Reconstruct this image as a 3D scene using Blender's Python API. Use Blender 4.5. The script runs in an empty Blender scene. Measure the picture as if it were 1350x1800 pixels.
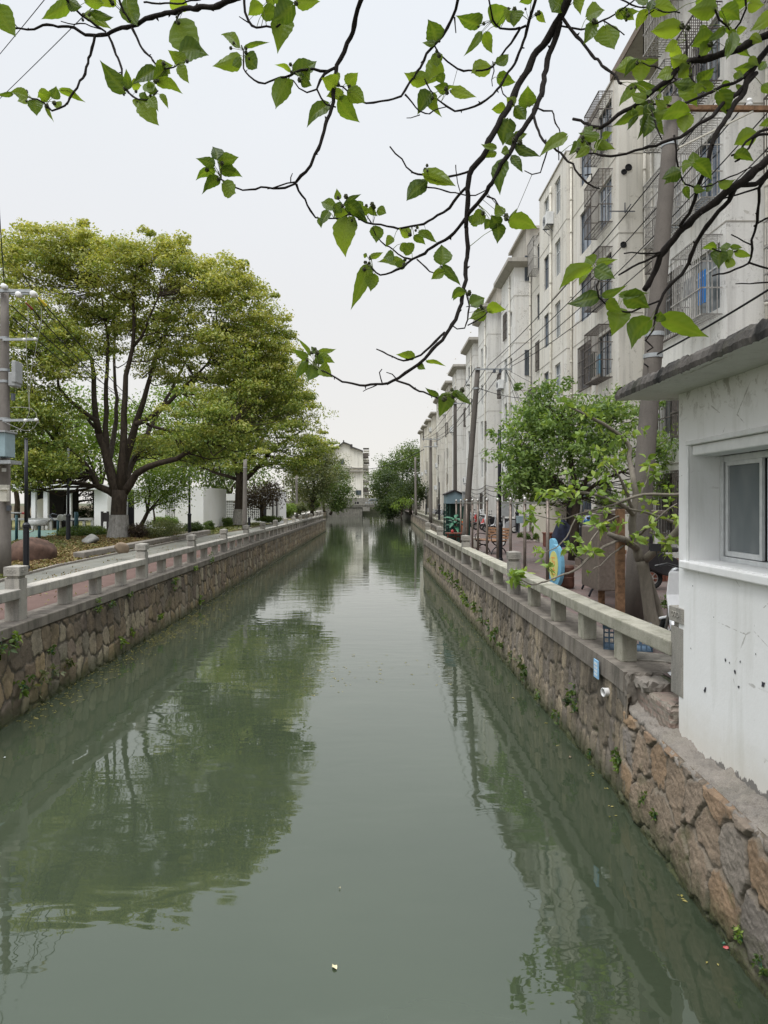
import bpy, math, random
import numpy as np
from mathutils import Vector, Matrix
R = math.radians
rng = np.random.default_rng(7); random.seed(7)
SC = bpy.context.scene; COL = SC.collection
# ---------------- camera, world, sun, exposure ----------------
cam = bpy.data.objects.new('camera', bpy.data.cameras.new('camera')); COL.objects.link(cam)
cam.location = (0, 0, 3.0); cam.rotation_euler = (R(90), 0, 0)
cam.data.sensor_fit = 'VERTICAL'; cam.data.sensor_height = 36; cam.data.lens = 25.0
cam.data.shift_x = 20/1800; cam.data.shift_y = -16/1800
cam.data.clip_start = 0.05; cam.data.clip_end = 3000
SC.camera = cam
SC.render.resolution_x = 768; SC.render.resolution_y = 1024
W = bpy.data.worlds.new("World"); SC.world = W; W.use_nodes = True
wt = W.node_tree; wt.nodes.clear()
sky = wt.nodes.new('ShaderNodeTexSky'); sky.sky_type = 'NISHITA'; sky.sun_disc = False
SUN_EL, SUN_AZ = 62, 215
sky.sun_elevation = R(SUN_EL); sky.sun_rotation = R(SUN_AZ)
skm = wt.nodes.new('ShaderNodeVectorMath'); skm.operation = 'SCALE'; skm.inputs[3].default_value = 0.10
tc = wt.nodes.new('ShaderNodeTexCoord'); sx = wt.nodes.new('ShaderNodeSeparateXYZ')
rp = wt.nodes.new('ShaderNodeValToRGB')                     # overcast cloud layer: brighter towards the zenith
e = rp.color_ramp.elements
e[0].position = 0.0; e[0].color = (.81, .785, .745, 1)
e[1].position = 1.0; e[1].color = (3.3, 3.35, 3.45, 1)
for p, c in ((.12, (.80, .785, .76, 1)), (.34, (.79, .80, .815, 1)), (.58, (.80, .835, .875, 1)), (.76, (2.0, 2.05, 2.12, 1))):
    q = e.new(p); q.color = c
mx = wt.nodes.new('ShaderNodeMix'); mx.data_type = 'RGBA'; mx.inputs[0].default_value = .93
cn = wt.nodes.new('ShaderNodeTexNoise'); cn.inputs['Scale'].default_value = 1.6; cn.inputs['Detail'].default_value = 4
cm = wt.nodes.new('ShaderNodeMapRange'); cm.inputs[3].default_value = .955; cm.inputs[4].default_value = 1.035
cs = wt.nodes.new('ShaderNodeVectorMath'); cs.operation = 'SCALE'
bg = wt.nodes.new('ShaderNodeBackground'); wo = wt.nodes.new('ShaderNodeOutputWorld'); bg.inputs[1].default_value = 1.0
L = wt.links.new
L(tc.outputs['Generated'], sx.inputs[0]); L(sx.outputs[2], rp.inputs[0]); L(sky.outputs[0], skm.inputs[0])
L(skm.outputs[0], mx.inputs[6]); L(rp.outputs[0], mx.inputs[7]); L(tc.outputs['Generated'], cn.inputs[0])
L(cn.outputs[0], cm.inputs[0]); L(mx.outputs[2], cs.inputs[0]); L(cm.outputs[0], cs.inputs[3])
L(cs.outputs[0], bg.inputs[0]); L(bg.outputs[0], wo.inputs[0])
sl = bpy.data.lights.new('sun', 'SUN'); sl.energy = 1.5; sl.angle = R(18); sl.color = (1, .985, .96)
so = bpy.data.objects.new('sun', sl); COL.objects.link(so)
az = R(SUN_AZ); sd = Vector((math.sin(az)*math.cos(R(SUN_EL)), math.cos(az)*math.cos(R(SUN_EL)), math.sin(R(SUN_EL))))
so.rotation_euler = sd.to_track_quat('Z', 'Y').to_euler()
SC.view_settings.view_transform = 'Standard'; SC.view_settings.look = 'None'
SC.view_settings.exposure = 0.17; SC.view_settings.gamma = 1; SC.view_settings.use_curve_mapping = False
try:
    SC.cycles.max_bounces = 6; SC.cycles.transparent_max_bounces = 8; SC.cycles.caustics_reflective = False
    SC.cycles.caustics_refractive = False; SC.cycles.use_denoising = True
except Exception: pass

VX, VY, F = 655.0, 884.0, 1250.0
def at(px, py, Y): return Vector(((px-VX)*Y/F, Y, 3.0-(py-VY)*Y/F))
def X(px, Y): return (px-VX)*Y/F
def Z(py, Y): return 3.0-(py-VY)*Y/F

# ---------------- materials ----------------
class G:
    def __init__(s, name):
        s.m = bpy.data.materials.new(name); s.m.use_nodes = True; s.t = s.m.node_tree; s.t.nodes.clear()
        s.out = s.n('OutputMaterial'); s._tc = None
    def n(s, t, **kw):
        nd = s.t.nodes.new('ShaderNode'+t)
        for k, v in kw.items():
            if k[0] == '_': setattr(nd, k[1:], v)
        return nd
    def put(s, nd, i, v):
        if v is None: return
        if isinstance(v, bpy.types.NodeSocket): s.t.links.new(v, nd.inputs[i])
        else:
            if isinstance(v, (tuple, list)) and len(v) == 3 and nd.inputs[i].type == 'RGBA': v = (*v, 1)
            nd.inputs[i].default_value = v
    def co(s, k='Object'):
        if s._tc is None: s._tc = s.n('TexCoord')
        return s._tc.outputs[k]
    def pos(s): return s.n('NewGeometry').outputs['Position']
    def mp(s, v, sc=(1, 1, 1), loc=(0, 0, 0), rot=(0, 0, 0)):
        nd = s.n('Mapping'); s.put(nd, 0, v); nd.inputs[1].default_value = loc; nd.inputs[2].default_value = rot; nd.inputs[3].default_value = sc
        return nd.outputs[0]
    def noise(s, v, scale=5, det=4, rough=.6, dist=0):
        nd = s.n('TexNoise'); s.put(nd, 'Vector', v); nd.inputs['Scale'].default_value = scale; nd.inputs['Detail'].default_value = det
        nd.inputs['Roughness'].default_value = rough; nd.inputs['Distortion'].default_value = dist
        return nd.outputs[0]
    def vor(s, v, scale=5, feat='F1', out='Distance', rnd=1.0):
        nd = s.n('TexVoronoi'); nd.feature = feat; s.put(nd, 'Vector', v); nd.inputs['Scale'].default_value = scale
        nd.inputs['Randomness'].default_value = rnd
        return nd.outputs[out]
    def ramp(s, f, stops, interp='LINEAR'):
        nd = s.n('ValToRGB'); s.put(nd, 0, f); nd.color_ramp.interpolation = interp; e = nd.color_ramp.elements
        while len(e) < len(stops): e.new(.5)
        for el, (p, c) in zip(e, stops):
            el.position = p; el.color = (c, c, c, 1) if not isinstance(c, (tuple, list)) else (*c[:3], 1)
        return nd.outputs[0]
    def mix(s, f, a, b, mode='MIX'):
        nd = s.n('Mix'); nd.data_type = 'RGBA'; nd.blend_type = mode
        s.put(nd, 0, f); s.put(nd, 6, a if isinstance(a, bpy.types.NodeSocket) else (*a, 1)); s.put(nd, 7, b if isinstance(b, bpy.types.NodeSocket) else (*b, 1))
        return nd.outputs[2]
    def math(s, op, a, b=0.0, c=None):
        nd = s.n('Math'); nd.operation = op; s.put(nd, 0, a); s.put(nd, 1, b)
        if c is not None: s.put(nd, 2, c)
        return nd.outputs[0]
    def sep(s, v):
        nd = s.n('SeparateXYZ'); s.put(nd, 0, v); return nd.outputs
    def attr(s, name, out='Color'):
        nd = s.n('Attribute'); nd.attribute_name = name; return nd.outputs[out]
    def orand(s): return s.n('ObjectInfo').outputs['Random']
    def bump(s, h, st=.3, d=.02, nrm=None):
        nd = s.n('Bump'); s.put(nd, 'Height', h); nd.inputs['Strength'].default_value = st; nd.inputs['Distance'].default_value = d
        if nrm is not None: s.put(nd, 'Normal', nrm)
        return nd.outputs[0]
    def pbr(s, col, rough=.8, metal=0, nrm=None, spec=.3, **kw):
        nd = s.n('BsdfPrincipled'); s.put(nd, 'Base Color', col if isinstance(col, bpy.types.NodeSocket) else (*col, 1))
        s.put(nd, 'Roughness', rough); s.put(nd, 'Metallic', metal); s.put(nd, 'Specular IOR Level', spec)
        if nrm is not None: s.put(nd, 'Normal', nrm)
        for k, v in kw.items(): s.put(nd, k.replace('_', ' '), v)
        return nd.outputs[0]
    def fin(s, sh): s.t.links.new(sh, s.out.inputs[0]); return s.m

M = {}
def simple(name, col, rough=.7, metal=0, var=.12, scale=12, bump=.15, spec=.3):
    g = G(name); p = g.co()
    n = g.noise(p, scale, 5); c2 = tuple(max(0, c*(1-var*2)) for c in col); c1 = tuple(min(1, c*(1+var)) for c in col)
    g.fin(g.pbr(g.ramp(n, [(.3, c2), (.7, c1)]), rough, metal, g.bump(n, bump, .01), spec)); M[name] = g.m; return g.m

def stucco(name, base, dirt=(.16, .145, .12), peel=(.36, .33, .28), amount=.5, streak=.5, rust=0.0):
    g = G(name); p = g.pos()
    big = g.noise(p, .45, 5, .6); med = g.noise(p, 2.3, 6, .7, .4); fine = g.noise(p, 22, 4, .7)
    st = g.noise(g.mp(p, (3.2, 3.2, .16)), 1.0, 5, .65, .3)
    c = g.mix(g.ramp(big, [(.35, 0), (.68, .55)]), base, tuple(b*q for b, q in zip(base, (.86, .82, .74))))
    c = g.mix(g.math('MULTIPLY', g.ramp(st, [(.50, 0), (.66, 1)]), streak), c, tuple(.45*b+.55*d for b, d in zip(base, dirt)))
    spots = g.noise(p, 3.5, 8, .75, 1.2)
    c = g.mix(g.math('MULTIPLY', g.ramp(spots, [(.60, 0), (.635, 1)]), amount), c, peel)
    c = g.mix(g.math('MULTIPLY', g.ramp(g.math('MULTIPLY', g.ramp(g.noise(p, 1.1, 3), [(.52, 0), (.62, 1)]), g.ramp(g.noise(p, 14, 5, .8), [(.54, 0), (.58, 1)])), [(0, 0), (1, 1)]), amount), c, dirt)
    if rust > 0:
        rs = g.noise(g.mp(p, (2.0, 2.0, .10), (7, 3, 1)), 1.0, 4, .6)
        c = g.mix(g.math('MULTIPLY', g.ramp(rs, [(.60, 0), (.72, 1)]), rust), c, (.42, .24, .11))
    c = g.mix(.25, c, g.ramp(fine, [(.3, tuple(b*.7 for b in base)), (.7, base)]))
    g.fin(g.pbr(c, .9, 0, g.bump(g.math('ADD', fine, g.math('MULTIPLY', spots, 1.5)), .35, .012), .2)); M[name] = g.m; return g.m

stucco('stucco_warm', (.72, .70, .645), rust=.6, amount=.75, streak=.75)
stucco('stucco_grey', (.60, .565, .48), rust=.15)
stucco('stucco_white', (.76, .755, .73), rust=.3, streak=.65, amount=.7)
stucco('stucco_far', (.68, .65, .57), streak=.6, amount=.3)
stucco('pavilion_white', (.80, .81, .82), streak=.08, amount=.03)
stucco('cornice', (.42, .40, .36), streak=.8, amount=.8)
# hut paint
def hut_paint():
    g = G('hut_paint'); p = g.pos(); z = g.sep(p)[2]
    wob = g.noise(g.mp(p, (1, 1, 1)), 9, 4, .6)
    c = g.mix(g.ramp(g.noise(p, 1.2, 5), [(.35, 0), (.7, .5)]), (.82, .825, .82), (.72, .72, .70))
    c = g.mix(g.math('MULTIPLY', g.ramp(g.noise(g.mp(p, (4, 4, .45)), 1, 6, .65), [(.50, 0), (.68, 1)]), .38), c, (.5, .5, .45))
    # dirt band low on the wall and beneath the eaves
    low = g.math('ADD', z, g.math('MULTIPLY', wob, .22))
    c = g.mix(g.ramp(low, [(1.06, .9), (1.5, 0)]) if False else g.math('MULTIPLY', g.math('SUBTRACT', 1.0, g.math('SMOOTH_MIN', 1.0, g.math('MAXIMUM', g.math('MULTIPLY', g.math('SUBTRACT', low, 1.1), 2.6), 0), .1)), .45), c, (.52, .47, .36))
    cr = g.vor(g.mp(p, (1, 1, 1.5)), 1.6, 'DISTANCE_TO_EDGE')
    crk = g.math('MULTIPLY', g.ramp(g.math('ADD', cr, g.math('MULTIPLY', g.noise(p, 9, 4), .10)), [(.046, 1), (.054, 0)]), g.ramp(g.noise(p, 1.3, 2), [(.48, 0), (.58, 1)]))
    c = g.mix(g.math('MULTIPLY', crk, .65), c, (.22, .2, .17))
    sp = g.noise(p, 5.0, 6, .8, 1.0)
    c = g.mix(g.ramp(sp, [(.705, 0), (.715, 1)]), c, (.30, .29, .26))
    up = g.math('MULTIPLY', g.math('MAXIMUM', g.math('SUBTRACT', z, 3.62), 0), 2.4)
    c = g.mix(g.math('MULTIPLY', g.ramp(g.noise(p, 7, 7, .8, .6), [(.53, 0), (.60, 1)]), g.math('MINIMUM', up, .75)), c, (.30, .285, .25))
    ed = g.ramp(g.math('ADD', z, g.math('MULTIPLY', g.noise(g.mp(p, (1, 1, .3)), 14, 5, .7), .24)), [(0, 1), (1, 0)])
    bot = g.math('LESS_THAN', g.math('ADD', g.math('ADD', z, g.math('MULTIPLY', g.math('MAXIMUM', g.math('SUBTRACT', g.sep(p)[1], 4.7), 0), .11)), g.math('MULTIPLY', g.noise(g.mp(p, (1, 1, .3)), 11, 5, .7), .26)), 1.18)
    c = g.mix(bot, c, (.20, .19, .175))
    g.fin(g.pbr(c, .8, 0, g.bump(g.math('ADD', g.math('MULTIPLY', g.noise(p, 3, 3), .6), g.math('MULTIPLY', g.noise(p, 35, 4), .25)), .3, .02), .3)); M['hut_paint'] = g.m
hut_paint()
# concrete family
def concrete(name, c1, c2, dark=(.10, .095, .085), damt=.5, moss=0.0, gran=0.0, ds=2.0):
    g = G(name); p = g.pos()
    n = g.noise(p, 2.4, 6, .65); f = g.noise(p, 45, 4, .7); st = g.noise(g.mp(p, (ds*2, ds*2, ds*.35)), 1.2, 6, .7, .4)
    c = g.ramp(n, [(.3, c2), (.7, c1)])
    c = g.mix(g.math('MULTIPLY', g.ramp(st, [(.46, 0), (.64, 1)]), damt), c, dark)
    if gran: c = g.mix(gran, c, g.ramp(g.noise(p, 160, 2, .9), [(.35, (.16, .155, .15)), (.65, (.72, .71, .68))]))
    if moss: c = g.mix(g.math('MULTIPLY', g.ramp(g.noise(p, 3.3, 6, .7), [(.52, 0), (.66, 1)]), moss), c, (.09, .10, .045))
    c = g.mix(g.ramp(g.noise(p, 18, 5, .8), [(.60, 0), (.68, .55)]), c, dark)
    vr = g.n('MapRange'); g.put(vr, 0, g.orand()); vr.inputs[3].default_value = .80; vr.inputs[4].default_value = 1.12
    cb = g.n('VectorMath'); cb.operation = 'SCALE'; g.put(cb, 0, c); g.put(cb, 3, vr.outputs[0])
    g.fin(g.pbr(cb.outputs[0], .88, 0, g.bump(g.math('ADD', f, n), .45, .014), .25)); M[name] = g.m
concrete('coping', (.23, .205, .175), (.13, .115, .098), (.055, .05, .042), .6, .12)
concrete('rail_stone', (.405, .375, .32), (.265, .245, .205), (.10, .095, .085), .65, .12, .25)
concrete('rail_mossy', (.43, .41, .33), (.27, .26, .20), (.12, .115, .08), .5, .35, .15)
concrete('pole_concrete', (.25, .225, .20), (.18, .16, .145), (.10, .09, .08), .35, 0, .05)
concrete('roof_slab', (.11, .10, .09), (.035, .033, .03), (.014, .014, .013), 1.0, .15, 0, 1.4)
concrete('pole_brown', (.125, .108, .093), (.083, .072, .062), (.06, .052, .046), .45, 0, .05)
concrete('kerb', (.34, .31, .27), (.22, .20, .175), (.12, .11, .10), .3)
concrete('bridge_stone', (.33, .31, .27), (.20, .19, .165), (.08, .075, .07), .5)
# rubble masonry (cell data comes with the mesh: R random, G joint distance, B second random)
def rubble(name, ramp1, mortar, algae=1.0, grime=.55):
    g = G(name); p = g.pos(); a = g.sep(g.attr('cell')); z = g.sep(p)[2]
    base = g.ramp(a[0], ramp1)
    v = g.noise(p, 7, 7, .72, .5); f = g.noise(p, 40, 5, .8)
    c = g.mix(g.ramp(v, [(.30, .75), (.55, 0)]), base, g.mix(.6, base, (.07, .06, .05)))
    c = g.mix(g.ramp(f, [(.58, 0), (.72, .5)]), c, (.55, .5, .42))
    c = g.mix(g.ramp(a[1], [(.06, .9), (.15, 0)]), c, mortar)
    gr = g.noise(g.mp(p, (1.3, 1.3, .45)), 1.3, 6, .7, .5)
    up = g.math('MULTIPLY', g.math('MAXIMUM', g.math('SUBTRACT', z, .35), 0), 1.2)
    c = g.mix(g.math('MINIMUM', g.math('MULTIPLY', g.ramp(gr, [(.38, .15), (.62, 1)]), g.math('ADD', g.math('MULTIPLY', up, grime), grime*.45)), .9), c, (.055, .047, .038))
    zz = g.math('ADD', z, g.math('MULTIPLY', g.noise(p, 5, 5, .7), -.35))
    c = g.mix(g.math('MULTIPLY', g.ramp(g.math('ADD', zz, .15), [(.0, 1), (.28, 0)]), .92*algae), c, g.ramp(f, [(.35, (.018, .024, .010)), (.7, (.075, .095, .03))]))
    c = g.mix(g.math('MULTIPLY', g.ramp(g.noise(p, 2.4, 5, .7), [(.56, 0), (.66, 1)]), g.ramp(z, [(.35, .6), (.9, .05)])), c, (.085, .095, .035))
    r = g.ramp(z, [(.04, .25), (.16, .9)])
    g.fin(g.pbr(c, r, 0, g.bump(g.math('ADD', g.math('MULTIPLY', f, .5), v), .8, .03), .3)); M[name] = g.m
rubble('rubble_left', [(0, (.20, .15, .105)), (.2, (.31, .24, .155)), (.38, (.17, .135, .10)), (.52, (.42, .32, .18)), (.64, (.19, .14, .11)), (.78, (.29, .26, .20)), (.9, (.46, .39, .27)), (1, (.25, .19, .15))], (.115, .10, .08), 1, .62)
rubble('rubble_right', [(0, (.25, .21, .16)), (.25, (.37, .30, .21)), (.5, (.25, .215, .175)), (.75, (.44, .36, .25)), (1, (.30, .26, .225))], (.13, .115, .09), 1, .85)
rubble('rubble_near', [(0, (.29, .23, .17)), (.22, (.35, .265, .19)), (.4, (.27, .24, .21)), (.58, (.40, .275, .165)), (.75, (.30, .21, .165)), (.88, (.30, .27, .24)), (1, (.38, .30, .21))], (.21, .18, .14), 1, .26)
# ground
def ground(name, stops, sc=3, bump=.4, fine=40):
    g = G(name); p = g.pos(); n = g.noise(p, sc, 7, .7); f = g.noise(p, fine, 4, .8)
    c = g.mix(.35, g.ramp(n, stops), g.ramp(f, [(.3, stops[0][1]), (.7, stops[-1][1])]))
    g.fin(g.pbr(c, .93, 0, g.bump(g.math('ADD', n, f), bump, .02), .2)); M[name] = g.m
ground('earth', [(.3, (.055, .045, .03)), (.5, (.10, .08, .05)), (.7, (.14, .12, .07))])
ground('lawn', [(.3, (.09, .10, .03)), (.5, (.17, .165, .06)), (.7, (.24, .21, .09))], 2)
ground('far_land', [(.3, (.06, .07, .04)), (.7, (.12, .12, .08))], .5)
ground('red_path', [(.3, (.085, .055, .047)), (.5, (.125, .08, .068)), (.7, (.155, .105, .09))], 1.5, .2)
ground('play_surface', [(.3, (.075, .125, .105)), (.7, (.12, .18, .155))], 1, .1)
ground('pale_path', [(.3, (.42, .40, .36)), (.7, (.55, .53, .48))], 2, .1)
def slate():
    g = G('slate_path'); p = g.pos()
    br = g.n('TexBrick'); g.put(br, 'Vector', g.mp(p, (1, 1, 1), (0, 0, 0), (0, 0, R(90)))); br.inputs['Color1'].default_value = (.145, .15, .13, 1)
    br.inputs['Color2'].default_value = (.195, .195, .17, 1); br.inputs['Mortar'].default_value = (.11, .105, .09, 1)
    br.inputs['Scale'].default_value = 1.0; br.inputs['Brick Width'].default_value = .8; br.inputs['Row Height'].default_value = .4; br.inputs['Mortar Size'].default_value = .012
    n = g.noise(p, 1.5, 6, .7)
    c = g.mix(g.ramp(n, [(.4, 0), (.7, .6)]), br.outputs[0], (.16, .14, .105))
    g.fin(g.pbr(c, .75, 0, g.bump(g.math('ADD', g.noise(p, 20, 4), br.outputs[1]), .3, -.01), .4)); M['slate_path'] = g.m
slate()
def pavers():
    g = G('brick_paving'); p = g.pos()
    br = g.n('TexBrick'); g.put(br, 'Vector', g.mp(p, (1, 1, 1), (0, 0, 0), (0, 0, R(45)))); br.inputs['Color1'].default_value = (.165, .095, .082, 1)
    br.inputs['Color2'].default_value = (.125, .095, .088, 1); br.inputs['Mortar'].default_value = (.075, .062, .055, 1)
    br.inputs['Scale'].default_value = 1.0; br.inputs['Brick Width'].default_value = .22; br.inputs['Row Height'].default_value = .11; br.inputs['Mortar Size'].default_value = .008
    n = g.noise(p, .9, 6, .7); d = g.noise(p, 9, 6, .8)
    c = g.mix(g.ramp(n, [(.38, 0), (.68, .75)]), br.outputs[0], (.155, .14, .13))
    c = g.mix(g.ramp(d, [(.60, 0), (.70, .6)]), c, (.24, .225, .20))
    g.fin(g.pbr(c, g.ramp(n, [(.35, .6), (.6, .85)]), 0, g.bump(br.outputs[1], .4, -.008), .3)); M['brick_paving'] = g.m
pavers()
def oldbrick():
    g = G('old_brick'); p = g.pos()
    br = g.n('TexBrick'); v = g.sep(p); cb = g.n('CombineXYZ'); g.put(cb, 0, g.math('ADD', v[1], v[0])); g.put(cb, 1, v[2]); g.put(br, 'Vector', cb.outputs[0])
    br.inputs['Color1'].default_value = (.26, .19, .16, 1); br.inputs['Color2'].default_value = (.27, .215, .19, 1); br.inputs['Mortar'].default_value = (.22, .20, .17, 1)
    br.inputs['Scale'].default_value = 1.0; br.inputs['Brick Width'].default_value = .22; br.inputs['Row Height'].default_value = .062; br.inputs['Mortar Size'].default_value = .009
    c = g.mix(g.ramp(g.noise(p, 4, 6, .75), [(.4, 0), (.6, .85)]), br.outputs[0], (.25, .22, .18))
    g.fin(g.pbr(c, .9, 0, g.bump(g.math('ADD', g.math('MULTIPLY', br.outputs[1], -1.5), g.noise(p, 20, 4)), .8, .012), .2)); M['old_brick'] = g.m
oldbrick()
# water
def water():
    g = G('canal_water'); p = g.pos()
    # ripples: calm near the camera, choppier in patches further up the canal
    a = g.noise(g.mp(p, (.8, 1.5, 1)), 1.1, 2, .45, .5)
    b = g.noise(g.mp(p, (2.2, 5.0, 1)), 1.0, 2, .5, .3)
    l = g.noise(g.mp(p, (.10, .22, 1), (3, 1.5, 0)), 1.0, 3, .5)
    amt = g.ramp(l, [(.40, .16), (.60, 1)])
    h = g.math('ADD', g.math('MULTIPLY', a, 1.0), g.math('MULTIPLY', g.math('MULTIPLY', b, amt), .50))
    nrm = g.bump(h, 1.0, .0052)
    m1 = g.noise(p, .35, 3, .5)
    col = g.ramp(m1, [(.3, (.035, .047, .028)), (.7, (.046, .059, .036))])
    g.fin(g.pbr(col, g.ramp(g.noise(g.mp(p, (.5, 1.1, 1)), .8, 3), [(.42, .015), (.62, .05)]), 0, nrm, .5, IOR=1.85, Specular_Tint=(.91, 1.0, .93, 1))); M['canal_water'] = g.m
water()
# metals, plastics, paints
simple('black_metal', (.013, .015, .02), .4, .2, .1, 30, .05, .5)
simple('steel', (.42, .41, .39), .35, .8, .1, 30, .05)
simple('brown_steel', (.20, .165, .14), .45, .5, .15, 20, .1)
simple('galvanised', (.40, .42, .43), .5, .6, .1, 20, .1)
simple('cage_metal', (.15, .13, .115), .6, .4, .25, 9, .1)
simple('cage_white', (.40, .385, .36), .6, .2, .2, 9, .1)
simple('rust', (.20, .115, .065), .9, .1, .3, 14, .4)
simple('pvc', (.60, .575, .50), .6, 0, .1, 6, .05)
simple('white_paint', (.72, .73, .72), .5, 0, .06, 8, .05)
simple('grey_paint', (.33, .34, .34), .5, 0, .08, 8, .05)
simple('frame_alu', (.62, .64, .64), .4, .3, .08, 12, .05)
simple('dark_frame', (.10, .11, .13), .45, .2, .1, 12, .05)
simple('blue_grey_paint', (.17, .235, .265), .5, .1, .08, 5, .05)
simple('steel_blue_box', (.27, .36, .39), .45, .1, .06, 4, .05)
simple('dark_green', (.015, .045, .035), .5, 0, .1, 10, .05)
simple('teal_metal', (.02, .07, .085), .4, .1, .1, 10, .05)
simple('navy_cloth', (.012, .016, .035), .75, 0, .3, 6, .3)
simple('black_plastic', (.015, .015, .017), .35, 0, .1, 20, .05, .5)
simple('black_rubber', (.02, .02, .02), .85, 0, .1, 20, .1)
simple('seat_vinyl', (.03, .028, .028), .5, 0, .1, 20, .1)
simple('red_plastic', (.42, .04, .035), .35, 0, .05, 10, .02, .5)
simple('orange_plastic', (.75, .17, .03), .5, 0, .05, 10, .02)
simple('white_plastic', (.74, .75, .76), .35, 0, .04, 10, .02, .5)
simple('silver_plastic', (.38, .39, .40), .35, .4, .04, 10, .02, .5)
simple('blue_plastic', (.03, .22, .62), .5, 0, .08, 10, .1)
simple('crate_blue', (.10, .16, .23), .55, 0, .1, 10, .05)
simple('sign_blue', (.13, .42, .72), .4, 0, .04, 10, .02)
simple('sign_cyan', (.18, .42, .58), .4, 0, .04, 10, .02)
simple('sign_yellow', (.58, .58, .20), .4, 0, .04, 10, .02)
simple('hazard_yellow', (.80, .55, .03), .5, 0, .04, 10, .02)
simple('wood_slat', (.27, .15, .085), .6, 0, .2, 9, .2)
simple('dark_wood', (.10, .045, .03), .6, 0, .2, 9, .2)
simple('red_wood', (.16, .055, .035), .6, 0, .2, 9, .2)
simple('granite_grey', (.33, .325, .31), .8, 0, .15, 30, .3)
simple('boulder_brown', (.11, .065, .048), .85, 0, .3, 4, .5)
simple('boulder_tan', (.24, .185, .13), .85, 0, .2, 4, .5)
simple('boulder_pale', (.21, .21, .195), .85, 0, .2, 4, .5)
simple('dark_interior', (.018, .018, .02), .9, 0, .1, 4, .05)
simple('slat_dark', (.03, .026, .026), .7, 0, .2, 5, .1)
simple('porcelain', (.75, .75, .74), .25, 0, .03, 10, .02, .6)
simple('car_silver', (.45, .47, .48), .25, .5, .03, 10, .02, .6)
simple('skin', (.42, .25, .17), .6)
simple('dark_cloth', (.05, .05, .06), .85); simple('maroon_cloth', (.12, .05, .05), .85)
simple('hair', (.015, .012, .01), .6)
simple('yellow_wrap', (.80, .58, .05), .5); simple('red_wrap', (.28, .04, .03), .5)
simple('sign_light_blue', (.30, .55, .80), .45, 0, .05)
simple('roof_tile', (.10, .095, .09), .85, 0, .2, 6, .3)
simple('plant_green', (.025, .15, .075), .45, 0, .3, 5, .1, .5)
simple('terracotta', (.20, .16, .13), .8)
def glass(name, c=(.035, .045, .055), r=.06, curtain=None):
    g = G(name); p = g.pos()
    col = c if curtain is None else g.ramp(g.noise(g.mp(p, (1, 1, .5)), 1.6, 3), [(.42, c), (.6, curtain)])
    g.fin(g.pbr(col, r, 0, g.bump(g.noise(p, 1.5, 2), .05, .01), .5)); M[name] = g.m
glass('glass_dark', curtain=(.10, .12, .125)); glass('glass_blue', (.04, .065, .10), curtain=(.13, .17, .22)); glass('glass_grey', (.11, .13, .135), .14, (.17, .19, .195))
# bark and leaves
def bark(name, c1, c2, sc=9, b=.9):
    g = G(name); p = g.pos(); n = g.noise(g.mp(p, (1, 1, .35)), sc, 7, .75, .6); v = g.noise(p, 2.2, 4)
    c = g.mix(g.ramp(v, [(.4, 0), (.65, .5)]), g.ramp(n, [(.32, c1), (.68, c2)]), tuple(.5*x for x in c2))
    g.fin(g.pbr(c, .9, 0, g.bump(n, b, .03), .2)); M[name] = g.m
bark('bark_dark', (.022, .017, .013), (.085, .066, .05)); bark('bark_grey', (.10, .088, .072), (.24, .215, .175), 7, .4)
bark('bark_twig', (.006, .005, .0045), (.026, .020, .017), 60, .4); bark('bark_lime', (.16, .145, .125), (.42, .41, .385), 14, .7)
bark('bark_red', (.05, .03, .022), (.15, .095, .07))
def leafmat(name, cols, trans=.35, rough=.45, veins=False, spec=.35):
    g = G(name); a = g.sep(g.attr('leaf'))
    c = g.ramp(g.math('ADD', g.math('MULTIPLY', a[0], .45), g.math('MULTIPLY', a[1], .55)), cols)
    nrm = None
    if veins:
        v = g.attr('vein', 'Fac'); c = g.mix(g.math('MULTIPLY', v, .45), c, (.20, .26, .05))
        nrm = g.bump(g.math('ADD', g.math('MULTIPLY', v, 1.0), g.math('MULTIPLY', g.noise(g.pos(), 60, 3), .5)), .5, .004)
    pb = g.pbr(c, rough, 0, nrm, spec); tr = g.n('BsdfTranslucent')
    g.put(tr, 0, g.mix(1.0, c, (1.45, 1.4, .5), 'MULTIPLY'))
    ms = g.n('MixShader'); ms.inputs[0].default_value = trans; g.t.links.new(pb, ms.inputs[1]); g.t.links.new(tr.outputs[0], ms.inputs[2])
    g.fin(ms.outputs[0]); M[name] = g.m
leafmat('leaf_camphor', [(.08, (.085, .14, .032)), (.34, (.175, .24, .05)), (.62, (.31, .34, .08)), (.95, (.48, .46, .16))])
leafmat('leaf_bright', [(.15, (.07, .13, .018)), (.5, (.13, .21, .03)), (.85, (.22, .30, .06))])
leafmat('leaf_dark', [(.15, (.020, .038, .012)), (.5, (.04, .07, .018)), (.85, (.09, .12, .035))])
leafmat('leaf_mid', [(.15, (.045, .08, .02)), (.5, (.085, .14, .032)), (.85, (.16, .21, .06))])
leafmat('leaf_grey', [(.15, (.06, .085, .035)), (.5, (.12, .145, .06)), (.85, (.22, .22, .12))])
leafmat('leaf_purple', [(.15, (.03, .022, .02)), (.5, (.06, .042, .035)), (.85, (.09, .07, .05))])
leafmat('leaf_street', [(.15, (.085, .15, .045)), (.5, (.17, .265, .08)), (.85, (.30, .41, .15))], .42)
leafmat('leaf_young', [(.15, (.11, .18, .03)), (.5, (.19, .29, .055)), (.85, (.31, .40, .09))])
leafmat('leaf_mulberry', [(.1, (.045, .082, .014)), (.45, (.095, .158, .024)), (.85, (.20, .28, .042))], .6, .38, True)
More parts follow.
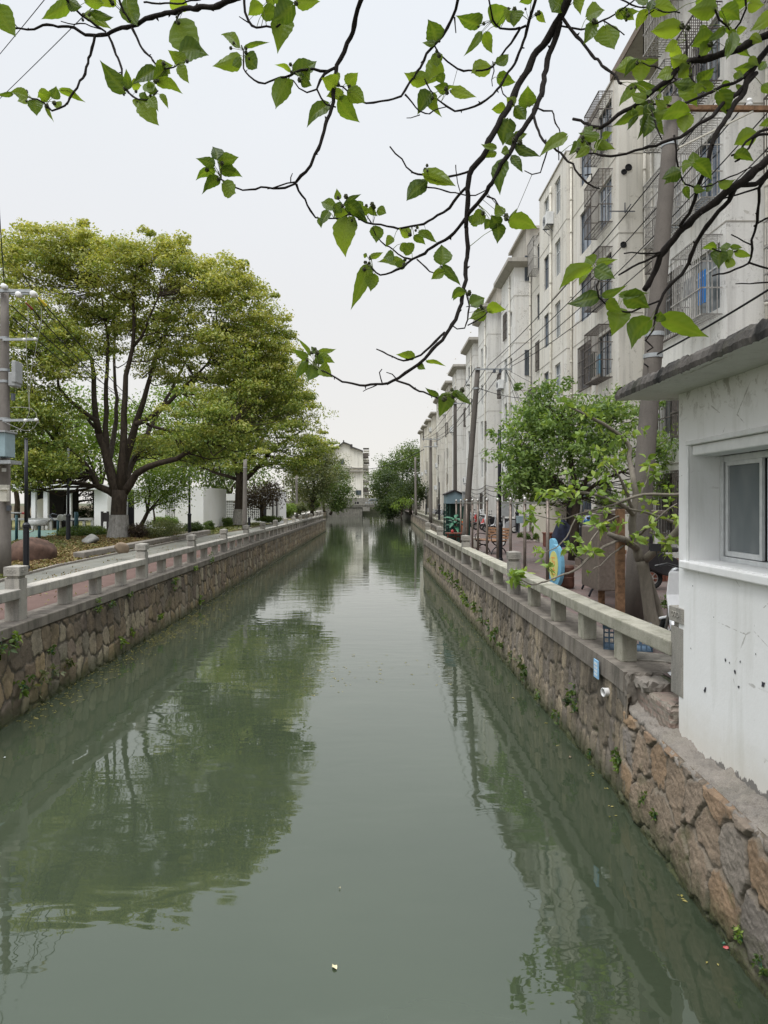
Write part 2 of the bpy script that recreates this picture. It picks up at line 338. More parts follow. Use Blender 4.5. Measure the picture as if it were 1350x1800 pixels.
leafmat('leaf_litter', [(.15, (.10, .055, .025)), (.4, (.21, .135, .06)), (.62, (.14, .145, .04)), (.9, (.34, .25, .13))], .1, .8)
leafmat('ivy', [(.15, (.04, .055, .015)), (.5, (.10, .12, .03)), (.85, (.20, .19, .07))], .15, .6)
leafmat('algae_float', [(.15, (.10, .10, .02)), (.5, (.24, .21, .05)), (.85, (.38, .32, .11))], .05, .7)

# ---------------- mesh helpers ----------------
class MB:
    def __init__(s): s.v = []; s.f = []; s.mi = []; s.n = 0; s.cur = 0
    def add(s, vs, fs):
        o = s.n; s.v.extend([tuple(v) for v in vs]); s.n = len(s.v)
        s.f.extend([tuple(i+o for i in f) for f in fs]); s.mi.extend([s.cur]*len(fs)); return s
    def box(s, x0, x1, y0, y1, z0, z1, top=1.0):
        cx, cy = (x0+x1)/2, (y0+y1)/2
        t = lambda x, c: c+(x-c)*top
        return s.add([(x0, y0, z0), (x1, y0, z0), (x1, y1, z0), (x0, y1, z0), (t(x0, cx), t(y0, cy), z1), (t(x1, cx), t(y0, cy), z1), (t(x1, cx), t(y1, cy), z1), (t(x0, cx), t(y1, cy), z1)],
                     [(0, 3, 2, 1), (4, 5, 6, 7), (0, 1, 5, 4), (1, 2, 6, 5), (2, 3, 7, 6), (3, 0, 4, 7)])
    def cbox(s, c, d, rz=0, rx=0, ry=0):
        m = Matrix.Translation(c) @ Matrix.Rotation(rz, 4, 'Z') @ Matrix.Rotation(rx, 4, 'X') @ Matrix.Rotation(ry, 4, 'Y')
        vs = [m @ Vector((x*d[0]/2, y*d[1]/2, z*d[2]/2)) for z in (-1, 1) for x, y in ((-1, -1), (1, -1), (1, 1), (-1, 1))]
        return s.add(vs, [(0, 3, 2, 1), (4, 5, 6, 7), (0, 1, 5, 4), (1, 2, 6, 5), (2, 3, 7, 6), (3, 0, 4, 7)])
    def tube(s, pts, rad, sides=6, cap=True):
        pts = [Vector(p) for p in pts]
        if not isinstance(rad, (list, tuple, np.ndarray)): rad = [rad]*len(pts)
        u = None; vs = []; n = len(pts)
        for i, p in enumerate(pts):
            d = (pts[min(i+1, n-1)]-pts[max(i-1, 0)])
            d = d.normalized() if d.length > 1e-9 else Vector((0, 0, 1))
            if u is None:
                a = Vector((0, 0, 1)) if abs(d.z) < .9 else Vector((1, 0, 0)); u = d.cross(a).normalized()
            else:
                u = (u-d*u.dot(d)); u = u.normalized() if u.length > 1e-6 else d.orthogonal().normalized()
            w = d.cross(u)
            for k in range(sides):
                t = 2*math.pi*k/sides; vs.append(p+(u*math.cos(t)+w*math.sin(t))*rad[i])
        fs = [(i*sides+k, i*sides+(k+1) % sides, (i+1)*sides+(k+1) % sides, (i+1)*sides+k) for i in range(n-1) for k in range(sides)]
        if cap: fs += [tuple(range(sides))[::-1], tuple((n-1)*sides+k for k in range(sides))]
        return s.add(vs, fs)
    def bar(s, a, b, w=.02, h=None):
        a, b = Vector(a), Vector(b); h = h or w; d = (b-a).normalized(); up = Vector((0, 0, 1)) if abs(d.z) < .9 else Vector((1, 0, 0))
        u = d.cross(up).normalized()*w/2; v = u.normalized().cross(d)*h/2
        vs = [q+x for q in (a, b) for x in (-u-v, u-v, u+v, -u+v)]
        return s.add(vs, [(0, 3, 2, 1), (4, 5, 6, 7), (0, 1, 5, 4), (1, 2, 6, 5), (2, 3, 7, 6), (3, 0, 4, 7)])
    def lathe(s, c, prof, n=12, axis='z'):
        vs = []
        for r, h in prof:
            for k in range(n):
                t = 2*math.pi*k/n; a, b = r*math.cos(t), r*math.sin(t)
                p = (a, b, h) if axis == 'z' else ((h, a, b) if axis == 'x' else (a, h, b))
                vs.append((c[0]+p[0], c[1]+p[1], c[2]+p[2]))
        m = len(prof)
        fs = [(i*n+k, i*n+(k+1) % n, (i+1)*n+(k+1) % n, (i+1)*n+k) for i in range(m-1) for k in range(n)]
        fs += [tuple(range(n))[::-1], tuple((m-1)*n+k for k in range(n))]
        return s.add(vs, fs)
    def torus(s, c, R_, r, n=20, m=8, axis='x'):
        vs = []
        for i in range(n):
            t = 2*math.pi*i/n
            for k in range(m):
                q = 2*math.pi*k/m; a = (R_+r*math.cos(q))*math.cos(t); b = (R_+r*math.cos(q))*math.sin(t); h = r*math.sin(q)
                p = (h, a, b) if axis == 'x' else ((a, h, b) if axis == 'y' else (a, b, h))
                vs.append((c[0]+p[0], c[1]+p[1], c[2]+p[2]))
        fs = [(i*m+k, ((i+1) % n)*m+k, ((i+1) % n)*m+(k+1) % m, i*m+(k+1) % m) for i in range(n) for k in range(m)]
        return s.add(vs, fs)
    def prism(s, poly, h0, h1, axis='z'):
        n = len(poly); f = (lambda a, b, h: (a, b, h)) if axis == 'z' else ((lambda a, b, h: (h, a, b)) if axis == 'x' else (lambda a, b, h: (a, h, b)))
        vs = [f(a, b, h0) for a, b in poly]+[f(a, b, h1) for a, b in poly]
        return s.add(vs, [tuple(range(n))[::-1], tuple(range(n, 2*n))]+[(i, (i+1) % n, n+(i+1) % n, n+i) for i in range(n)])
    def build(s, name, mat, parent=None, smooth=False, bevel=0, mats=None, xf=None):
        me = bpy.data.meshes.new(name); me.from_pydata(s.v, [], s.f); me.update()
        for m in (mats or [mat]): me.materials.append(M[m])
        if mats: me.polygons.foreach_set('material_index', s.mi)
        if smooth: me.polygons.foreach_set('use_smooth', [True]*len(me.polygons))
        o = bpy.data.objects.new(name, me); COL.objects.link(o)
        if parent is not None: o.parent = parent
        if xf is not None: me.transform(xf)
        if bevel:
            b = o.modifiers.new('bevel', 'BEVEL'); b.width = bevel; b.segments = 2; b.limit_method = 'ANGLE'
        return o

def tag(o, label=None, cat=None, group=None, kind=None):
    if label: o['label'] = label
    if cat: o['category'] = cat
    if group: o['group'] = group
    if kind: o['kind'] = kind
    return o
def empty(name, label, cat, loc=(0, 0, 0), rz=0, group=None):
    o = bpy.data.objects.new(name, None); COL.objects.link(o); o.location = loc; o.rotation_euler = (0, 0, rz); o.empty_display_size = .2
    return tag(o, label, cat, group)
def copy_tree(o, parent=None):
    c = o.copy(); COL.objects.link(c)
    if parent is not None: c.parent = parent
    for ch in [q for q in bpy.data.objects if q.parent == o]: copy_tree(ch, c)
    return c
def npmesh(name, V, Fq, mat, parent=None, attrs=None, smooth=False):
    """V (n,3) array; Fq (m,k) int array with k = 3 or 4"""
    me = bpy.data.meshes.new(name); n, m, k = len(V), len(Fq), Fq.shape[1]
    me.vertices.add(n); me.vertices.foreach_set('co', np.ascontiguousarray(V, np.float32).ravel())
    me.loops.add(m*k); me.loops.foreach_set('vertex_index', np.ascontiguousarray(Fq, np.int32).ravel())
    me.polygons.add(m); me.polygons.foreach_set('loop_start', np.arange(0, m*k, k, dtype=np.int32)); me.polygons.foreach_set('loop_total', np.full(m, k, np.int32))
    me.update(calc_edges=True)
    for an, arr in (attrs or {}).items():
        if arr.ndim == 1:
            a = me.attributes.new(an, 'FLOAT', 'POINT'); a.data.foreach_set('value', arr.astype(np.float32))
        else:
            a = me.attributes.new(an, 'FLOAT_COLOR', 'POINT'); a.data.foreach_set('color', np.ascontiguousarray(arr, np.float32).ravel())
    if smooth: me.polygons.foreach_set('use_smooth', np.ones(m, bool))
    me.materials.append(M[mat])
    o = bpy.data.objects.new(name, me); COL.objects.link(o)
    if parent is not None: o.parent = parent
    return o
def smooth_path(pts, rads, step=.25, wob=0.0):
    """Catmull-Rom resample"""
    P = [np.array(p, float) for p in pts]; n = len(P); out = []; rr = []
    for i in range(n-1):
        p0, p1, p2, p3 = P[max(i-1, 0)], P[i], P[i+1], P[min(i+2, n-1)]
        k = max(1, int(np.linalg.norm(p2-p1)/step))
        for j in range(k):
            t = j/k; q = .5*((2*p1)+(-p0+p2)*t+(2*p0-5*p1+4*p2-p3)*t*t+(-p0+3*p1-3*p2+p3)*t**3)
            if wob and (i or j): q = q+rng.normal(0, wob, 3)
            out.append(q); rr.append(rads[i]*(1-t)+rads[i+1]*t)
    out.append(P[-1]); rr.append(rads[-1])
    return out, rr
# ---------------- the setting: water and banks ----------------
GZ = 1.30
def struct(name, mb, mat, **kw):
    o = mb.build(name, mat, **kw); o['kind'] = 'structure'; return o
m = MB(); m.add([(-40, -25, 0), (40, -25, 0), (40, 420, 0), (-40, 420, 0)], [(0, 1, 2, 3)]); struct('canal_water', m, 'canal_water')
m = MB(); m.add([(-60, -30, -1.6), (60, -30, -1.6), (60, 430, -1.6), (-60, 430, -1.6)], [(0, 1, 2, 3)]); struct('canal_bed', m, 'earth')
LW = [(-12, -5.0), (75, -5.0), (77, -10.2), (160, -10.2), (420, -10.2)]
RW = [(-12, 2.30), (3, 2.40), (4.4, 2.45), (5.6, 2.50), (7.5, 2.58), (11.5, 2.54), (16, 2.50), (24, 2.46), (33.2, 2.42), (34.2, 4.1), (47, 4.5), (73, 5.3), (114, 6.2), (158, 6.6), (420, 6.6)]
def sheet(name, line, far, z, mat, y0=None, y1=None, off=0):
    pts = [(x+off, y) for y, x in line]
    vs = [(x, y, z) for x, y in pts]+[(far, y, z) for x, y in pts]; n = len(pts)
    fs = [(i, i+1, n+i+1, n+i) if far > 0 else (i+1, i, n+i, n+i+1) for i in range(n-1)]
    m = MB(); m.add(vs, fs); return struct(name, m, mat)
sheet('left_bank_ground', LW, -900, GZ-.02, 'earth', off=-.3)
sheet('right_bank_ground', RW, 900, GZ-.02, 'far_land', off=.3)
m = MB(); m.box(-900, 900, 421, 2500, -.5, GZ-.03); struct('far_ground', m, 'far_land')
def strip(name, poly, z, mat):
    m = MB(); m.add([(x, y, z) for x, y in poly], [tuple(range(len(poly)))]); return struct(name, m, mat)
strip('red_path', [(-5.35, 2), (-6.45, 2), (-6.45, 75), (-5.35, 75)][::-1], GZ-.006, 'red_path')
strip('slate_path', [(-6.45, 2), (-7.75, 2), (-7.95, 15), (-8.4, 19), (-8.6, 37), (-8.1, 44), (-8.1, 75), (-6.45, 75)][::-1], GZ-.002, 'slate_path')
strip('far_left_path', [(-7.6, 75), (-10.9, 77), (-10.6, 156), (-13.2, 156), (-13.0, 90), (-9.8, 75)], GZ-.004, 'pale_path')
strip('lawn', [(-8.7, 37.5), (-8.3, 75), (-40, 75), (-40, 37.5)], GZ+.004, 'lawn')
strip('pale_side_path', [(-8.3, 47), (-8.3, 49), (-24, 50.5), (-24, 48)], GZ+.010, 'pale_path')
strip('pale_garden_path', [(-8.3, 60), (-8.3, 61.4), (-16, 67), (-17, 66)], GZ+.010, 'pale_path')
strip('exercise_ground', [(-14.6, 27.2), (-26, 27.2), (-30, 44), (-16.6, 44)][::-1], GZ+.012, 'play_surface')
strip('brick_street', [(2.9, -4), (2.9, 33), (4.55, 34.4), (4.9, 47), (5.7, 73), (6.6, 114), (7.0, 156), (9.0, 156), (9.6, 20), (9.6, -4)], GZ-.004, 'brick_paving')
m = MB()
kp = [(-7.75, 2), (-7.95, 15), (-8.4, 19), (-8.6, 37)]
for (xa, ya), (xb, yb) in zip(kp, kp[1:]): m.bar((xa-.05, ya, GZ+.015), (xb-.05, yb, GZ+.015), .1, .07)
struct('path_kerb', m, 'kerb')
m = MB()
for i in range(9):
    ya = 21.2+i*1.95; m.cbox((-8.78-.025*i, ya+.95, GZ+.10), (.34, 1.9, .26), R(.7), 0, 0)
o = m.build('planter_kerb', 'kerb', bevel=.03); tag(o, 'long low stone kerb along the planting bed left of the slate path', 'kerb')

# canal walls with modelled rubble
def rubble_wall(name, line, z0, z1, du, dv, su, sv, amp, side, mat, batter=.05, parent=None, seed=1, ledge=None, warp=.12, pn=2.0, plat=.28, tilt=.5):
    r = np.random.default_rng(seed)
    L = np.array(line, float); seg = np.hypot(np.diff(L[:, 0]), np.diff(L[:, 1])); S = np.concatenate([[0], np.cumsum(seg)])
    nu = int(S[-1]/du)+1; u = np.linspace(0, S[-1], nu); nv = int((z1-z0)/dv)+1; v = np.linspace(z0, z1, nv)
    Yc = np.interp(u, S, L[:, 0]); Xc = np.interp(u, S, L[:, 1])
    ty = np.gradient(Yc); tx = np.gradient(Xc); l = np.hypot(tx, ty); nx, ny = -side*ty/l, side*tx/l     # towards the canal
    U, Vv = np.meshgrid(u, v)
    rngw = np.random.default_rng(seed+77)
    def fbm(a, b, sc, s):
        rr = np.random.default_rng(s); out = np.zeros_like(a)
        for k in range(5):
            ph = rr.uniform(0, 6.28, 2); th = rr.uniform(0, 6.28); f = sc*(1.7**k)
            out += np.sin(a*f*math.cos(th)+b*f*math.sin(th)*1.3+ph[0]+1.7*np.sin(b*f*.7+ph[1]))/(1.5**k)
        return out/2.6
    Uw = U+warp*su*fbm(U, Vv, 9, seed+5); Vw = Vv+warp*sv*fbm(Vv+3, U, 11, seed+9)
    gi = np.floor(Vw/sv).astype(int)
    nI, nJ = int((z1-z0)/sv)+12, int(S[-1]/su)+12
    JU = r.uniform(.16, .84, (nI, nJ)); JV = r.uniform(.18, .82, (nI, nJ)); CR = r.uniform(0, 1, (nI, nJ)); C2 = r.uniform(0, 1, (nI, nJ)); ROFF = r.uniform(0, 1, nI); TU = r.uniform(-1, 1, (nI, nJ)); TV = r.uniform(-1, 1, (nI, nJ))
    i0 = int(math.floor(z0/sv))-3
    best = np.full(U.shape, 9.); sec = np.full(U.shape, 9.); cr = np.zeros_like(U); tl = np.zeros_like(U); c2 = np.zeros_like(U)
    for di in (-1, 0, 1):
        ii = gi+di-i0; ii = np.clip(ii, 0, nI-1); off = ROFF[ii]; gj = np.floor(Uw/su-off).astype(int)
        for dj in (-1, 0, 1, 2):
            jj = np.clip(gj+dj+3, 0, nJ-1)
            cu = (gj+dj+off+JU[ii, jj])*su; cv = (gi+di+JV[ii, jj])*sv
            d = (np.abs((Uw-cu)/su)**pn+np.abs((Vw-cv)/sv)**pn)**(1/pn)
            nb = d < best
            sec = np.where(nb, best, np.minimum(sec, d)); cr = np.where(nb, CR[ii, jj], cr); tl = np.where(nb, (TU[ii, jj]*(Uw-cu)/su+TV[ii, jj]*(Vw-cv)/sv), tl); c2 = np.where(nb, C2[ii, jj], c2); best = np.where(nb, d, best)
    ed = (sec-best)
    h = np.clip(ed/plat, 0, 1); h = h*h*(3-2*h)
    disp = amp*(h*(.55+.5*c2)+tilt*tl*h+.16*fbm(U, Vv, 26, seed+3)*h+.10*fbm(U, Vv, 60, seed+4)+.05*rngw.normal(0, 1, U.shape))+(z1-Vv)*batter/(z1-0)
    disp = np.where(Vv > z1-.02, np.minimum(disp, 0.0), disp)
    PX = Xc[None, :]+nx[None, :]*disp; PY = Yc[None, :]+ny[None, :]*disp
    V3 = np.stack([PX.ravel(), PY.ravel(), Vv.ravel()], 1)
    idx = np.arange(nu*nv).reshape(nv, nu); q = np.stack([idx[:-1, :-1], idx[:-1, 1:], idx[1:, 1:], idx[1:, :-1]], -1).reshape(-1, 4)
    if side < 0: q = q[:, ::-1]
    col = np.stack([cr.ravel(), np.clip(ed, 0, 1).ravel(), c2.ravel(), np.ones(cr.size)], 1)
    return npmesh(name, V3, q, mat, parent, {'cell': col}, True)
def lineclip(line, a, b):
    Yk = [y for y, x in line]; Xk = [x for y, x in line]
    ys = [a]+[y for y in Yk if a < y < b]+[b]
    return [(y, float(np.interp(y, Yk, Xk))) for y in ys]
# left wall: towards the canal is +X
lw = empty('canal_wall', 'rubble stone canal wall below the promenade railing on the left bank', 'canal wall', (-5, 20, 0))
def own(o, p): o.parent = p; o.matrix_parent_inverse = Matrix.Translation(-p.location) if p.rotation_euler[2] == 0 else p.matrix_world.inverted(); return o
class Ctx: pass
def P_(mb, name, mat, parent, **kw):            # world-space mesh put under a thing whose Empty has a location
    o = mb.build(name, mat, **kw)
    mi = (Matrix.Translation(parent.location) @ parent.rotation_euler.to_matrix().to_4x4()).inverted() if parent.parent is None else (Matrix.Translation(parent.parent.location) @ parent.parent.rotation_euler.to_matrix().to_4x4()).inverted()
    if parent.type == 'MESH' and parent.parent is None: mi = Matrix.Identity(4)
    o.data.transform(mi); o.parent = parent; return o
def reloc(o, parent):
    mi = (Matrix.Translation(parent.location) @ parent.rotation_euler.to_matrix().to_4x4()).inverted(); o.data.transform(mi); o.parent = parent; return o
FAST = False
reloc(rubble_wall('stonework', lineclip(LW, 6, 32), -.5, 1.14, .028, .028, .30, .36, .030, -1, 'rubble_left', seed=3, pn=3.0, plat=.14, tilt=.35), lw)
reloc(rubble_wall('stonework', lineclip(LW, 32, 75.6), -.5, 1.14, .07, .045, .30, .30, .028, -1, 'rubble_left', seed=4, pn=3.0, plat=.2), lw)
m = MB(); m.box(-5.42, -4.96, 2, 75.7, 1.14, GZ); P_(m, 'coping', 'coping', lw, bevel=.015)
m = MB(); m.box(-5.3, -5.02, -12, 6, -.5, 1.14); P_(m, 'stonework', 'rubble_left', lw)
lw2 = empty('canal_wall', 'distant low stone canal wall set back before the bridge, left side', 'canal wall', (-10, 110, 0))
reloc(rubble_wall('stonework', [(75.6, -5.05), (77, -10.2), (157, -10.2)], -.5, 1.2, .15, .1, .5, .4, .06, -1, 'rubble_left', seed=6), lw2)
m = MB(); m.box(-10.7, -10.15, 77, 157, 1.2, GZ+.02); P_(m, 'coping', 'coping', lw2)
# right walls: towards the canal is -X
rw = empty('canal_wall', 'weedy rubble canal wall with concrete coping on the right bank', 'canal wall', (2.6, 15, 0))
reloc(rubble_wall('stonework', lineclip(RW, 7.0, 18), -.5, 1.12, .022, .022, .19, .40, .032, 1, 'rubble_right', seed=8, pn=3.0, plat=.16, tilt=.5, warp=.16), rw)
reloc(rubble_wall('stonework', lineclip(RW, 18, 33.2), -.5, 1.12, .05, .04, .22, .40, .03, 1, 'rubble_right', seed=9, pn=3.0, plat=.2), rw)
m = MB()
cp = lineclip(RW, 7.15, 33.3)
for (ya, xa), (yb, xb) in zip(cp, cp[1:]):
    m.add([(xa-.05, ya, 1.10), (xa+.55, ya, 1.10), (xb+.55, yb, 1.10), (xb-.05, yb, 1.10), (xa-.04, ya, GZ), (xa+.55, ya, GZ), (xb+.55, yb, GZ), (xb-.04, yb, GZ)],
          [(0, 3, 2, 1), (4, 5, 6, 7), (0, 1, 5, 4), (2, 3, 7, 6), (3, 0, 4, 7), (1, 2, 6, 5)])
P_(m, 'coping', 'coping', rw)
rw2 = empty('canal_wall', 'further stone canal wall set back beyond the kiosk on the right', 'canal wall', (5, 80, 0))
reloc(rubble_wall('stonework', [(33.2, 2.44)]+[p for p in RW if 34 < p[0] < 158], -.5, 1.15, .1, .08, .35, .33, .05, 1, 'rubble_right', seed=12), rw2)
m = MB(); cp = [(33.2, 2.44)]+[p for p in RW if 34 < p[0] < 158]
for (ya, xa), (yb, xb) in zip(cp, cp[1:]):
    m.add([(xa-.05, ya, 1.15), (xa+.6, ya+.1, 1.15), (xb+.6, yb, 1.15), (xb-.05, yb, 1.15), (xa-.05, ya, GZ+.004), (xa+.6, ya+.1, GZ+.004), (xb+.6, yb, GZ+.004), (xb-.05, yb, GZ+.004)],
          [(0, 3, 2, 1), (4, 5, 6, 7), (0, 1, 5, 4), (2, 3, 7, 6), (3, 0, 4, 7), (1, 2, 6, 5)])
P_(m, 'coping', 'coping', rw2)
def rough_box(x0, x1, y0, y1, z0, z1, n=.03, amp=.012, seed=0):
    r = np.random.default_rng(seed); m = MB(); key = {}
    nx, ny, nz = [max(1, int((b-a)/n)) for a, b in ((x0, x1), (y0, y1), (z0, z1))]
    def vid(i, j, k):
        if (i, j, k) not in key:
            p = np.array([x0+(x1-x0)*i/nx, y0+(y1-y0)*j/ny, z0+(z1-z0)*k/nz]); c = np.array([(x0+x1)/2, (y0+y1)/2, (z0+z1)/2])
            e = (i in (0, nx))+(j in (0, ny))+(k in (0, nz)); p += (c-p)*(.0 if e < 2 else r.uniform(0, .10))+r.normal(0, amp*(.4 if e < 2 else 1), 3); key[(i, j, k)] = len(m.v); m.v.append(tuple(p))
        return key[(i, j, k)]
    for k in (0, nz):
        for i in range(nx):
            for j in range(ny): m.f.append((vid(i, j, k), vid(i+1, j, k), vid(i+1, j+1, k), vid(i, j+1, k)))
    for i in (0, nx):
        for j in range(ny):
            for k in range(nz): m.f.append((vid(i, j, k), vid(i, j+1, k), vid(i, j+1, k+1), vid(i, j, k+1)))
    for j in (0, ny):
        for i in range(nx):
            for k in range(nz): m.f.append((vid(i, j, k), vid(i+1, j, k), vid(i+1, j, k+1), vid(i, j, k+1)))
    m.mi = [0]*len(m.f); m.n = len(m.v); return m
# near right wall with ledge under the hut
nw = empty('canal_wall', 'orange and brown rubble retaining wall below the white hut', 'canal wall', (2.5, 5, 0))
reloc(rubble_wall('stonework', lineclip(RW, 1.6, 7.15), -.5, .93, .012, .012, .40, .42, .038, 1, 'rubble_near', seed=27, warp=.13, pn=2.2, plat=.09, tilt=.8), nw)
# ledge top: rough mortar surface rising towards the hut
ys = np.linspace(1.6, 7.25, 260); ts = np.linspace(0, 1, 20)
V3 = []
for i, y in enumerate(ys):
    xe = float(np.interp(y, [q[0] for q in RW], [q[1] for q in RW]))-.055
    for t in ts:
        x = xe+(2.95-xe)*t; z = .885+.115*t**.8+.012*math.sin(y*7+t*5)+.020*math.sin(y*23+t*9)*math.sin(t*11+y*5)+.016*max(0, math.sin(y*41+t*17))+.009*rng.normal()+(-.03 if t == 0 else 0)+max(0, y-5.9)*.06
        V3.append((x+(.006*rng.normal() if t > 0 else .035), y, z))
idx = np.arange(len(V3)).reshape(len(ys), len(ts)); q = np.stack([idx[:-1, :-1], idx[:-1, 1:], idx[1:, 1:], idx[1:, :-1]], -1).reshape(-1, 4)
concrete('ledge_mortar', (.285, .245, .20), (.17, .145, .118), (.085, .072, .058), .6, .15, .22)
reloc(npmesh('ledge', np.array(V3), q, 'ledge_mortar', None, None, True), nw)
P_(rough_box(2.64, 3.0, 6.3, 7.15, .85, 1.19, .035, .007, 3), 'brick_stub', 'old_brick', nw); P_(rough_box(2.60, 3.05, 6.8, 7.2, 1.18, 1.275, .035, .009, 4), 'mortar_cap', 'ledge_mortar', nw)
P_(rough_box(2.53, 3.05, 7.08, 7.4, .94, 1.297, .04, .008, 5), 'pier', 'coping', nw)
# bridge and cross walls
br = empty('bridge', 'low stone road bridge with pierced parapet across the far end of the canal', 'bridge', (-1, 156, 0))
m = MB(); m.box(-30, -2.3, 155.2, 163, -.5, 2.05); m.box(3.4, 30, 155.4, 163, -.5, 2.05); P_(m, 'abutment', 'rubble_left' if False else 'bridge_stone', br)
m = MB(); m.box(-30, 30, 155.0, 163.4, 2.05, 2.45); P_(m, 'deck', 'bridge_stone', br)
m = MB(); m.box(-30, 30, 154.9, 155.1, 3.22, 3.42); m.box(-30, 30, 154.93, 155.07, 2.45, 2.75)
for k in range(100): m.box(-30+k*.6, -29.85+k*.6, 154.92, 155.08, 2.45, 3.25)
m.box(-30, -7, 154.96, 155.04, 2.46, 3.2)
P_(m, 'parapet', 'rail_stone', br)
m = MB(); m.box(-10.2, 6.6, 196, 421.5, -.5, GZ-.025); struct('far_bank', m, 'far_land')

# ---------------- railings ----------------
def stone_rail(name, label, mains, shorts, xf, mat, capmat, rail_top=1.76, w=.30, endcap=True):
    """xf(y) -> x of the centre line; mains / shorts = lists of y"""
    t = empty(name, label, 'railing', (xf(mains[0]), mains[0], GZ))
    pr = MB(); pr.cbox((0, 0, .30), (.21, .24, .60)); pr.cbox((0, 0, .625), (.17, .20, .05)); pr.cbox((0, 0, .71), (.235, .265, .13))
    pr.add([(-.1175, -.1325, .775), (.1175, -.1325, .775), (.1175, .1325, .775), (-.1175, .1325, .775), (0, 0, .80)], [(0, 1, 4), (1, 2, 4), (2, 3, 4), (3, 0, 4)])
    # carved cloud relief on the two faces that are seen
    for sx in (-1, 1):
        for a in range(3): pr.torus((sx*.119, -.05+.05*a, .715), .022, .006, 10, 4, 'x')
    for a in range(3): pr.torus((-.05+.05*a, -.134, .715), .02, .006, 10, 4, 'y')
    po = pr.build('post', capmat, bevel=.012)
    bm_ = MB(); bm_.cbox((0, 0, (rail_top-GZ-.14)/2), (.17, .22, rail_top-GZ-.14)); bo = bm_.build('baluster', mat, bevel=.01)
    def put(o, y, first):
        c = o if first else o.copy()
        if not first: COL.objects.link(c)
        c.parent = t; c.location = (xf(y)-t.location.x, y-t.location.y, 0)
        d = .5; c.rotation_euler = (0, 0, -math.atan2(xf(y+d)-xf(y-d), 2*d)+random.uniform(-.012, .012))
        return c
    for i, y in enumerate(mains): put(po, y, i == 0)
    for i, y in enumerate(shorts): put(bo, y, i == 0)
    for a, b in zip(mains, mains[1:]):
        ys = [a]+[s for s in shorts if a < s < b]+[b]
        m = MB(); h = .14; ww = .25
        for i, y in enumerate(ys):
            yy = y+(.1 if i == 0 else (-.1 if i == len(ys)-1 else 0)); x = xf(yy)
            m.v += [(x-ww/2, yy, rail_top-h), (x+ww/2, yy, rail_top-h), (x+ww/2, yy, rail_top), (x-ww/2, yy, rail_top)]
        n = len(ys)
        for i in range(n-1):
            for k in range(4): m.f.append((i*4+k, i*4+(k+1) % 4, (i+1)*4+(k+1) % 4, (i+1)*4+k))
        m.f += [(3, 2, 1, 0), tuple((n-1)*4+k for k in range(4))]; m.f = [tuple(reversed(f)) for f in m.f]; m.mi = [0]*len(m.f); m.n = len(m.v)
        P_(m, 'rail', mat, t, bevel=.014)
    return t
mains = [4.6, 10.35, 16.0]+[16.0+4.4*i for i in range(1, 14)]
shorts = [6.0, 7.5, 8.9, 12.0, 13.3, 14.65]+[16.0+4.4*i+1.47*k for i in range(13) for k in (1, 2)]
stone_rail('stone_railing', 'grey stone post and rail balustrade along the left bank promenade', mains, shorts, lambda y: -5.19, 'rail_stone', 'rail_stone')
rxf = lambda y: float(np.interp(y, [6.2, 6.8, 7.6, 9, 11.8, 13.4, 20, 27.4, 33], [2.80, 2.79, 2.74, 2.70, 2.68, 2.66, 2.62, 2.58, 2.56]))
stone_rail('stone_railing', 'mossy stone balustrade on the right bank running up to the white hut', [6.3, 13.4, 20.0, 27.3, 33.0], [7.7, 8.95, 10.3, 11.8, 15.0, 16.6, 18.2, 21.6, 23.2, 25.0, 28.7, 30.2, 31.6], rxf, 'rail_mossy', 'rail_stone')
rx2 = lambda y: float(np.interp(y, [34, 47, 73, 114, 150], [4.5, 4.85, 5.6, 6.5, 6.9]))
stone_rail('stone_railing', 'distant brown stone railing beyond the blue kiosk on the right bank', [36+5*i for i in range(16)], [36+5*i+1.67*k for i in range(15) for k in (1, 2)], rx2, 'rail_mossy', 'rail_mossy')
# small things on the near wall
m = MB(); m.torus((0, 0, 0), .044, .006, 22, 6, 'y')
for _a, _b in ((.042, .037),): m.add([(r_*math.cos(2*math.pi*k/22), h_, r_*math.sin(2*math.pi*k/22)) for r_, h_ in ((.046, 0), (.046, .2), (.039, .2), (.039, 0)) for k in range(22)], [(j*22+k, j*22+(k+1) % 22, (j+1)*22+(k+1) % 22, (j+1)*22+k) for j in range(3) for k in range(22)])
pp = at(1056, 1217, 7.66); o = m.build('drain_pipe', 'porcelain', smooth=True); o.location = (2.485, pp.y, pp.z); o.rotation_euler = (0, 0, R(-78)); tag(o, 'white round drain pipe end sticking out of the wall near the hut', 'pipe')
m = MB(); m.box(-.012, 0, -.075, .075, -.10, .10); sg = m.build('wall_plaque', 'sign_light_blue'); sg.location = (2.50, 7.93, 1.15); tag(sg, 'small light blue plaque fixed to the wall face beside the pipe', 'plaque')
m = MB()
for a in range(3):
    for b in range(4): m.box(-.015, -.011, -.05+.035*a, -.025+.035*a, -.075+.04*b, -.05+.04*b)
P_(m, 'plaque_mark', 'white_paint', sg)
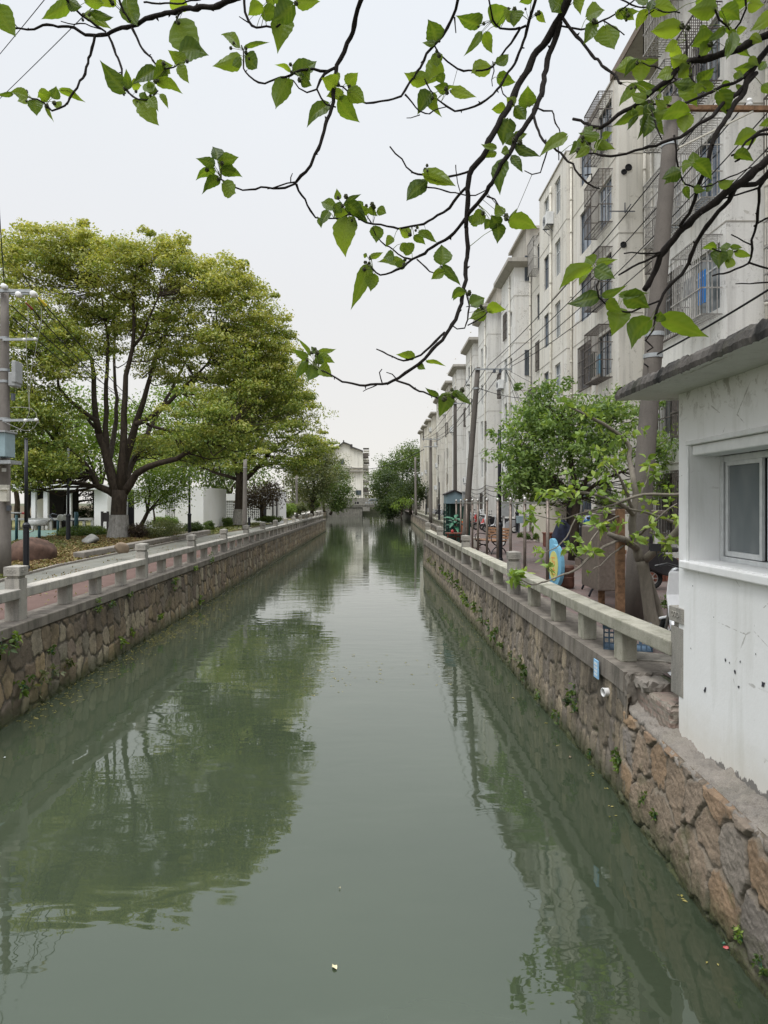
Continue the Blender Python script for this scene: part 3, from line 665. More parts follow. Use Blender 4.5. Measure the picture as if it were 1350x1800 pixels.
# ---------------- buildings ----------------
def face(mb, fr, u0, u1, v0, v1, ops, dep=.14, maxc=3.0):
    us = sorted({u0, u1, *[o[0] for o in ops], *[o[1] for o in ops]}); vs = sorted({v0, v1, *[o[2] for o in ops], *[o[3] for o in ops]})
    for a, b in zip(us, us[1:]):
        for c, d in zip(vs, vs[1:]):
            mu, mv = (a+b)/2, (c+d)/2
            if any(o[0] < mu < o[1] and o[2] < mv < o[3] for o in ops): continue
            mb.add([fr(a, c, 0), fr(b, c, 0), fr(b, d, 0), fr(a, d, 0)], [(0, 1, 2, 3)])
    for a, b, c, d in ops:
        q = [(a, c), (b, c), (b, d), (a, d)]
        for (p, r), (s, t) in zip(q, q[1:]+q[:1]): mb.add([fr(p, r, 0), fr(s, t, 0), fr(s, t, dep), fr(p, r, dep)], [(0, 1, 2, 3)])
PROTO = {}
def win_mesh(w, h, fm, gm, nm=2, ax='x'):
    k = ('w', w, h, fm, gm, nm, ax)
    if k not in PROTO:
        f = MB(); t = .05
        def bx(m, a, b, c, d, x0=-.03, x1=.03):
            if ax == 'x': m.box(x0, x1, a, b, c, d)
            else: m.box(a, b, x0, x1, c, d)
        bx(f, -w/2, w/2, -h/2, -h/2+t); bx(f, -w/2, w/2, h/2-t, h/2); bx(f, -w/2, -w/2+t, -h/2+t, h/2-t); bx(f, w/2-t, w/2, -h/2+t, h/2-t)
        for i in range(1, nm): c = -w/2+w*i/nm; bx(f, c-.025, c+.025, -h/2+t, h/2-t)
        if h > 1.2: bx(f, -w/2+t, w/2-t, h*.18, h*.18+.04, -.025, .025)
        fo = f.build('window', fm); g = MB(); bx(g, -w/2+.02, w/2-.02, -h/2+.02, h/2-.02, -.006, .006); go = g.build('pane', gm)
        PROTO[k] = (fo.data, go.data); bpy.data.objects.remove(fo); bpy.data.objects.remove(go)
    return PROTO[k]
def add_win(parent, p, w, h, fm='dark_frame', gm='glass_dark', nm=2, ax='x'):
    fd, gd = win_mesh(round(w, 2), round(h, 2), fm, gm, nm, ax); o = bpy.data.objects.new('window', fd); COL.objects.link(o); o.parent = parent
    o.location = Vector(p)-parent.location; g = bpy.data.objects.new('pane', gd); COL.objects.link(g); g.parent = o; return o
def cage_mesh(w, h, d, mat, roof=True):
    k = ('c', w, h, d, mat)
    if k not in PROTO:
        m = MB(); b = .016; n = max(3, int(w/.105))
        for i in range(n+1): y = -w/2+w*i/n; m.box(-d-b/2, -d+b/2, y-b/2, y+b/2, -h/2, h/2)
        for z in (-h/2, -h/6, h/6, h/2):
            m.box(-d-b, -d+b, -w/2, w/2, z-b, z+b)
            for s in (-w/2, w/2): m.box(-d, 0, s-b/2, s+b/2, z-b, z+b)
        nd = max(2, int(d/.12))
        for s in (-w/2, w/2):
            for i in range(nd): x = -d+d*i/nd; m.box(x-b/2, x+b/2, s-b/2, s+b/2, -h/2, h/2)
        for i in range(n+1): y = -w/2+w*i/n; m.box(-d, 0, y-b/2, y+b/2, -h/2-b/2, -h/2+b/2); m.box(-d, 0, y-b/2, y+b/2, h/2-b/2, h/2+b/2)
        for i in range(nd): x = -d+d*i/nd; m.box(x-b/2, x+b/2, -w/2, w/2, -h/2-b, -h/2)
        o = m.build('window_cage', mat); PROTO[k] = o.data; bpy.data.objects.remove(o)
    return PROTO[k]
def add_cage(parent, p, w, h, d, mat='cage_metal', rz=0):
    o = bpy.data.objects.new('window_cage', cage_mesh(round(w, 2), round(h, 2), round(d, 2), mat)); COL.objects.link(o); o.parent = parent; o.location = Vector(p)-parent.location; o.rotation_euler = (0, 0, rz); return o
def ac_mesh():
    if 'ac' not in PROTO:
        m = MB(); m.box(-.32, 0, -.4, .4, -.28, .28); m.lathe((-.32, .08, 0), [(.2, -.006), (.2, .0)], 14, 'x')
        m.mats = None; o = m.build('air_conditioner', 'white_paint', bevel=.0)
        PROTO['ac'] = o.data; bpy.data.objects.remove(o)
        m = MB(); m.torus((-.335, .08, 0), .2, .008, 16, 4, 'x'); m.torus((-.335, .08, 0), .1, .006, 12, 4, 'x')
        for k in range(8): t = k*math.pi/4; m.bar((-.335, .08, 0), (-.335, .08+.2*math.cos(t), .2*math.sin(t)), .008)
        m.bar((-.34, -.3, -.3), (0, -.3, -.3), .03); m.bar((-.34, .3, -.3), (0, .3, -.3), .03); m.bar((-.3, -.3, -.3), (0, -.3, -.6), .02); m.bar((-.3, .3, -.3), (0, .3, -.6), .02)
        o = m.build('fan_grille', 'dark_frame'); PROTO['acg'] = o.data; bpy.data.objects.remove(o)
def add_ac(parent, p, rz=0):
    ac_mesh(); o = bpy.data.objects.new('air_conditioner', PROTO['ac']); COL.objects.link(o); o.parent = parent; o.location = Vector(p)-parent.location; o.rotation_euler = (0, 0, rz)
    g = bpy.data.objects.new('fan_grille', PROTO['acg']); COL.objects.link(g); g.parent = o
FL = [GZ+2.8*k for k in range(7)]
def apartment(label, segs, ztop, mat, wins, cornice=None, retwin=None, acs=(), pipes=(), lines=True, group='apartment blocks in the row on the right', floors=6, depth=9.5):
    y0, y1 = segs[0][0], segs[-1][1]; X0 = min(s[2] for s in segs)
    b = empty('apartment_block', label, 'apartment block', (X0, y0, GZ-.05), group=None)
    m = MB(); XB = X0+depth
    prevX = XB
    for i, (ya, yb, x) in enumerate(segs):
        ops = []
        for (wy, ww, wh, cg, fm, gm) in wins:
            if ya < wy < yb:
                for k in range(floors):
                    zc = FL[k]+1.62
                    if zc+wh/2 < ztop-.15: ops.append((wy-ww/2, wy+ww/2, zc-wh/2, zc+wh/2))
        face(m, lambda u, v, d, x=x: (x+d, u, v), ya, yb, GZ-.3, ztop, ops)
        nx = segs[i+1][2] if i+1 < len(segs) else XB
        face(m, lambda u, v, d, ya=ya: (u, ya+d, v), min(x, prevX), max(x, prevX), GZ-.3, ztop, []) if (i == 0 or prevX != x) else None
        if i == len(segs)-1: face(m, lambda u, v, d: (u, yb-d, v), x, XB, GZ-.3, ztop, [])
        prevX = x
        m.add([(x, ya, ztop), (XB, ya, ztop), (XB, yb, ztop), (x, yb, ztop)], [(0, 1, 2, 3)])
    m.add([(XB, y0, GZ-.3), (XB, y1, GZ-.3), (XB, y1, ztop), (XB, y0, ztop)], [(0, 1, 2, 3)])
    P_(m, 'wall', mat, b)
    # dark rooms behind the panes
    for (wy, ww, wh, cg, fm, gm) in wins:
        for (ya, yb, x) in segs:
            if ya < wy < yb:
                for k in range(floors):
                    zc = FL[k]+1.62
                    if zc+wh/2 >= ztop-.15: continue
                    fm2, gm2 = (fm, gm) if random.random() < .8 else (random.choice(['dark_frame', 'frame_alu']), random.choice(['glass_dark', 'glass_grey', 'glass_blue']))
                    add_win(b, (x+.10, wy, zc), ww, wh, fm2, gm2)
                    if cg and random.random() < cg: add_cage(b, (x, wy, zc-.03), ww+.25, wh+.3, .5, random.choice(['cage_metal', 'cage_metal', 'cage_white']))
                    elif k == 0 or random.random() < .12: add_cage(b, (x, wy, zc), ww+.1, wh+.1, .08, 'cage_metal')
                    if random.random() < .24: add_ac(b, (x-.02, wy+ww/2+.55, zc-.7)) if wy+ww/2+.95 < yb else None
    # thin rendered joints at every storey
    if lines:
        m = MB()
        for k in range(1, 6):
            z = FL[k]+.0; px_ = XB
            for i, (ya, yb, x) in enumerate(segs):
                if z < ztop-.2:
                    m.box(x-.012, x, ya, yb, z-.014, z+.014)
                    if px_ > x+.2: m.box(x, min(px_, x+6), ya-.012, ya, z-.014, z+.014)
                px_ = x
        P_(m, 'string_course', 'cornice', b)
    for (ya, yb, x) in segs:
        if cornice == 'each' and x < X0+.3:
            m = MB(); e = .42; z = ztop
            m.add([(x-.06, ya-.06, z-.22), (x+3, ya-.06, z-.22), (x+3, yb+.06, z-.22), (x-.06, yb+.06, z-.22), (x-e, ya-e, z), (x+3, ya-e, z), (x+3, yb+e, z), (x-e, yb+e, z)],
                  [(0, 1, 2, 3), (0, 1, 5, 4), (2, 3, 7, 6), (3, 0, 4, 7), (1, 2, 6, 5)])
            m.box(x-e-.02, x+3, ya-e-.02, yb+e+.02, z, z+.22); P_(m, 'cornice', 'cornice', b)
        elif cornice == 'each':
            m = MB(); m.box(x-.25, x+2, ya+.45, yb-.45, ztop+.02, ztop+.2); P_(m, 'cornice', 'cornice', b)
        elif cornice == 'cap': m = MB(); m.box(x-.05, x+.25, ya-.0, yb, ztop, ztop+.07); P_(m, 'parapet_cap', 'cornice', b)
    if cornice == 'slab':
        m = MB(); m.box(X0-.42, XB, y0-.3, y1+.1, ztop, ztop+.17); P_(m, 'roof_slab', 'cornice', b)
        m = MB(); m.box(X0-.46, X0-.42, y0-.3, y1+.1, ztop-.04, ztop+.2); P_(m, 'roof_edge', 'terracotta', b)
    for (yy, xx) in pipes:
        m = MB(); m.tube([(xx-.07, yy-.07, GZ), (xx-.07, yy-.07, ztop-.4)], .05, 8)
        for k in range(12): z = GZ+.8+k*1.4; m.lathe((xx-.07, yy-.07, z), [(.062, -.04), (.062, .04)], 8)
        P_(m, 'drain_pipe', 'pvc', b, smooth=True)
    if retwin:
        for (xx, yy, k, w, h) in retwin: add_win(b, (xx, yy-.02, FL[k]+1.62), w, h, 'dark_frame', 'glass_dark', 2, 'y')
    for p in acs: add_ac(b, p[:3], p[3] if len(p) > 3 else 0)
    return b
DF, FA = 'dark_frame', 'frame_alu'
A = apartment('nearest apartment block rising behind the white hut, caged windows, wide roof slab', [(7.0, 16.9, 9.4), (16.9, 20.9, 8.4), (20.9, 23.7, 9.3)], 17.15, 'stucco_white',
    [(9.5, 1.5, 1.5, 1, DF, 'glass_dark'), (12.4, 1.5, 1.5, 1, DF, 'glass_dark'), (15.3, 1.5, 1.5, 1, DF, 'glass_dark'), (17.95, 1.5, 1.6, 1, DF, 'glass_blue'), (20.0, 1.2, 1.5, .0, FA, 'glass_dark'), (22.2, 1.3, 1.5, .7, DF, 'glass_dark')],
    cornice='slab', pipes=[(20.9+.22, 9.3), (16.9-.02, 9.4), (23.6, 9.3)])
for k in range(6): add_cage(A, (8.4, 20.0, FL[k]+1.62), 1.5, 1.8, .07 if k < 3 else .5, 'cage_metal' if k < 3 else 'cage_white')
B = apartment('weathered flat parapet apartment block with blue framed windows, second in the row', [(25.0, 30.8, 8.65), (30.8, 35.8, 8.4), (35.8, 41.9, 9.4)], 18.2, 'stucco_warm',
    [(26.5, 1.5, 1.6, .95, DF, 'glass_dark'), (28.9, 1.5, 1.7, .15, DF, 'glass_blue'), (32.3, .95, 1.6, 0, FA, 'glass_grey'), (34.4, .9, 1.6, 0, DF, 'glass_blue'), (37.4, 1.0, 1.5, .2, DF, 'glass_dark'), (40.1, 1.2, 1.5, .3, DF, 'glass_dark')],
    cornice='cap', pipes=[(33.35, 8.4), (36.1, 9.4), (25.0, 9.6), (30.8, 8.65)])
C_ = apartment('grey white apartment block with deep concrete cornice beside the flat parapet block', [(42.2, 46.4, 8.4), (46.4, 51.5, 9.4), (51.8, 56.5, 8.4), (56.5, 58.9, 9.4)], 17.2, 'stucco_white',
    [(44.9, .9, 1.5, 0, FA, 'glass_grey'), (43.1, .5, .9, 0, DF, 'glass_dark'), (48.9, .5, .8, 0, DF, 'glass_dark'), (52.7, .5, .9, 0, DF, 'glass_dark'), (47.8, 1.0, 1.4, .2, DF, 'glass_dark'), (50.2, 1.0, 1.4, .2, DF, 'glass_dark'), (54.7, .9, 1.5, 0, FA, 'glass_grey'), (57.8, 1.0, 1.4, 0, DF, 'glass_dark')],
    cornice='each', pipes=[(43.4, 8.4), (47.2, 9.4), (42.2, 9.4), (52.8, 8.4)], retwin=[(9.2, 42.2, 5, .36, 1.5), (9.2, 42.2, 3, .36, 1.5), (9.2, 42.2, 1, .36, 1.5)])
for (a_, b_, r_) in ((1105, 294, .10), (1097, 302, .08), (1096, 430, .09)):      # exhaust holes in the return wall
    m = MB(); c = at(a_, b_, 24.99); m.torus((c.x, c.y, c.z), r_, .025, 16, 6, 'y'); m.lathe((c.x, c.y, c.z), [(r_, -.006), (r_, .0)], 16, 'y'); P_(m, 'vent_hole', 'dark_interior', B)
for (y_, z_2, w_, h_, mt) in ((26.9, 8.2, .5, .9, 'dark_green'), (26.2, 8.1, .35, .7, 'sign_cyan'), (28.9, 10.6, .5, .5, 'white_paint'), (26.5, 11.0, .4, .6, 'grey_paint'), (26.7, 5.3, .6, .5, 'dark_cloth')):
    m = MB(); 
    for k in range(6): m.box(8.65-.34+.02*math.sin(k*2), 8.65-.32+.02*math.sin(k*2), y_-w_/2+w_*k/6, y_-w_/2+w_*(k+.9)/6, z_2-h_/2, z_2+h_/2)
    P_(m, 'hung_laundry', mt, B)
for (y_, z_2, w_, h_, mt) in ((17.5, 8.3, .35, .8, 'blue_plastic'), (18.3, 8.5, .5, .5, 'grey_paint'), (18.0, 14.0, .6, .5, 'dark_cloth'), (17.6, 11.0, .4, .6, 'white_paint')):
    m = MB()
    for k in range(6): m.box(8.4-.30+.02*math.sin(k*2), 8.4-.28+.02*math.sin(k*2), y_-w_/2+w_*k/6, y_-w_/2+w_*(k+.9)/6, z_2-h_/2, z_2+h_/2)
    P_(m, 'hung_laundry', mt, A)
m = MB(); c = at(1093, 372, 24.95); m.bar((c.x-.45, c.y-.03, c.z), (c.x+.45, c.y-.03, c.z), .03); m.bar((c.x+.1, c.y-.03, c.z+.3), (c.x+.1, c.y-.03, c.z-.05), .03); m.bar((c.x+.1, c.y-.03, c.z-.05), (c.x+.1, c.y-.6, c.z), .03); P_(m, 'bracket', 'dark_frame', B)
m = MB(); m.box(9.2, 12.5, 42.6, 47, 17.4, 19.4); m.box(9.0, 12.7, 42.4, 47.2, 19.4, 19.55); P_(m, 'stair_house', 'cornice', C_)
m = MB(); m.box(9.2, 12.5, 52.6, 57, 17.4, 18.9); m.box(9.0, 12.7, 52.4, 57.2, 18.9, 19.05); P_(m, 'stair_house', 'cornice', C_)
apartment('mid distance cream apartment block with twin bays above the leaning poles', [(59.2, 64, 8.4), (64, 70.4, 9.4), (70.7, 75, 8.4), (75, 78, 9.4)], 16.5, 'stucco_white',
    [(62, .9, 1.5, 0, DF, 'glass_dark'), (60.3, .6, 1.0, 0, DF, 'glass_dark'), (67.5, .6, .9, 0, DF, 'glass_dark'), (71.8, .6, 1.0, 0, DF, 'glass_dark'), (66, 1.0, 1.4, .5, DF, 'glass_dark'), (69, 1.0, 1.4, .3, DF, 'glass_dark'), (73, .9, 1.5, 0, DF, 'glass_dark'), (76.5, 1, 1.4, 0, DF, 'glass_dark')],
    cornice='each', pipes=[(60.5, 8.4), (65, 9.4), (71.6, 8.4)])
apartment('far cream apartment block standing before the end block of the row', [(78.4, 82.6, 8.4), (82.6, 89, 9.4), (89.4, 93.6, 8.4), (93.6, 97, 9.4)], 16.2, 'stucco_warm',
    [(80.9, .9, 1.5, 0, DF, 'glass_dark'), (79.3, .6, 1.0, 0, DF, 'glass_dark'), (87.4, 1.0, 1.4, .5, DF, 'glass_dark'), (90.4, .6, 1.0, 0, DF, 'glass_dark'), (85, 1.0, 1.4, 0, DF, 'glass_dark'), (92, .9, 1.5, 0, DF, 'glass_dark'), (95.5, 1.0, 1.4, 0, DF, 'glass_dark')],
    cornice='each', pipes=[(79.6, 8.4), (90.6, 8.4)])
apartment('farthest apartment block at the end of the right hand row, stepped bays', [(98, 102, 8.4), (102, 106, 9.4), (106.4, 110.4, 8.4), (110.4, 114, 9.4), (114.4, 118.4, 8.4), (118.4, 122, 9.4), (122.4, 126, 8.4)], 15.3, 'stucco_far',
    [(100.4, .9, 1.5, 0, DF, 'glass_dark'), (108.8, .9, 1.5, 0, DF, 'glass_dark'), (116.8, .9, 1.5, 0, DF, 'glass_dark'), (124.4, .9, 1.5, 0, DF, 'glass_dark')], cornice='each', pipes=[(99.6, 8.4), (107.6, 8.4)])

# gable house beyond the bridge
gb = empty('gable_house', 'pale yellow gabled apartment building standing beyond the bridge at the end of the canal', 'building', (-7, 178, 1.3))
gx = lambda px: X(px, 178); gz = lambda py: Z(py, 178)
prof = [(gx(578), 1), (gx(578), gz(797)), (gx(590), gz(790)), (gx(604), gz(778.5)), (gx(618), gz(784)), (gx(619), gz(787)), (gx(638), gz(794)), (gx(638), 1)]
m = MB(); m.prism(prof, 178, 215, 'y'); stucco('stucco_cream', (.78, .76, .68), streak=.75, amount=.4); P_(m, 'wall', 'stucco_cream', gb)
m = MB()
for (a, b) in zip(prof[1:-1], prof[2:-1]): 
    if abs(a[0]-b[0]) > .3: m.bar((a[0], 177.6, a[1]+.15), (b[0], 177.6, b[1]+.15), .6, .25); m.add([(a[0], 177.4, a[1]+.2), (b[0], 177.4, b[1]+.2), (b[0], 215, b[1]+.2), (a[0], 215, a[1]+.2)], [(0, 1, 2, 3)])
P_(m, 'roof', 'roof_tile', gb)
m = MB(); m.box(gx(616), gx(619.5), 177.5, 179.5, gz(788), gz(781)); m.box(gx(603), gx(605), 177.6, 178.4, gz(779), gz(774)); P_(m, 'chimney', 'roof_tile', gb)
m = MB(); m.box(gx(606), gx(638), 177.2, 178, gz(829), gz(827.5)); m.box(gx(606), gx(638), 177.5, 178, gz(823.5), gz(822)); P_(m, 'string_course', 'cornice', gb)
add_win(gb, (gx(601), 177.9, gz(812)), 1.1, 1.3, DF, 'glass_dark', 2, 'y'); add_win(gb, (gx(630), 177.9, gz(866)), 1.4, 1.2, DF, 'glass_dark', 2, 'y')
for k in range(5):
    z = 3+k*2.9
    for j in range(4):
        y = 180+j*8; m = MB(); m.box(gx(638), gx(638)+1.3, y, y+4, z, z+1.0); m.box(gx(638), gx(638)+1.35, y-.1, y+4.1, z-.12, z); m.box(gx(638), gx(638)+1.5, y-.2, y+4.2, z+2.2, z+2.3); P_(m, 'balcony', random.choice(['stucco_cream', 'cage_metal', 'cornice']), gb)
        add_cage(gb, (gx(638), y+6, z+1), 1.6, 1.5, .6)
        add_ac(gb, (gx(638)+.33, y+5.2, z-.2), math.pi)
m = MB(); m.box(gx(590), gx(650), 172, 177.5, 1, 4.2); P_(m, 'annexe', 'bridge_stone', gb)
m = MB(); m.box(gx(592), gx(594), 171.9, 172, 1.5, 3.6); m.box(gx(625), gx(632), 171.9, 172, 1.5, 3.4); P_(m, 'doorway', 'dark_interior', gb)

# ---------------- the white hut ----------------
hut = empty('hut', 'small white painted hut with overhanging mossy concrete roof on the right canal wall', 'hut', (2.7, 6.25, .95))
HX, HY0, HY1 = 2.70, 1.2, 6.27
m = MB()
face(m, lambda u, v, d: (HX+d, u, v), HY0, HY1, .92, 3.98, [(3.5, 6.06, 2.51, 3.49)], dep=.30)
face(m, lambda u, v, d: (u, HY1-d, v), HX, 6.3, .92, 3.98, [])
face(m, lambda u, v, d: (u, HY0+d, v), HX, 6.3, .92, 3.98, [])
m.add([(6.3, HY0, .92), (6.3, HY1, .92), (6.3, HY1, 3.98), (6.3, HY0, 3.98)], [(0, 1, 2, 3)])
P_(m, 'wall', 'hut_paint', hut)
# raised plaster surround of the window
m = MB(); m.box(HX-.014, HX, 3.4, 6.11, 3.49, 3.53); m.box(HX-.014, HX, 6.06, 6.105, 2.46, 3.49); P_(m, 'window_surround', 'white_paint', hut, bevel=.006)
m = MB(); m.box(HX-.045, HX+.28, 3.4, 6.17, 2.435, 2.505); P_(m, 'window_sill', 'rail_stone' if False else 'hut_paint', hut, bevel=.012)
m = MB(); m.box(HX+.02, HX+.26, 3.5, 6.055, 3.40, 3.487); P_(m, 'blind_box', 'white_paint', hut, bevel=.01)
wf = MB(); wx = HX+.285
wf.box(wx-.03, wx+.04, 6.0, 6.055, 2.51, 3.395); wf.box(wx-.03, wx+.04, 3.5, 6.0, 2.51, 2.55); wf.box(wx-.03, wx+.04, 3.5, 5.99, 3.345, 3.395)
for (a, b, q) in ((5.42, 5.98, 0), (4.86, 5.40, .03), (4.28, 4.84, 0), (3.6, 4.26, .03)):
    wf.box(wx-.02+q, wx+.01+q, a, a+.035, 2.555, 3.35); wf.box(wx-.02+q, wx+.01+q, b-.035, b, 2.555, 3.35); wf.box(wx-.02+q, wx+.01+q, a+.035, b-.035, 2.555, 2.60); wf.box(wx-.02+q, wx+.01+q, a+.035, b-.035, 3.31, 3.35)
w_ = P_(wf, 'window', 'frame_alu', hut, bevel=.004)
m = MB(); m.box(wx+.0, wx+.006, 5.44, 5.96, 2.59, 3.32); m.box(wx+.03, wx+.036, 3.5, 5.36, 2.6, 3.32); P_(m, 'pane', 'glass_grey', w_)
m = MB(); m.box(wx+.3, wx+.32, 3.2, 6.2, 2.3, 3.5); P_(m, 'interior', 'slat_dark', hut)
# roof slab with a crumbling edge
def slab_mesh():
    X0, X1, Y0, Y1, zb, zt = 2.24, 6.7, .8, 6.62, 3.95, 4.07
    m = MB(); per = []
    def edge(a, b, n):
        for i in range(n): t = i/n; per.append((a[0]+(b[0]-a[0])*t, a[1]+(b[1]-a[1])*t))
    edge((X0, Y0), (X0, Y1), 230); edge((X0, Y1), (X1, Y1), 120); edge((X1, Y1), (X1, Y0), 10); edge((X1, Y0), (X0, Y0), 10)
    n = len(per); rr = np.random.default_rng(5)
    w1 = np.convolve(rr.normal(0, 1, n+20), np.ones(9)/9, 'valid')[:n]; w2 = rr.normal(0, 1, n)
    st = np.interp(np.arange(n), np.arange(0, n+40, 23), rr.uniform(-1, 1, len(np.arange(0, n+40, 23))))
    rings = []
    for (inset, z, a, b_, c_) in ((.07, zb+.004, .0, .002, 0), (.012, zb, .006, .004, 0), (0, zb+.04, .02, .006, .002), (.012, zt-.03, .03, .016, .004), (.035, zt, .05, .022, .006)):
        ring = []
        for i, (x, y) in enumerate(per):
            cx, cy = (X0+X1)/2, (Y0+Y1)/2; dx = inset+abs(w1[i])*a+abs(w2[i])*b_
            xx = x+dx if x <= X0+1e-6 else (x-dx if x >= X1-1e-6 else x); yy = y-dx if y >= Y1-1e-6 else (y+dx if y <= Y0+1e-6 else y)
            zz = z+(st[i]*c_+w1[i]*a*.6+w2[i]*b_*.4 if z > zb+.02 else w2[i]*.002)
            ring.append((xx, yy, zz))
        rings.append(ring)
    vs = [p for r_ in rings for p in r_]; k = len(rings)
    fs = [(j*n+i, j*n+(i+1) % n, (j+1)*n+(i+1) % n, (j+1)*n+i) for j in range(k-1) for i in range(n)]
    fs += [tuple(range(n))[::-1], tuple((k-1)*n+i for i in range(n))]
    m.add(vs, fs); m.mi = [0]*len(fs)
    # soffit faces get the pale paint
    for q in range(n): m.mi[q] = 1
    m.mi[(k-1)*n] = 1
    return m
stucco('soffit_paint', (.60, .60, .565), streak=.35, amount=.35)
P_(slab_mesh(), 'roof_slab', None, hut, mats=['roof_slab', 'soffit_paint'])
# peeled patches, thin chips standing off the wall
m = MB(); m2 = MB()
for (px, py, s) in ((1240, 1212, .030), (1292, 1180, .022), (1299, 1208, .02), (1342, 1202, .034), (1276, 1160, .018), (1283, 1165, .012), (1302, 1163, .012), (1329, 1150, .008), (1215, 1140, .01), (1255, 1085, .008), (1218, 1030, .009)):
    Yp = HX*F/(px-VX); c = at(px, py, Yp); k = 9; vs = []
    a0 = random.random()*6
    for i in range(k):
        t = a0+2*math.pi*i/k; r_ = s*random.uniform(.35, 1.1); vs.append((HX-.003, c.y+r_*math.cos(t)*.9, c.z+r_*math.sin(t)))
    m.add(vs+[(HX-.0032, c.y, c.z)], [(i, (i+1) % k, k) for i in range(k)])
    vs = [(HX-.006, c.y-s*.5, c.z-s*.5), (HX-.006, c.y+s*.7, c.z-s*.8), (HX-.035, c.y+s*.8, c.z-s*1.5), (HX-.028, c.y-s*.2, c.z-s*1.4)]; pass
P_(m, 'peeled_patch', 'cornice' if False else 'dark_cloth', hut)

# ---------------- pavilion on the left ----------------
pv = empty('pavilion', 'long low white garden pavilion with flat roof, round moon gate and white end walls', 'pavilion', (-16, 46, GZ))
YP = 46; x_ = lambda px, Y=YP: X(px, Y); z_ = lambda py, Y=YP: Z(py, Y)
m = MB(); m.box(x_(-30), x_(190), YP-1.2, YP+7, z_(861), z_(852)); m.box(x_(234), x_(312), YP-.3, YP+7, z_(864), z_(855)); P_(m, 'roof', 'pavilion_white', pv)
for q in ((x_(174), x_(197), YP-.8, YP+6, GZ, z_(861)), (x_(236), x_(290), YP, YP+.3, GZ, z_(864)), (x_(316), x_(364), YP-1, YP+6, GZ, z_(857)), (x_(-20), x_(35), YP+6.2, YP+6.5, GZ, z_(861)), (x_(95), x_(174), YP+6.3, YP+6.6, GZ, z_(861))):
    m = MB(); m.box(*q); P_(m, 'wall', 'pavilion_white', pv)
for px in (70, 91, 131):
    m = MB(); m.box(x_(px)-.13, x_(px)+.13, YP-.9, YP-.64, GZ, z_(861)); P_(m, 'column', 'pavilion_white', pv)
for k in range(7):
    m = MB(); m.box(x_(291+k*3), x_(291+k*3)+.05, YP-.2, YP+.5, GZ+.2, z_(864)); P_(m, 'fin', 'pavilion_white', pv)
m = MB(); m.box(x_(309), x_(316), YP+1.5, YP+1.7, GZ, z_(860)); m.box(x_(197), x_(236), YP+3, YP+3.2, GZ, z_(862)); P_(m, 'dark_recess', 'dark_interior', pv)
m = MB()                                             # dark slat screen with a round opening
cx, cz, rr_ = x_(50), z_(900), .93
for k in range(70):
    xx = x_(22)+k*(x_(88)-x_(22))/70
    d = abs(xx-cx)
    if d < rr_:
        hh = math.sqrt(rr_**2-d*d); m.box(xx, xx+.045, YP+2, YP+2.05, cz+hh, z_(861)); m.box(xx, xx+.045, YP+2, YP+2.05, GZ, cz-hh)
    else: m.box(xx, xx+.045, YP+2, YP+2.05, GZ, z_(861))
m.torus((cx, YP+2.02, cz), rr_, .05, 32, 6, 'y'); P_(m, 'moon_gate_screen', 'slat_dark', pv)
m = MB(); m.box(x_(22), x_(88), YP+4.4, YP+4.5, GZ, z_(861)); P_(m, 'rear_screen', 'slat_dark', pv)
m = MB(); m.box(x_(20), x_(178), YP-1.6, YP-1.3, GZ+.62, GZ+.75)
for px in range(22, 178, 14): m.box(x_(px), x_(px+4), YP-1.55, YP-1.35, GZ, GZ+.62)
P_(m, 'low_bench_wall', 'granite_grey', pv)
for px in (178, 188):
    pass
# lattice court wall further right
lt = empty('lattice_wall', 'white garden wall with square lattice panel beside the second camphor tree', 'wall', (-12, 60, GZ))
YL = 60; xl = lambda px: X(px, YL); zl = lambda py: Z(py, YL)
for q in ((xl(365), xl(470), YL, YL+.2, zl(880), zl(868)), (xl(470), xl(493), YL-.5, YL+4, GZ, zl(864)), (xl(365), xl(470), YL, YL+.2, GZ, GZ+.3)):
    m = MB(); m.box(*q); P_(m, 'wall', 'pavilion_white', lt)
m = MB()
for k in range(27): xx = xl(366)+k*(xl(455)-xl(366))/26; m.box(xx, xx+.045, YL+.05, YL+.1, GZ+.3, zl(880))
for k in range(11): zz = GZ+.35+k*(zl(880)-GZ-.35)/11; m.box(xl(366), xl(455), YL+.06, YL+.09, zz, zz+.04)
P_(m, 'lattice_panel', 'white_paint', lt)
m = MB(); m.box(xl(365), xl(474), YL+3.5, YL+3.7, GZ, zl(870)); P_(m, 'dark_recess', 'dark_interior', lt)
for (xa, xb) in ((480, 482), (487, 489)):
    m = MB(); m.box(xl(xa), xl(xb), YL-.56, YL-.5, GZ, zl(870)); P_(m, 'slit', 'slat_dark', lt)
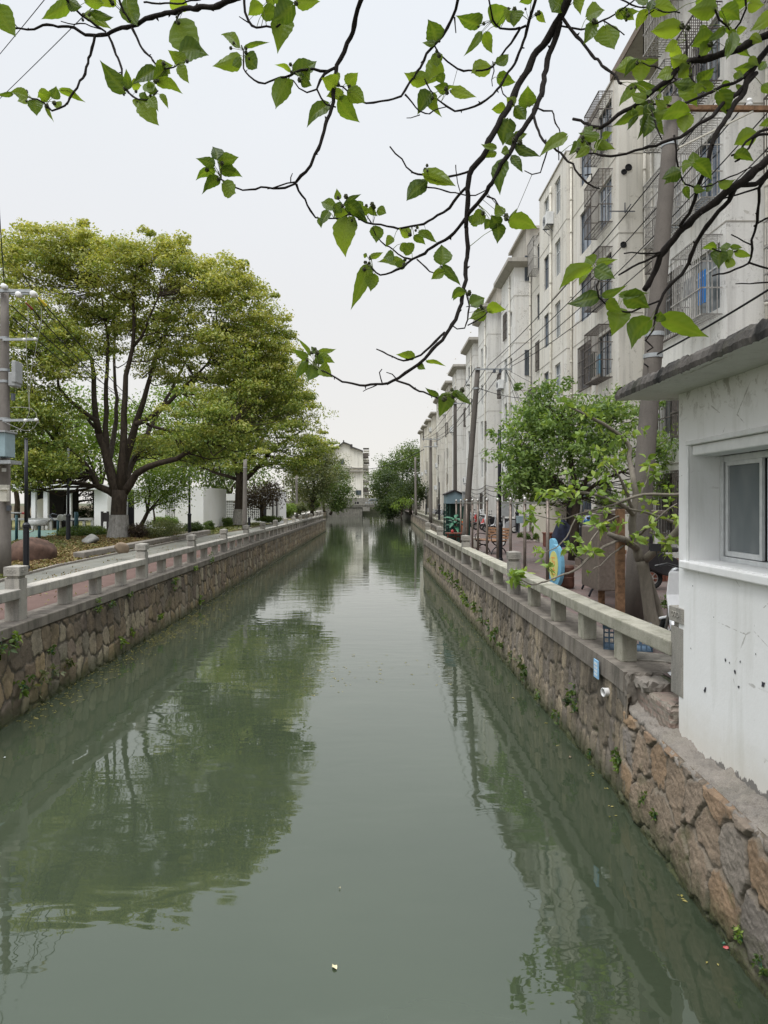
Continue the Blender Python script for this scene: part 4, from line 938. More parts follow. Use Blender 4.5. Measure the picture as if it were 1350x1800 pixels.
# ---------------- foliage ----------------
def leaf_cloud(name, C, sig, n_per, size, mat, parent, flat=.75, crnd=None, up=.5, asp=.55, zcol=None, seed=0, dome=False):
    """C: clump centres (k,3); every leaf is a small folded blade"""
    r = np.random.default_rng(seed+11); k = len(C)
    sig = np.broadcast_to(np.asarray(sig, float), (k,)); cr = r.uniform(0, 1, k) if crnd is None else crnd
    idx = np.repeat(np.arange(k), n_per); n = len(idx)
    off = r.normal(0, 1, (n, 3)); off /= (np.linalg.norm(off, axis=1, keepdims=True)+1e-9)
    if dome: off[:, 2] = np.where(off[:, 2] < -.15, -off[:, 2]*r.uniform(-.3, 1, n), off[:, 2]); off *= (.72+.28*r.uniform(0, 1, (n, 1))**.5+.10*r.normal(0, 1, (n, 1)))*1.5*(1-.55*(r.uniform(0, 1, (n, 1)) < .2))
    else: off *= (r.uniform(0, 1, (n, 1))**.45)*1.5
    P = C[idx]+off*sig[idx, None]*np.array([1, 1, flat])
    nr = r.normal(0, 1, (n, 3))+np.array([0, 0, up])+off*.5; nr /= np.linalg.norm(nr, axis=1, keepdims=True)
    d = r.normal(0, 1, (n, 3)); d -= nr*(d*nr).sum(1, keepdims=True); d /= np.linalg.norm(d, axis=1, keepdims=True)
    w = np.cross(nr, d); s = size*r.uniform(.6, 1.3, (n, 1)); f = nr*s*.12
    V = np.stack([P-d*s*.5, P+w*s*asp*.5+f, P+d*s*.5, P-w*s*asp*.5+f], 1).reshape(-1, 3)
    b = np.arange(n)*4; Fq = np.concatenate([np.stack([b, b+1, b+2], 1), np.stack([b, b+2, b+3], 1)], 0)
    lr = r.uniform(0, 1, n)
    cri = np.clip(cr[idx]+(.30*off[:, 2]-.05 if dome else 0), 0, 1)  # puff highlight and shade painted into leaf colour: tops lighter, undersides darker
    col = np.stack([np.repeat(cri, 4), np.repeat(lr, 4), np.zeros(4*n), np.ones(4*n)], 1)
    return npmesh(name, V, Fq, mat, parent, {'leaf': col})
def blob_points(blobs, seed, shell=.45, jit=.10):
    r = np.random.default_rng(seed); out = []
    for (c, rad, n) in blobs:
        d = r.normal(0, 1, (n, 3)); d /= np.linalg.norm(d, axis=1, keepdims=True)
        q = (shell+(1-shell)*r.uniform(0, 1, (n, 1))**.6)*(1+jit*r.normal(0, 1, (n, 1)))
        out.append(np.array(c)+d*q*np.array(rad))
    return np.concatenate(out)
def make_tree(name, label, base, limbs, blobs, sig, n_per, size, lm, bm_='bark_dark', group=None, cat='tree', twigs=.6, tw_r=.035, seed=1, limetop=None, shell=.45, flat=.75, up=.5, asp=.55, sides=8, wob=.02, yellow=None, step=.5, dome=False, jit=.10, spray=0):
    t = empty(name, label, cat, tuple(base), group=group)
    m = MB(); nodes = []
    for li_, (pts, rads) in enumerate(limbs):
        q, rr = smooth_path(pts, [x*(.86 if li_ else 1) for x in rads], step, wob)
        m.tube(q, rr, sides); nodes += [(np.array(a), b) for a, b in zip(q, rr)]
    C = blob_points(blobs, seed, shell, jit); r = np.random.default_rng(seed+3)
    NP = np.array([a for a, b in nodes]); NR = np.array([b for a, b in nodes])
    zmin = base[2]+.25*(C[:, 2].max()-base[2])
    for c in C:
        if r.uniform() > twigs: continue
        ok = (NP[:, 2] < c[2]+.3)
        cand = np.where(ok)[0] if ok.any() else np.arange(len(NP))
        dd = np.linalg.norm(NP[cand]-c, axis=1)+.5*(NR[cand] > .15); j = cand[np.argmin(dd)]
        a = NP[j]; L_ = np.linalg.norm(c-a)
        if L_ < .15: continue
        mid = (a+c)/2+r.normal(0, .10*L_, 3)+np.array([0, 0, -.05*L_]); r0 = min(NR[j]*.7, tw_r*(.5+L_*.35))
        q, rr = smooth_path([a, mid, c], [r0, r0*.65, r0*.25], max(.3, L_/5), .01*L_)
        m.tube(q, rr, 5, False)
    if limetop:
        tr = MB(); q, rr = smooth_path(*limetop, .3, 0); tr.tube(q, [x*1.08+.012 for x in rr], 16, False); P_(tr, 'limewash', 'bark_lime', t, smooth=True)
    P_(m, 'trunk', bm_, t, smooth=True)
    cr = None
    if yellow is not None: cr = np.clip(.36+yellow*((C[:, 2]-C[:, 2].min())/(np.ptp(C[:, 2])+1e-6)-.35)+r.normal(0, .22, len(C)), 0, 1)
    sg_ = np.asarray(sig)*r.uniform(.65, 1.35, len(C))
    if spray:
        k = r.uniform(0, 1, len(C)) < spray; cen = C.mean(0); d_ = C-cen; d_ /= np.linalg.norm(d_, axis=1, keepdims=True)
        d_[:, 2] = np.abs(d_[:, 2])*.8+.1; C = np.where(k[:, None], C+d_*np.asarray(sig)*r.uniform(.7, 2.2, (len(C), 1)), C); sg_ = np.where(k, sg_*.5, sg_)
        if cr is not None: cr = np.where(k, np.clip(cr+.15, 0, 1), cr)
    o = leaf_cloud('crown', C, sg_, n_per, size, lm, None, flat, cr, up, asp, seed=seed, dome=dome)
    reloc(o, t); return t
def px(Y, *pts): return [tuple(at(a, b, Y+(c[0] if c else 0))) for a, b, *c in pts]
def bl(Yc, items):   # items: px, py, rx px, ry px, depth m, n, dY
    return [(tuple(at(a, b, Yc+dy)), (rx*Yc/F, dm, ry*Yc/F), n) for a, b, rx, ry, dm, n, dy in items]
Y = 31.0
# the big camphor tree
limbs = [
 (px(Y, (208, 948), (209, 905), (211, 880), (211, 862)), [.46, .35, .34, .36]),
 (px(Y, (209, 868), (200, 852), (192, 820), (185, 790), (175, 765), (168, 735), (166, 700), (165, 660, .5), (160, 630, 1), (148, 605, 1)), [.34, .28, .25, .22, .2, .17, .14, .12, .09, .05]),
 (px(Y, (175, 765), (168, 740, -.3), (150, 725, -.5), (125, 705, -.8), (113, 695, -1), (102, 680, -1), (104, 640, -1.5)), [.16, .13, .11, .09, .08, .07, .04]),
 (px(Y, (186, 790), (187, 750, .3), (186, 700, .5), (188, 650, .8), (190, 600, 1), (183, 560, 1.2), (178, 500, 1.2)), [.17, .14, .12, .1, .08, .06, .03]),
 (px(Y, (212, 866), (214, 830), (217, 790), (218, 750), (219, 700), (221, 660), (232, 612), (236, 575), (234, 520), (240, 470)), [.28, .24, .2, .17, .15, .13, .11, .09, .06, .03]),
 (px(Y, (232, 612), (248, 590, -.3), (262, 560, -.6), (280, 520, -1)), [.09, .07, .05, .03]),
 (px(Y, (214, 850), (218, 815, .5), (232, 770, .8), (240, 745, 1), (252, 705, 1), (262, 670, 1.2), (272, 630, 1.5), (290, 590, 1.6), (300, 540, 1.6)), [.26, .23, .2, .17, .14, .11, .09, .06, .03]),
 (px(Y, (240, 745), (262, 735, 1), (290, 715, 1), (315, 690, 1), (340, 665, 1), (365, 640, .8), (385, 600, .5)), [.15, .13, .11, .09, .08, .05, .03]),
 (px(Y, (215, 868), (228, 850), (240, 832), (258, 822, -.5), (280, 815, -1), (310, 805, -1.2), (345, 790, -1.6), (380, 765, -2), (410, 745, -2.4)), [.26, .21, .18, .16, .14, .12, .1, .07, .03]),
 (px(Y, (206, 872), (192, 862), (172, 852, -.3), (160, 835, -.5), (148, 815, -.8), (128, 798, -1), (105, 785, -1.2), (92, 770, -1.4), (78, 752, -1.6)), [.22, .19, .17, .15, .14, .13, .12, .08, .04]),
 (px(Y, (128, 798, -1), (112, 782, -1.1), (98, 762, -1.3), (88, 745, -1.4), (70, 720, -1.7), (60, 690, -2)), [.11, .1, .09, .07, .05, .02]),
 (px(Y, (105, 785, -1.2), (80, 777, -1.4), (55, 784, -1.6), (40, 795, -1.8)), [.07, .06, .04, .02]),
 (px(Y, (178, 762), (160, 742, .4), (150, 730, .5), (135, 716, .5), (112, 712, .5)), [.1, .08, .07, .05, .03]),
 (px(Y, (258, 745, 1), (300, 758, .5), (330, 755, 0), (370, 740, -.5)), [.09, .07, .05, .03]),
 (px(Y, (200, 850), (190, 818, 1.5), (200, 770, 3), (205, 700, 4), (200, 620, 4.5), (210, 540, 5)), [.2, .17, .14, .1, .07, .03]),
 (px(Y, (216, 850), (240, 800, 2), (270, 740, 4), (310, 670, 5), (340, 600, 5)), [.2, .16, .12, .08, .04]),
]
blobs = bl(Y, [
 (60, 470, 60, 46, 2.2, 44, 0), (135, 462, 52, 44, 2.2, 40, .8), (205, 478, 50, 44, 2.3, 40, -.6), (275, 490, 54, 46, 2.4, 44, 0), (340, 512, 48, 42, 2.2, 36, .6), (392, 520, 38, 36, 1.9, 24, -.5), (425, 560, 40, 40, 1.9, 26, 0),
 (-5, 455, 30, 26, 1.2, 12, 0), (32, 440, 22, 20, 1.0, 10, 0), (60, 428, 20, 15, .9, 8, .5), (92, 438, 18, 16, .9, 7, -.5), (130, 424, 18, 17, .9, 9, 0), (160, 436, 20, 17, .9, 8, .6), (192, 438, 18, 16, .9, 7, 0), (230, 450, 18, 16, .9, 7, -.6), (272, 444, 24, 18, 1.0, 10, 0), (305, 460, 20, 18, .9, 8, .5), (344, 474, 24, 18, 1.0, 10, 0), (380, 490, 20, 17, .9, 8, -.4), (417, 500, 22, 18, 1, 9, 0), (445, 522, 20, 18, .9, 8, .3), (468, 556, 17, 18, .9, 8, 0), (488, 588, 18, 16, .9, 8, 0), (238, 602, 46, 28, 1.8, 15, 2), (300, 635, 40, 26, 1.8, 12, 1.6), (172, 612, 34, 24, 1.6, 11, 1.5), (255, 650, 30, 20, 1.5, 6, 2.2), (130, 560, 34, 26, 1.6, 14, 1),
 (15, 550, 44, 62, 2.2, 32, 0), (80, 560, 46, 44, 2.0, 34, -.8), (120, 610, 44, 34, 1.8, 24, -1.2), (190, 545, 56, 34, 2.4, 30, 1.5), (262, 570, 46, 34, 2.2, 26, 1.8), (330, 585, 52, 40, 2.2, 34, .8), (390, 605, 46, 38, 2.0, 30, -.4), (430, 645, 46, 34, 1.9, 28, 0), (458, 600, 30, 36, 1.5, 16, 0),
 (60, 650, 55, 50, 2.3, 36, -1), (130, 645, 38, 38, 1.8, 16, -1.5), (330, 660, 48, 30, 2, 18, 1.6), (420, 690, 70, 40, 2.4, 42, 0), (360, 745, 70, 42, 2.4, 40, -2), (290, 790, 55, 26, 2.0, 20, 2.5), (480, 640, 30, 24, 1.2, 10, 0), (505, 675, 28, 20, 1.0, 9, 0),
 (45, 735, 50, 48, 1.8, 36, -2), (88, 812, 46, 34, 1.6, 34, -2.4), (30, 810, 36, 42, 1.6, 28, -2), (0, 690, 40, 60, 2, 24, -1), (60, 855, 30, 14, 1.2, 10, -2.4), (105, 740, 30, 26, 1.4, 14, -1.8), (448, 725, 44, 34, 2, 26, -.5), (500, 705, 30, 24, 1.4, 14, 0), (410, 775, 46, 28, 1.8, 22, -1.5), (345, 800, 40, 18, 1.6, 12, -1),
])
lw_ = [tuple(at(208, 948, Y)), tuple(at(209, 925, Y)), tuple(at(209, 905, Y))]
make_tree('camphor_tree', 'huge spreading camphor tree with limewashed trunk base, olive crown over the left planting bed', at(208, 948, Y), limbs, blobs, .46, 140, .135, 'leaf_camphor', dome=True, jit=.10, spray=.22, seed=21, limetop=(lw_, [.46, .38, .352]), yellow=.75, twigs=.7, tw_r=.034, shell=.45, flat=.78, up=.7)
# second camphor further along
Y = 52.0
limbs = [(px(Y, (421, 922), (422, 880), (423, 850), (425, 830)), [.5, .38, .36, .36]),
 (px(Y, (424, 850), (415, 820), (402, 790), (390, 760), (380, 700)), [.28, .24, .2, .14, .06]), (px(Y, (425, 835), (428, 790), (432, 740), (440, 690), (450, 640)), [.26, .22, .17, .11, .05]),
 (px(Y, (424, 850), (440, 835), (460, 815), (480, 790), (510, 770), (540, 750)), [.24, .2, .17, .13, .09, .04]), (px(Y, (425, 840), (445, 800), (470, 755), (500, 700)), [.2, .16, .11, .05]),
 (px(Y, (422, 845), (400, 838), (375, 830), (345, 815)), [.17, .14, .1, .05])]
blobs = bl(Y, [(460, 640, 55, 45, 3, 40, 0), (495, 690, 48, 48, 3, 42, 0), (525, 722, 36, 28, 2, 20, 0), (440, 700, 60, 60, 3.5, 50, 1), (485, 755, 70, 48, 3.5, 60, -1), (540, 790, 32, 26, 2, 22, -1), (520, 815, 36, 22, 2, 20, -1),
 (400, 770, 60, 50, 3.2, 46, -1), (350, 790, 52, 45, 3, 36, 0), (440, 810, 50, 26, 2.6, 30, -2), (300, 815, 40, 30, 2.6, 20, 1), (475, 655, 36, 30, 2, 16, 0), (385, 720, 40, 40, 2.5, 18, 1)])
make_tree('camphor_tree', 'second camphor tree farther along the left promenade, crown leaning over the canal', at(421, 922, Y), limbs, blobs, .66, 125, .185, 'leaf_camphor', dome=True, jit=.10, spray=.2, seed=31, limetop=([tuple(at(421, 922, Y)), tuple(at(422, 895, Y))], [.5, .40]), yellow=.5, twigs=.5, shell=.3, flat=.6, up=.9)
# bright young trees in the garden
def simple_tree(name, label, bx, by, Y, crown, lm, sig, npr, size, seed, bark_='bark_dark', r0=.16, group=None, up=.6, flat=.75, fork=3, twigs=.5, limetop=None):
    base = at(bx, by, Y); r = random.Random(seed)
    cs = [at(c[0], c[1], Y+c[6]) for c in crown]; cen = sum(cs, Vector())/len(cs); hb = min(c.z for c in cs)
    top = Vector((base.x+(cen.x-base.x)*.35, Y+(cen.y-Y)*.3, base.z+(hb-base.z)*.55))
    limbs = [([tuple(base), tuple((base+top)/2+Vector((r.uniform(-.1, .1), 0, 0))), tuple(top)], [r0, r0*.8, r0*.7])]
    for c in cs:
        md = (top+c)/2+Vector((r.uniform(-.3, .3), r.uniform(-.3, .3), r.uniform(0, .3))); limbs.append(([tuple(top), tuple(md), tuple(c)], [r0*.55, r0*.35, r0*.12]))
    return make_tree(name, label, base, limbs, bl(Y, crown), sig, npr, size, lm, bark_, seed=seed, group=group, up=up, flat=flat, twigs=twigs, step=.8)
simple_tree('garden_tree', 'small forked tree with fresh green leaves in front of the white pavilion wall', 247, 926, 36, [(285, 850, 40, 24, 1.3, 22, 0), (262, 835, 30, 26, 1.3, 16, 0), (322, 845, 34, 24, 1.4, 18, 0), (240, 870, 16, 16, .7, 6, 0), (300, 880, 26, 14, .9, 9, 0)], 'leaf_bright', .5, 70, .13, 41, r0=.13)
simple_tree('garden_tree', 'slim bare stemmed sapling near the pavilion fins', 271, 920, 39, [(275, 880, 20, 16, .7, 8, 0), (262, 872, 14, 14, .6, 5, 0)], 'leaf_bright', .35, 35, .11, 42, r0=.07)
simple_tree('garden_tree', 'brown trunked leaning tree inside the pavilion court', 113, 905, 52, [(150, 860, 30, 14, 1.2, 12, 0), (100, 855, 24, 14, 1, 8, 0), (165, 878, 16, 12, .8, 7, 0)], 'leaf_purple', .45, 50, .14, 43, 'bark_red', r0=.3)
simple_tree('garden_tree', 'dark leaved clump tree beside the lattice wall', 462, 912, 56, [(455, 872, 26, 18, 1.6, 22, 0), (476, 868, 16, 22, 1.4, 14, 0), (438, 880, 14, 14, 1, 9, 0)], 'leaf_purple', .6, 80, .17, 44, r0=.14)
bgt = [('tall light green tree rising behind the pavilion roof, between camphor limbs', 190, 915, 62, [(130, 745, 80, 60, 4, 50, 0), (215, 760, 75, 55, 4, 50, 1), (175, 810, 90, 36, 4, 40, 0), (95, 800, 50, 40, 3, 26, 0)], 'leaf_bright', 51),
       ('bright green tree behind the pavilion at the left of the first camphor', 30, 915, 66, [(20, 730, 60, 60, 4, 40, 0), (60, 800, 60, 40, 4, 30, 0), (-20, 800, 50, 50, 4, 20, 0)], 'leaf_bright', 52),
       ('bright green tree behind the gap between the two camphors', 330, 915, 68, [(310, 730, 60, 60, 4, 40, 0), (345, 780, 55, 50, 4, 36, 0), (280, 800, 60, 34, 4, 30, 0)], 'leaf_bright', 53),
       ('green background tree behind the lattice wall', 410, 915, 74, [(420, 840, 60, 34, 5, 36, 0), (370, 820, 40, 40, 4, 20, 0)], 'leaf_mid', 54)]
for lab, bx, by, Yt, cr, lmat, sd in bgt: simple_tree('broadleaf_tree', lab, bx, by, Yt, cr, lmat, 1.15, 75, .30, sd, r0=.3, group=None, twigs=.2)
# trees along the far left bank
far = [('willowy_tree', 'pale grey green tree with fine twigs on the far left bank', 548, 905, 92, [(530, 830, 34, 34, 4, 40, 0), (560, 800, 22, 26, 3, 18, 0), (575, 835, 26, 34, 3, 34, 0), (545, 868, 36, 22, 3, 30, 0)], 'leaf_grey', .9, 90, .28, 61),
       ('broadleaf_tree', 'rounded green tree leaning over the far left corner of the canal', 580, 905, 128, [(590, 848, 22, 30, 4, 40, 0), (602, 870, 17, 22, 3, 26, 0), (572, 870, 22, 24, 3, 26, 0), (600, 888, 12, 12, 2, 10, 0)], 'leaf_mid', .95, 95, .30, 62),
       ('broadleaf_tree', 'dark green tree standing left of the gable house', 570, 900, 145, [(560, 810, 26, 26, 5, 26, 0), (540, 850, 40, 34, 5, 34, 0), (592, 825, 16, 22, 3, 16, 0)], 'leaf_grey', 1.2, 80, .36, 63),
       ('broadleaf_tree', 'dense dark tree hanging over the water right of the bridge', 684, 912, 124, [(680, 855, 25, 30, 4.5, 56, 0), (692, 878, 22, 22, 4, 36, -3), (681, 890, 15, 14, 3, 22, -2), (688, 900, 13, 8, 2, 12, -3)], 'leaf_dark', .95, 110, .30, 64),
       ('broadleaf_tree', 'taller bright topped tree behind the dark canal tree on the right', 706, 905, 146, [(712, 812, 26, 22, 5, 30, 0), (728, 800, 18, 20, 4, 24, 0), (700, 835, 36, 26, 5, 40, 0), (740, 830, 14, 30, 4, 20, 0), (674, 826, 20, 16, 4, 14, 0), (662, 846, 13, 18, 4, 12, 0)], 'leaf_mid', 1.1, 90, .36, 65),
       ('broadleaf_tree', 'low dark tree by the utility pole at the right bank bend', 722, 905, 108, [(722, 856, 18, 22, 3, 30, 0), (708, 868, 20, 18, 3, 26, 0), (738, 872, 12, 22, 2.4, 18, 0)], 'leaf_dark', .8, 100, .26, 66),
       ('sapling', 'sparse pale sapling growing from the canal wall at the right bend', 706, 915, 96, [(712, 880, 16, 12, 1.6, 9, 0), (700, 888, 12, 10, 1.2, 6, 0)], 'leaf_bright', .5, 40, .2, 67)]
for nm, lab, bx, by, Yt, cr, lmat, sg_, npr, sz, sd in far: simple_tree(nm, lab, bx, by, Yt, cr, lmat, sg_, npr, sz, sd, r0=.28 if nm != 'sapling' else .1, twigs=.4)
# distant woods that close the horizon
Cw = []
for k in range(260):
    a = rng.uniform(-1, 1); Cw.append((a*60, 203+rng.uniform(0, 20), .8+rng.uniform(0, 1)**1.5*6))
w = leaf_cloud('distant_woods', np.array(Cw), 2.2, 60, .8, 'leaf_grey', None, seed=70); tag(w, 'far off wooded mass closing the horizon beyond the bridge', None, None, 'stuff')
# street trees on the right
Y = 19.5
limbs = [(px(Y, (1008, 985), (1010, 940), (1012, 905), (1015, 870)), [.16, .13, .12, .12]),
 (px(Y, (1015, 870), (1005, 830), (1000, 790), (985, 740)), [.1, .08, .06, .03]), (px(Y, (1015, 870), (1040, 830), (1060, 790), (1075, 740)), [.09, .07, .05, .02]), (px(Y, (1012, 880), (985, 850), (950, 820), (915, 790)), [.08, .06, .05, .02]), (px(Y, (1015, 875), (1050, 850), (1090, 830), (1140, 810)), [.07, .06, .04, .02])]
blobs = bl(Y, [(955, 700, 24, 32, .5, 14, 0), (940, 745, 44, 38, .9, 32, 0), (1000, 730, 60, 50, 1.2, 46, 0), (1060, 720, 42, 34, .9, 26, 0), (915, 800, 32, 42, .9, 26, 0), (925, 850, 42, 34, 1.0, 42, .3), (975, 800, 60, 55, 1.3, 46, 0), (1045, 790, 52, 55, 1.2, 40, 0), (1090, 760, 35, 50, 1.0, 24, 0), (1160, 790, 36, 46, .9, 22, .6), (1150, 850, 34, 22, .8, 12, .6), (905, 775, 20, 20, .5, 10, 0), (960, 860, 50, 26, 1, 26, .3), (1065, 870, 40, 24, 1, 12, .3)])
make_tree('street_tree', 'full leafy street tree in front of the apartment fronts beside the tall black lamp post', at(1008, 985, Y), limbs, blobs, .28, 40, .14, 'leaf_street', spray=.25, seed=81, twigs=.7, tw_r=.016, shell=.3, jit=.2, flat=.8, up=.6, asp=.42)
# the near fig-like tree with pale limbs
Y = 9.6
limbs = [(px(Y, (1148, 1108), (1140, 1060), (1133, 1010), (1128, 985)), [.105, .085, .08, .085]), (px(Y+.15, (1166, 1100), (1152, 1050), (1140, 1010)), [.05, .045, .04]),
 (px(Y, (1128, 988), (1118, 960), (1112, 930), (1112, 905), (1118, 880), (1115, 850), (1105, 800, .3), (1108, 790, .3), (1095, 770, .3), (1060, 745, .2), (1020, 725, .1), (1000, 715, .1)), [.075, .06, .055, .05, .045, .04, .035, .03, .028, .024, .018, .01]),
 (px(Y, (1132, 985), (1150, 970, -.2), (1170, 955, -.3), (1195, 930, -.4), (1215, 905, -.5)), [.06, .055, .05, .05, .04]),
 (px(Y, (1120, 965), (1100, 950, -.3), (1085, 945, -.5), (1070, 938, -.6)), [.05, .045, .04, .03]),
 (px(Y, (1086, 950, -.5), (1060, 962, -.8), (1035, 980, -1.1), (1015, 1000, -1.3), (990, 1010, -1.5), (960, 1022, -1.7), (935, 1028, -1.9), (915, 1018, -2)), [.02, .018, .016, .014, .012, .010, .008, .005]),
 (px(Y, (1115, 905), (1100, 893, -.2), (1075, 880, -.3), (1050, 870, -.4), (1020, 866, -.4), (990, 864, -.5), (960, 868, -.5)), [.035, .03, .026, .022, .018, .012, .006]),
 (px(Y-.3, (1200, 868), (1165, 869), (1130, 870), (1100, 878), (1070, 890), (1040, 897), (1015, 905), (995, 912), (970, 912), (940, 905)), [.022, .02, .019, .017, .015, .013, .011, .010, .007, .005]),
 (px(Y-.2, (1200, 925), (1175, 915), (1150, 905), (1120, 897), (1090, 893), (1060, 893)), [.022, .02, .018, .015, .012, .008]),
 (px(Y, (1108, 945), (1095, 960, -.3), (1075, 975, -.5), (1060, 990, -.6), (1043, 1000, -.8)), [.014, .012, .01, .008, .005]),
 (px(Y, (1125, 940), (1140, 925, -.4), (1155, 912, -.5), (1175, 895, -.6), (1190, 885, -.6)), [.018, .015, .013, .01, .006]),
 (px(Y, (1092, 905, -.2), (1070, 915, -.6), (1055, 930, -.8), (1040, 948, -1), (1030, 965, -1)), [.012, .011, .009, .007, .004]),
 (px(Y, (1112, 900), (1100, 860, -.2), (1090, 840, -.3), (1080, 825, -.3), (1065, 812, -.3)), [.03, .022, .016, .012, .006]),
 (px(Y, (1112, 905), (1118, 885), (1130, 860, .3), (1140, 835, .4), (1142, 815, .4)), [.02, .018, .014, .01, .005]),
 (px(Y, (1015, 905, -.5), (1005, 925, -.6), (995, 945, -.7), (978, 962, -.8), (955, 972, -.9), (950, 968, -.9)), [.010, .009, .008, .007, .005, .003]),
 (px(Y, (1025, 985, -1.2), (1010, 975, -1.3), (1000, 960, -1.3)), [.008, .006, .003]), (px(Y, (1000, 905, -.5), (985, 885, -.6), (975, 870, -.6)), [.007, .005, .003])]
t = empty('fig_tree', 'near pale barked tree with crooked limbs and sparse fresh leaf tufts leaning by the hut', 'tree', tuple(at(1148, 1108, Y)))
m = MB()
for pts, rads in limbs:
    q, rr = smooth_path(pts, rads, .09, .004); m.tube(q, rr, 8)
P_(m, 'trunk', 'bark_grey', t, smooth=True)
def lobed_tufts(name, tufts, size, mat, parent, seed=0, n=(5, 8)):
    """each tuft is a rosette of long pointed leaves with a raised midrib"""
    r = np.random.default_rng(seed); V = []; Fc = []; A = []
    for (c, s) in tufts:
        c = np.array(c); k = int(r.integers(*n)); cr = r.uniform()
        for i in range(k):
            d = r.normal(0, 1, 3)+np.array([0, 0, .35]); d /= np.linalg.norm(d); u = np.cross(d, r.normal(0, 1, 3)); u /= np.linalg.norm(u); w = np.cross(d, u); L_ = size*s*r.uniform(.6, 1.2); b = c+d*L_*.15
            prof = [(0, .03), (.2, .20), (.45, .26), (.7, .17), (1, 0.0)]; o = len(V); lr = r.uniform()
            for t_, hw in prof:
                p = b+d*L_*t_-np.array([0, 0, 1])*L_*.25*t_*t_
                V += [p-u*hw*L_+w*hw*L_*.35, p, p+u*hw*L_+w*hw*L_*.35]; A += [(cr, lr, 0, 1)]*3
            for j in range(4):
                a = o+3*j; Fc += [(a, a+1, a+4, a+3), (a+1, a+2, a+5, a+4)]
    return npmesh(name, np.array(V), np.array(Fc), mat, parent, {'leaf': np.array(A)}, False)
tf = []
rt = np.random.default_rng(5)
for (a, b, dy, s, k) in [(905, 1018, -2, 1.1, 3), (915, 1005, -2, .9, 2), (935, 1030, -1.9, .6, 1), (935, 918, -.6, 1, 3), (925, 905, -.6, .8, 2), (940, 905, -.6, .9, 2), (960, 865, -.5, 1, 3), (985, 868, -.5, .9, 2), (950, 970, -.9, .9, 2), (942, 965, -.9, .8, 2), (965, 998, -1.4, .9, 2), (980, 880, -.5, 1, 2), (1000, 862, -.4, 1, 3), (1000, 955, -1.2, .9, 2), (1020, 860, -.4, 1, 2), (1050, 868, -.4, .9, 2), (1030, 968, -1, 1.1, 3), (1000, 968, -1.3, 1.1, 3), (1018, 952, -1, .8, 2), (1045, 920, -.8, 1.2, 3), (1035, 912, -.6, .8, 2), (1060, 905, -.6, .8, 2), (1015, 925, -.6, .8, 1), (985, 910, -.5, .8, 2), (1090, 925, -.5, 1, 2), (1115, 942, -.4, .8, 2), (1130, 950, -.4, 1.1, 3), (1150, 930, -.5, 1.1, 3), (1175, 950, -.4, 1.2, 4), (1185, 915, -.6, 1, 3), (1165, 965, -.3, .7, 2), (1145, 890, -.4, 1, 2), (1125, 890, -.3, .8, 2), (1080, 825, -.3, 1, 3), (1065, 812, -.3, 1, 3), (1070, 845, 0, 1, 3), (1120, 850, .1, 1.1, 3), (1142, 815, .4, 1.2, 4), (1150, 835, .4, 1, 3), (1095, 770, .3, 1, 3), (1060, 745, .2, 1, 3), (1030, 728, .1, 1.1, 3), (1000, 715, .1, 1.1, 4), (1120, 755, .3, 1, 2), (1105, 855, 0, .9, 2), (1045, 830, -.3, 1, 2), (1050, 800, 0, 1, 3), (1020, 770, 0, 1, 3), (1000, 830, -.2, 1, 2), (1175, 870, -.3, .9, 2), (1080, 875, -.3, .8, 2), (1010, 880, -.4, .9, 2), (1180, 885, -.4, 1, 2), (1020, 905, -.5, .7, 1), (1100, 800, .3, .9, 2), (1040, 1000, -.9, .5, 1)]:
    for q in range(k): tf.append((tuple(at(a+rt.normal(0, 6), b+rt.normal(0, 5), Y+dy+rt.normal(0, .1))), s))
reloc(lobed_tufts('crown', tf, .108, 'leaf_young', None, 3), t)

# ---------------- hedges, shrubs, bed, floats, wall weeds ----------------
def shrub(label, pxx, py0, Y, wpx, hpx, lm='leaf_mid', n=30, npr=60, size=.06, name='shrub', group=None, dz=1.0, cat='shrub', dpt=None):
    b = at(pxx, py0, Y); w = wpx*Y/F/2; h = hpx*Y/F; dp = dpt or w
    t = empty(name, label, cat, tuple(b), group=group)
    C = blob_points([((b.x, b.y, b.z+h*.5), (w*.8, dp*.8, h*.42), n)], int(pxx*7+py0), .55)
    m = MB()
    for k in range(6):
        a = k*1.05; m.tube([(b.x+.03*math.cos(a), b.y+.03*math.sin(a), b.z-.05), (b.x+w*.4*math.cos(a), b.y+w*.4*math.sin(a), b.z+h*.5)], [.015, .008], 5)
    P_(m, 'stem', 'bark_dark', t)
    reloc(leaf_cloud('foliage', C, max(.06, min(w, h)*.28), npr, size, lm, None, seed=int(pxx)), t); return t
shrub('low clipped hedge between the pale boulder and the exercise ground', 148, 945, 33, 100, 20, 'leaf_mid', 130, 70, .07, 'hedge', dpt=.9)
shrub('grey green spreading shrub right of the big camphor trunk', 285, 944, 31.5, 92, 30, 'leaf_grey', 80, 80, .06)
shrub('dome of tawny ground shrub beside the big camphor trunk', 243, 944, 31, 42, 22, 'leaf_purple', 50, 70, .06)
shrub('clipped round shrub near the pale garden path, left of the pair', 367, 934, 44, 20, 19, 'leaf_mid', 40, 70, .08, 'round_shrub', 'round clipped shrubs on the lawn')
shrub('clipped round shrub with short stem farther along the lawn', 399, 926, 50, 20, 16, 'leaf_mid', 40, 70, .08, 'round_shrub', 'round clipped shrubs on the lawn')
shrub('dark low hedge in front of the white pavilion end wall', 340, 935, 41, 40, 16, 'leaf_dark', 60, 70, .08, 'hedge', dpt=.6)
shrub('yellow green low shrubs along the foot of the pavilion fins', 290, 925, 42, 60, 16, 'leaf_bright', 50, 70, .08, 'shrub', dpt=.6)
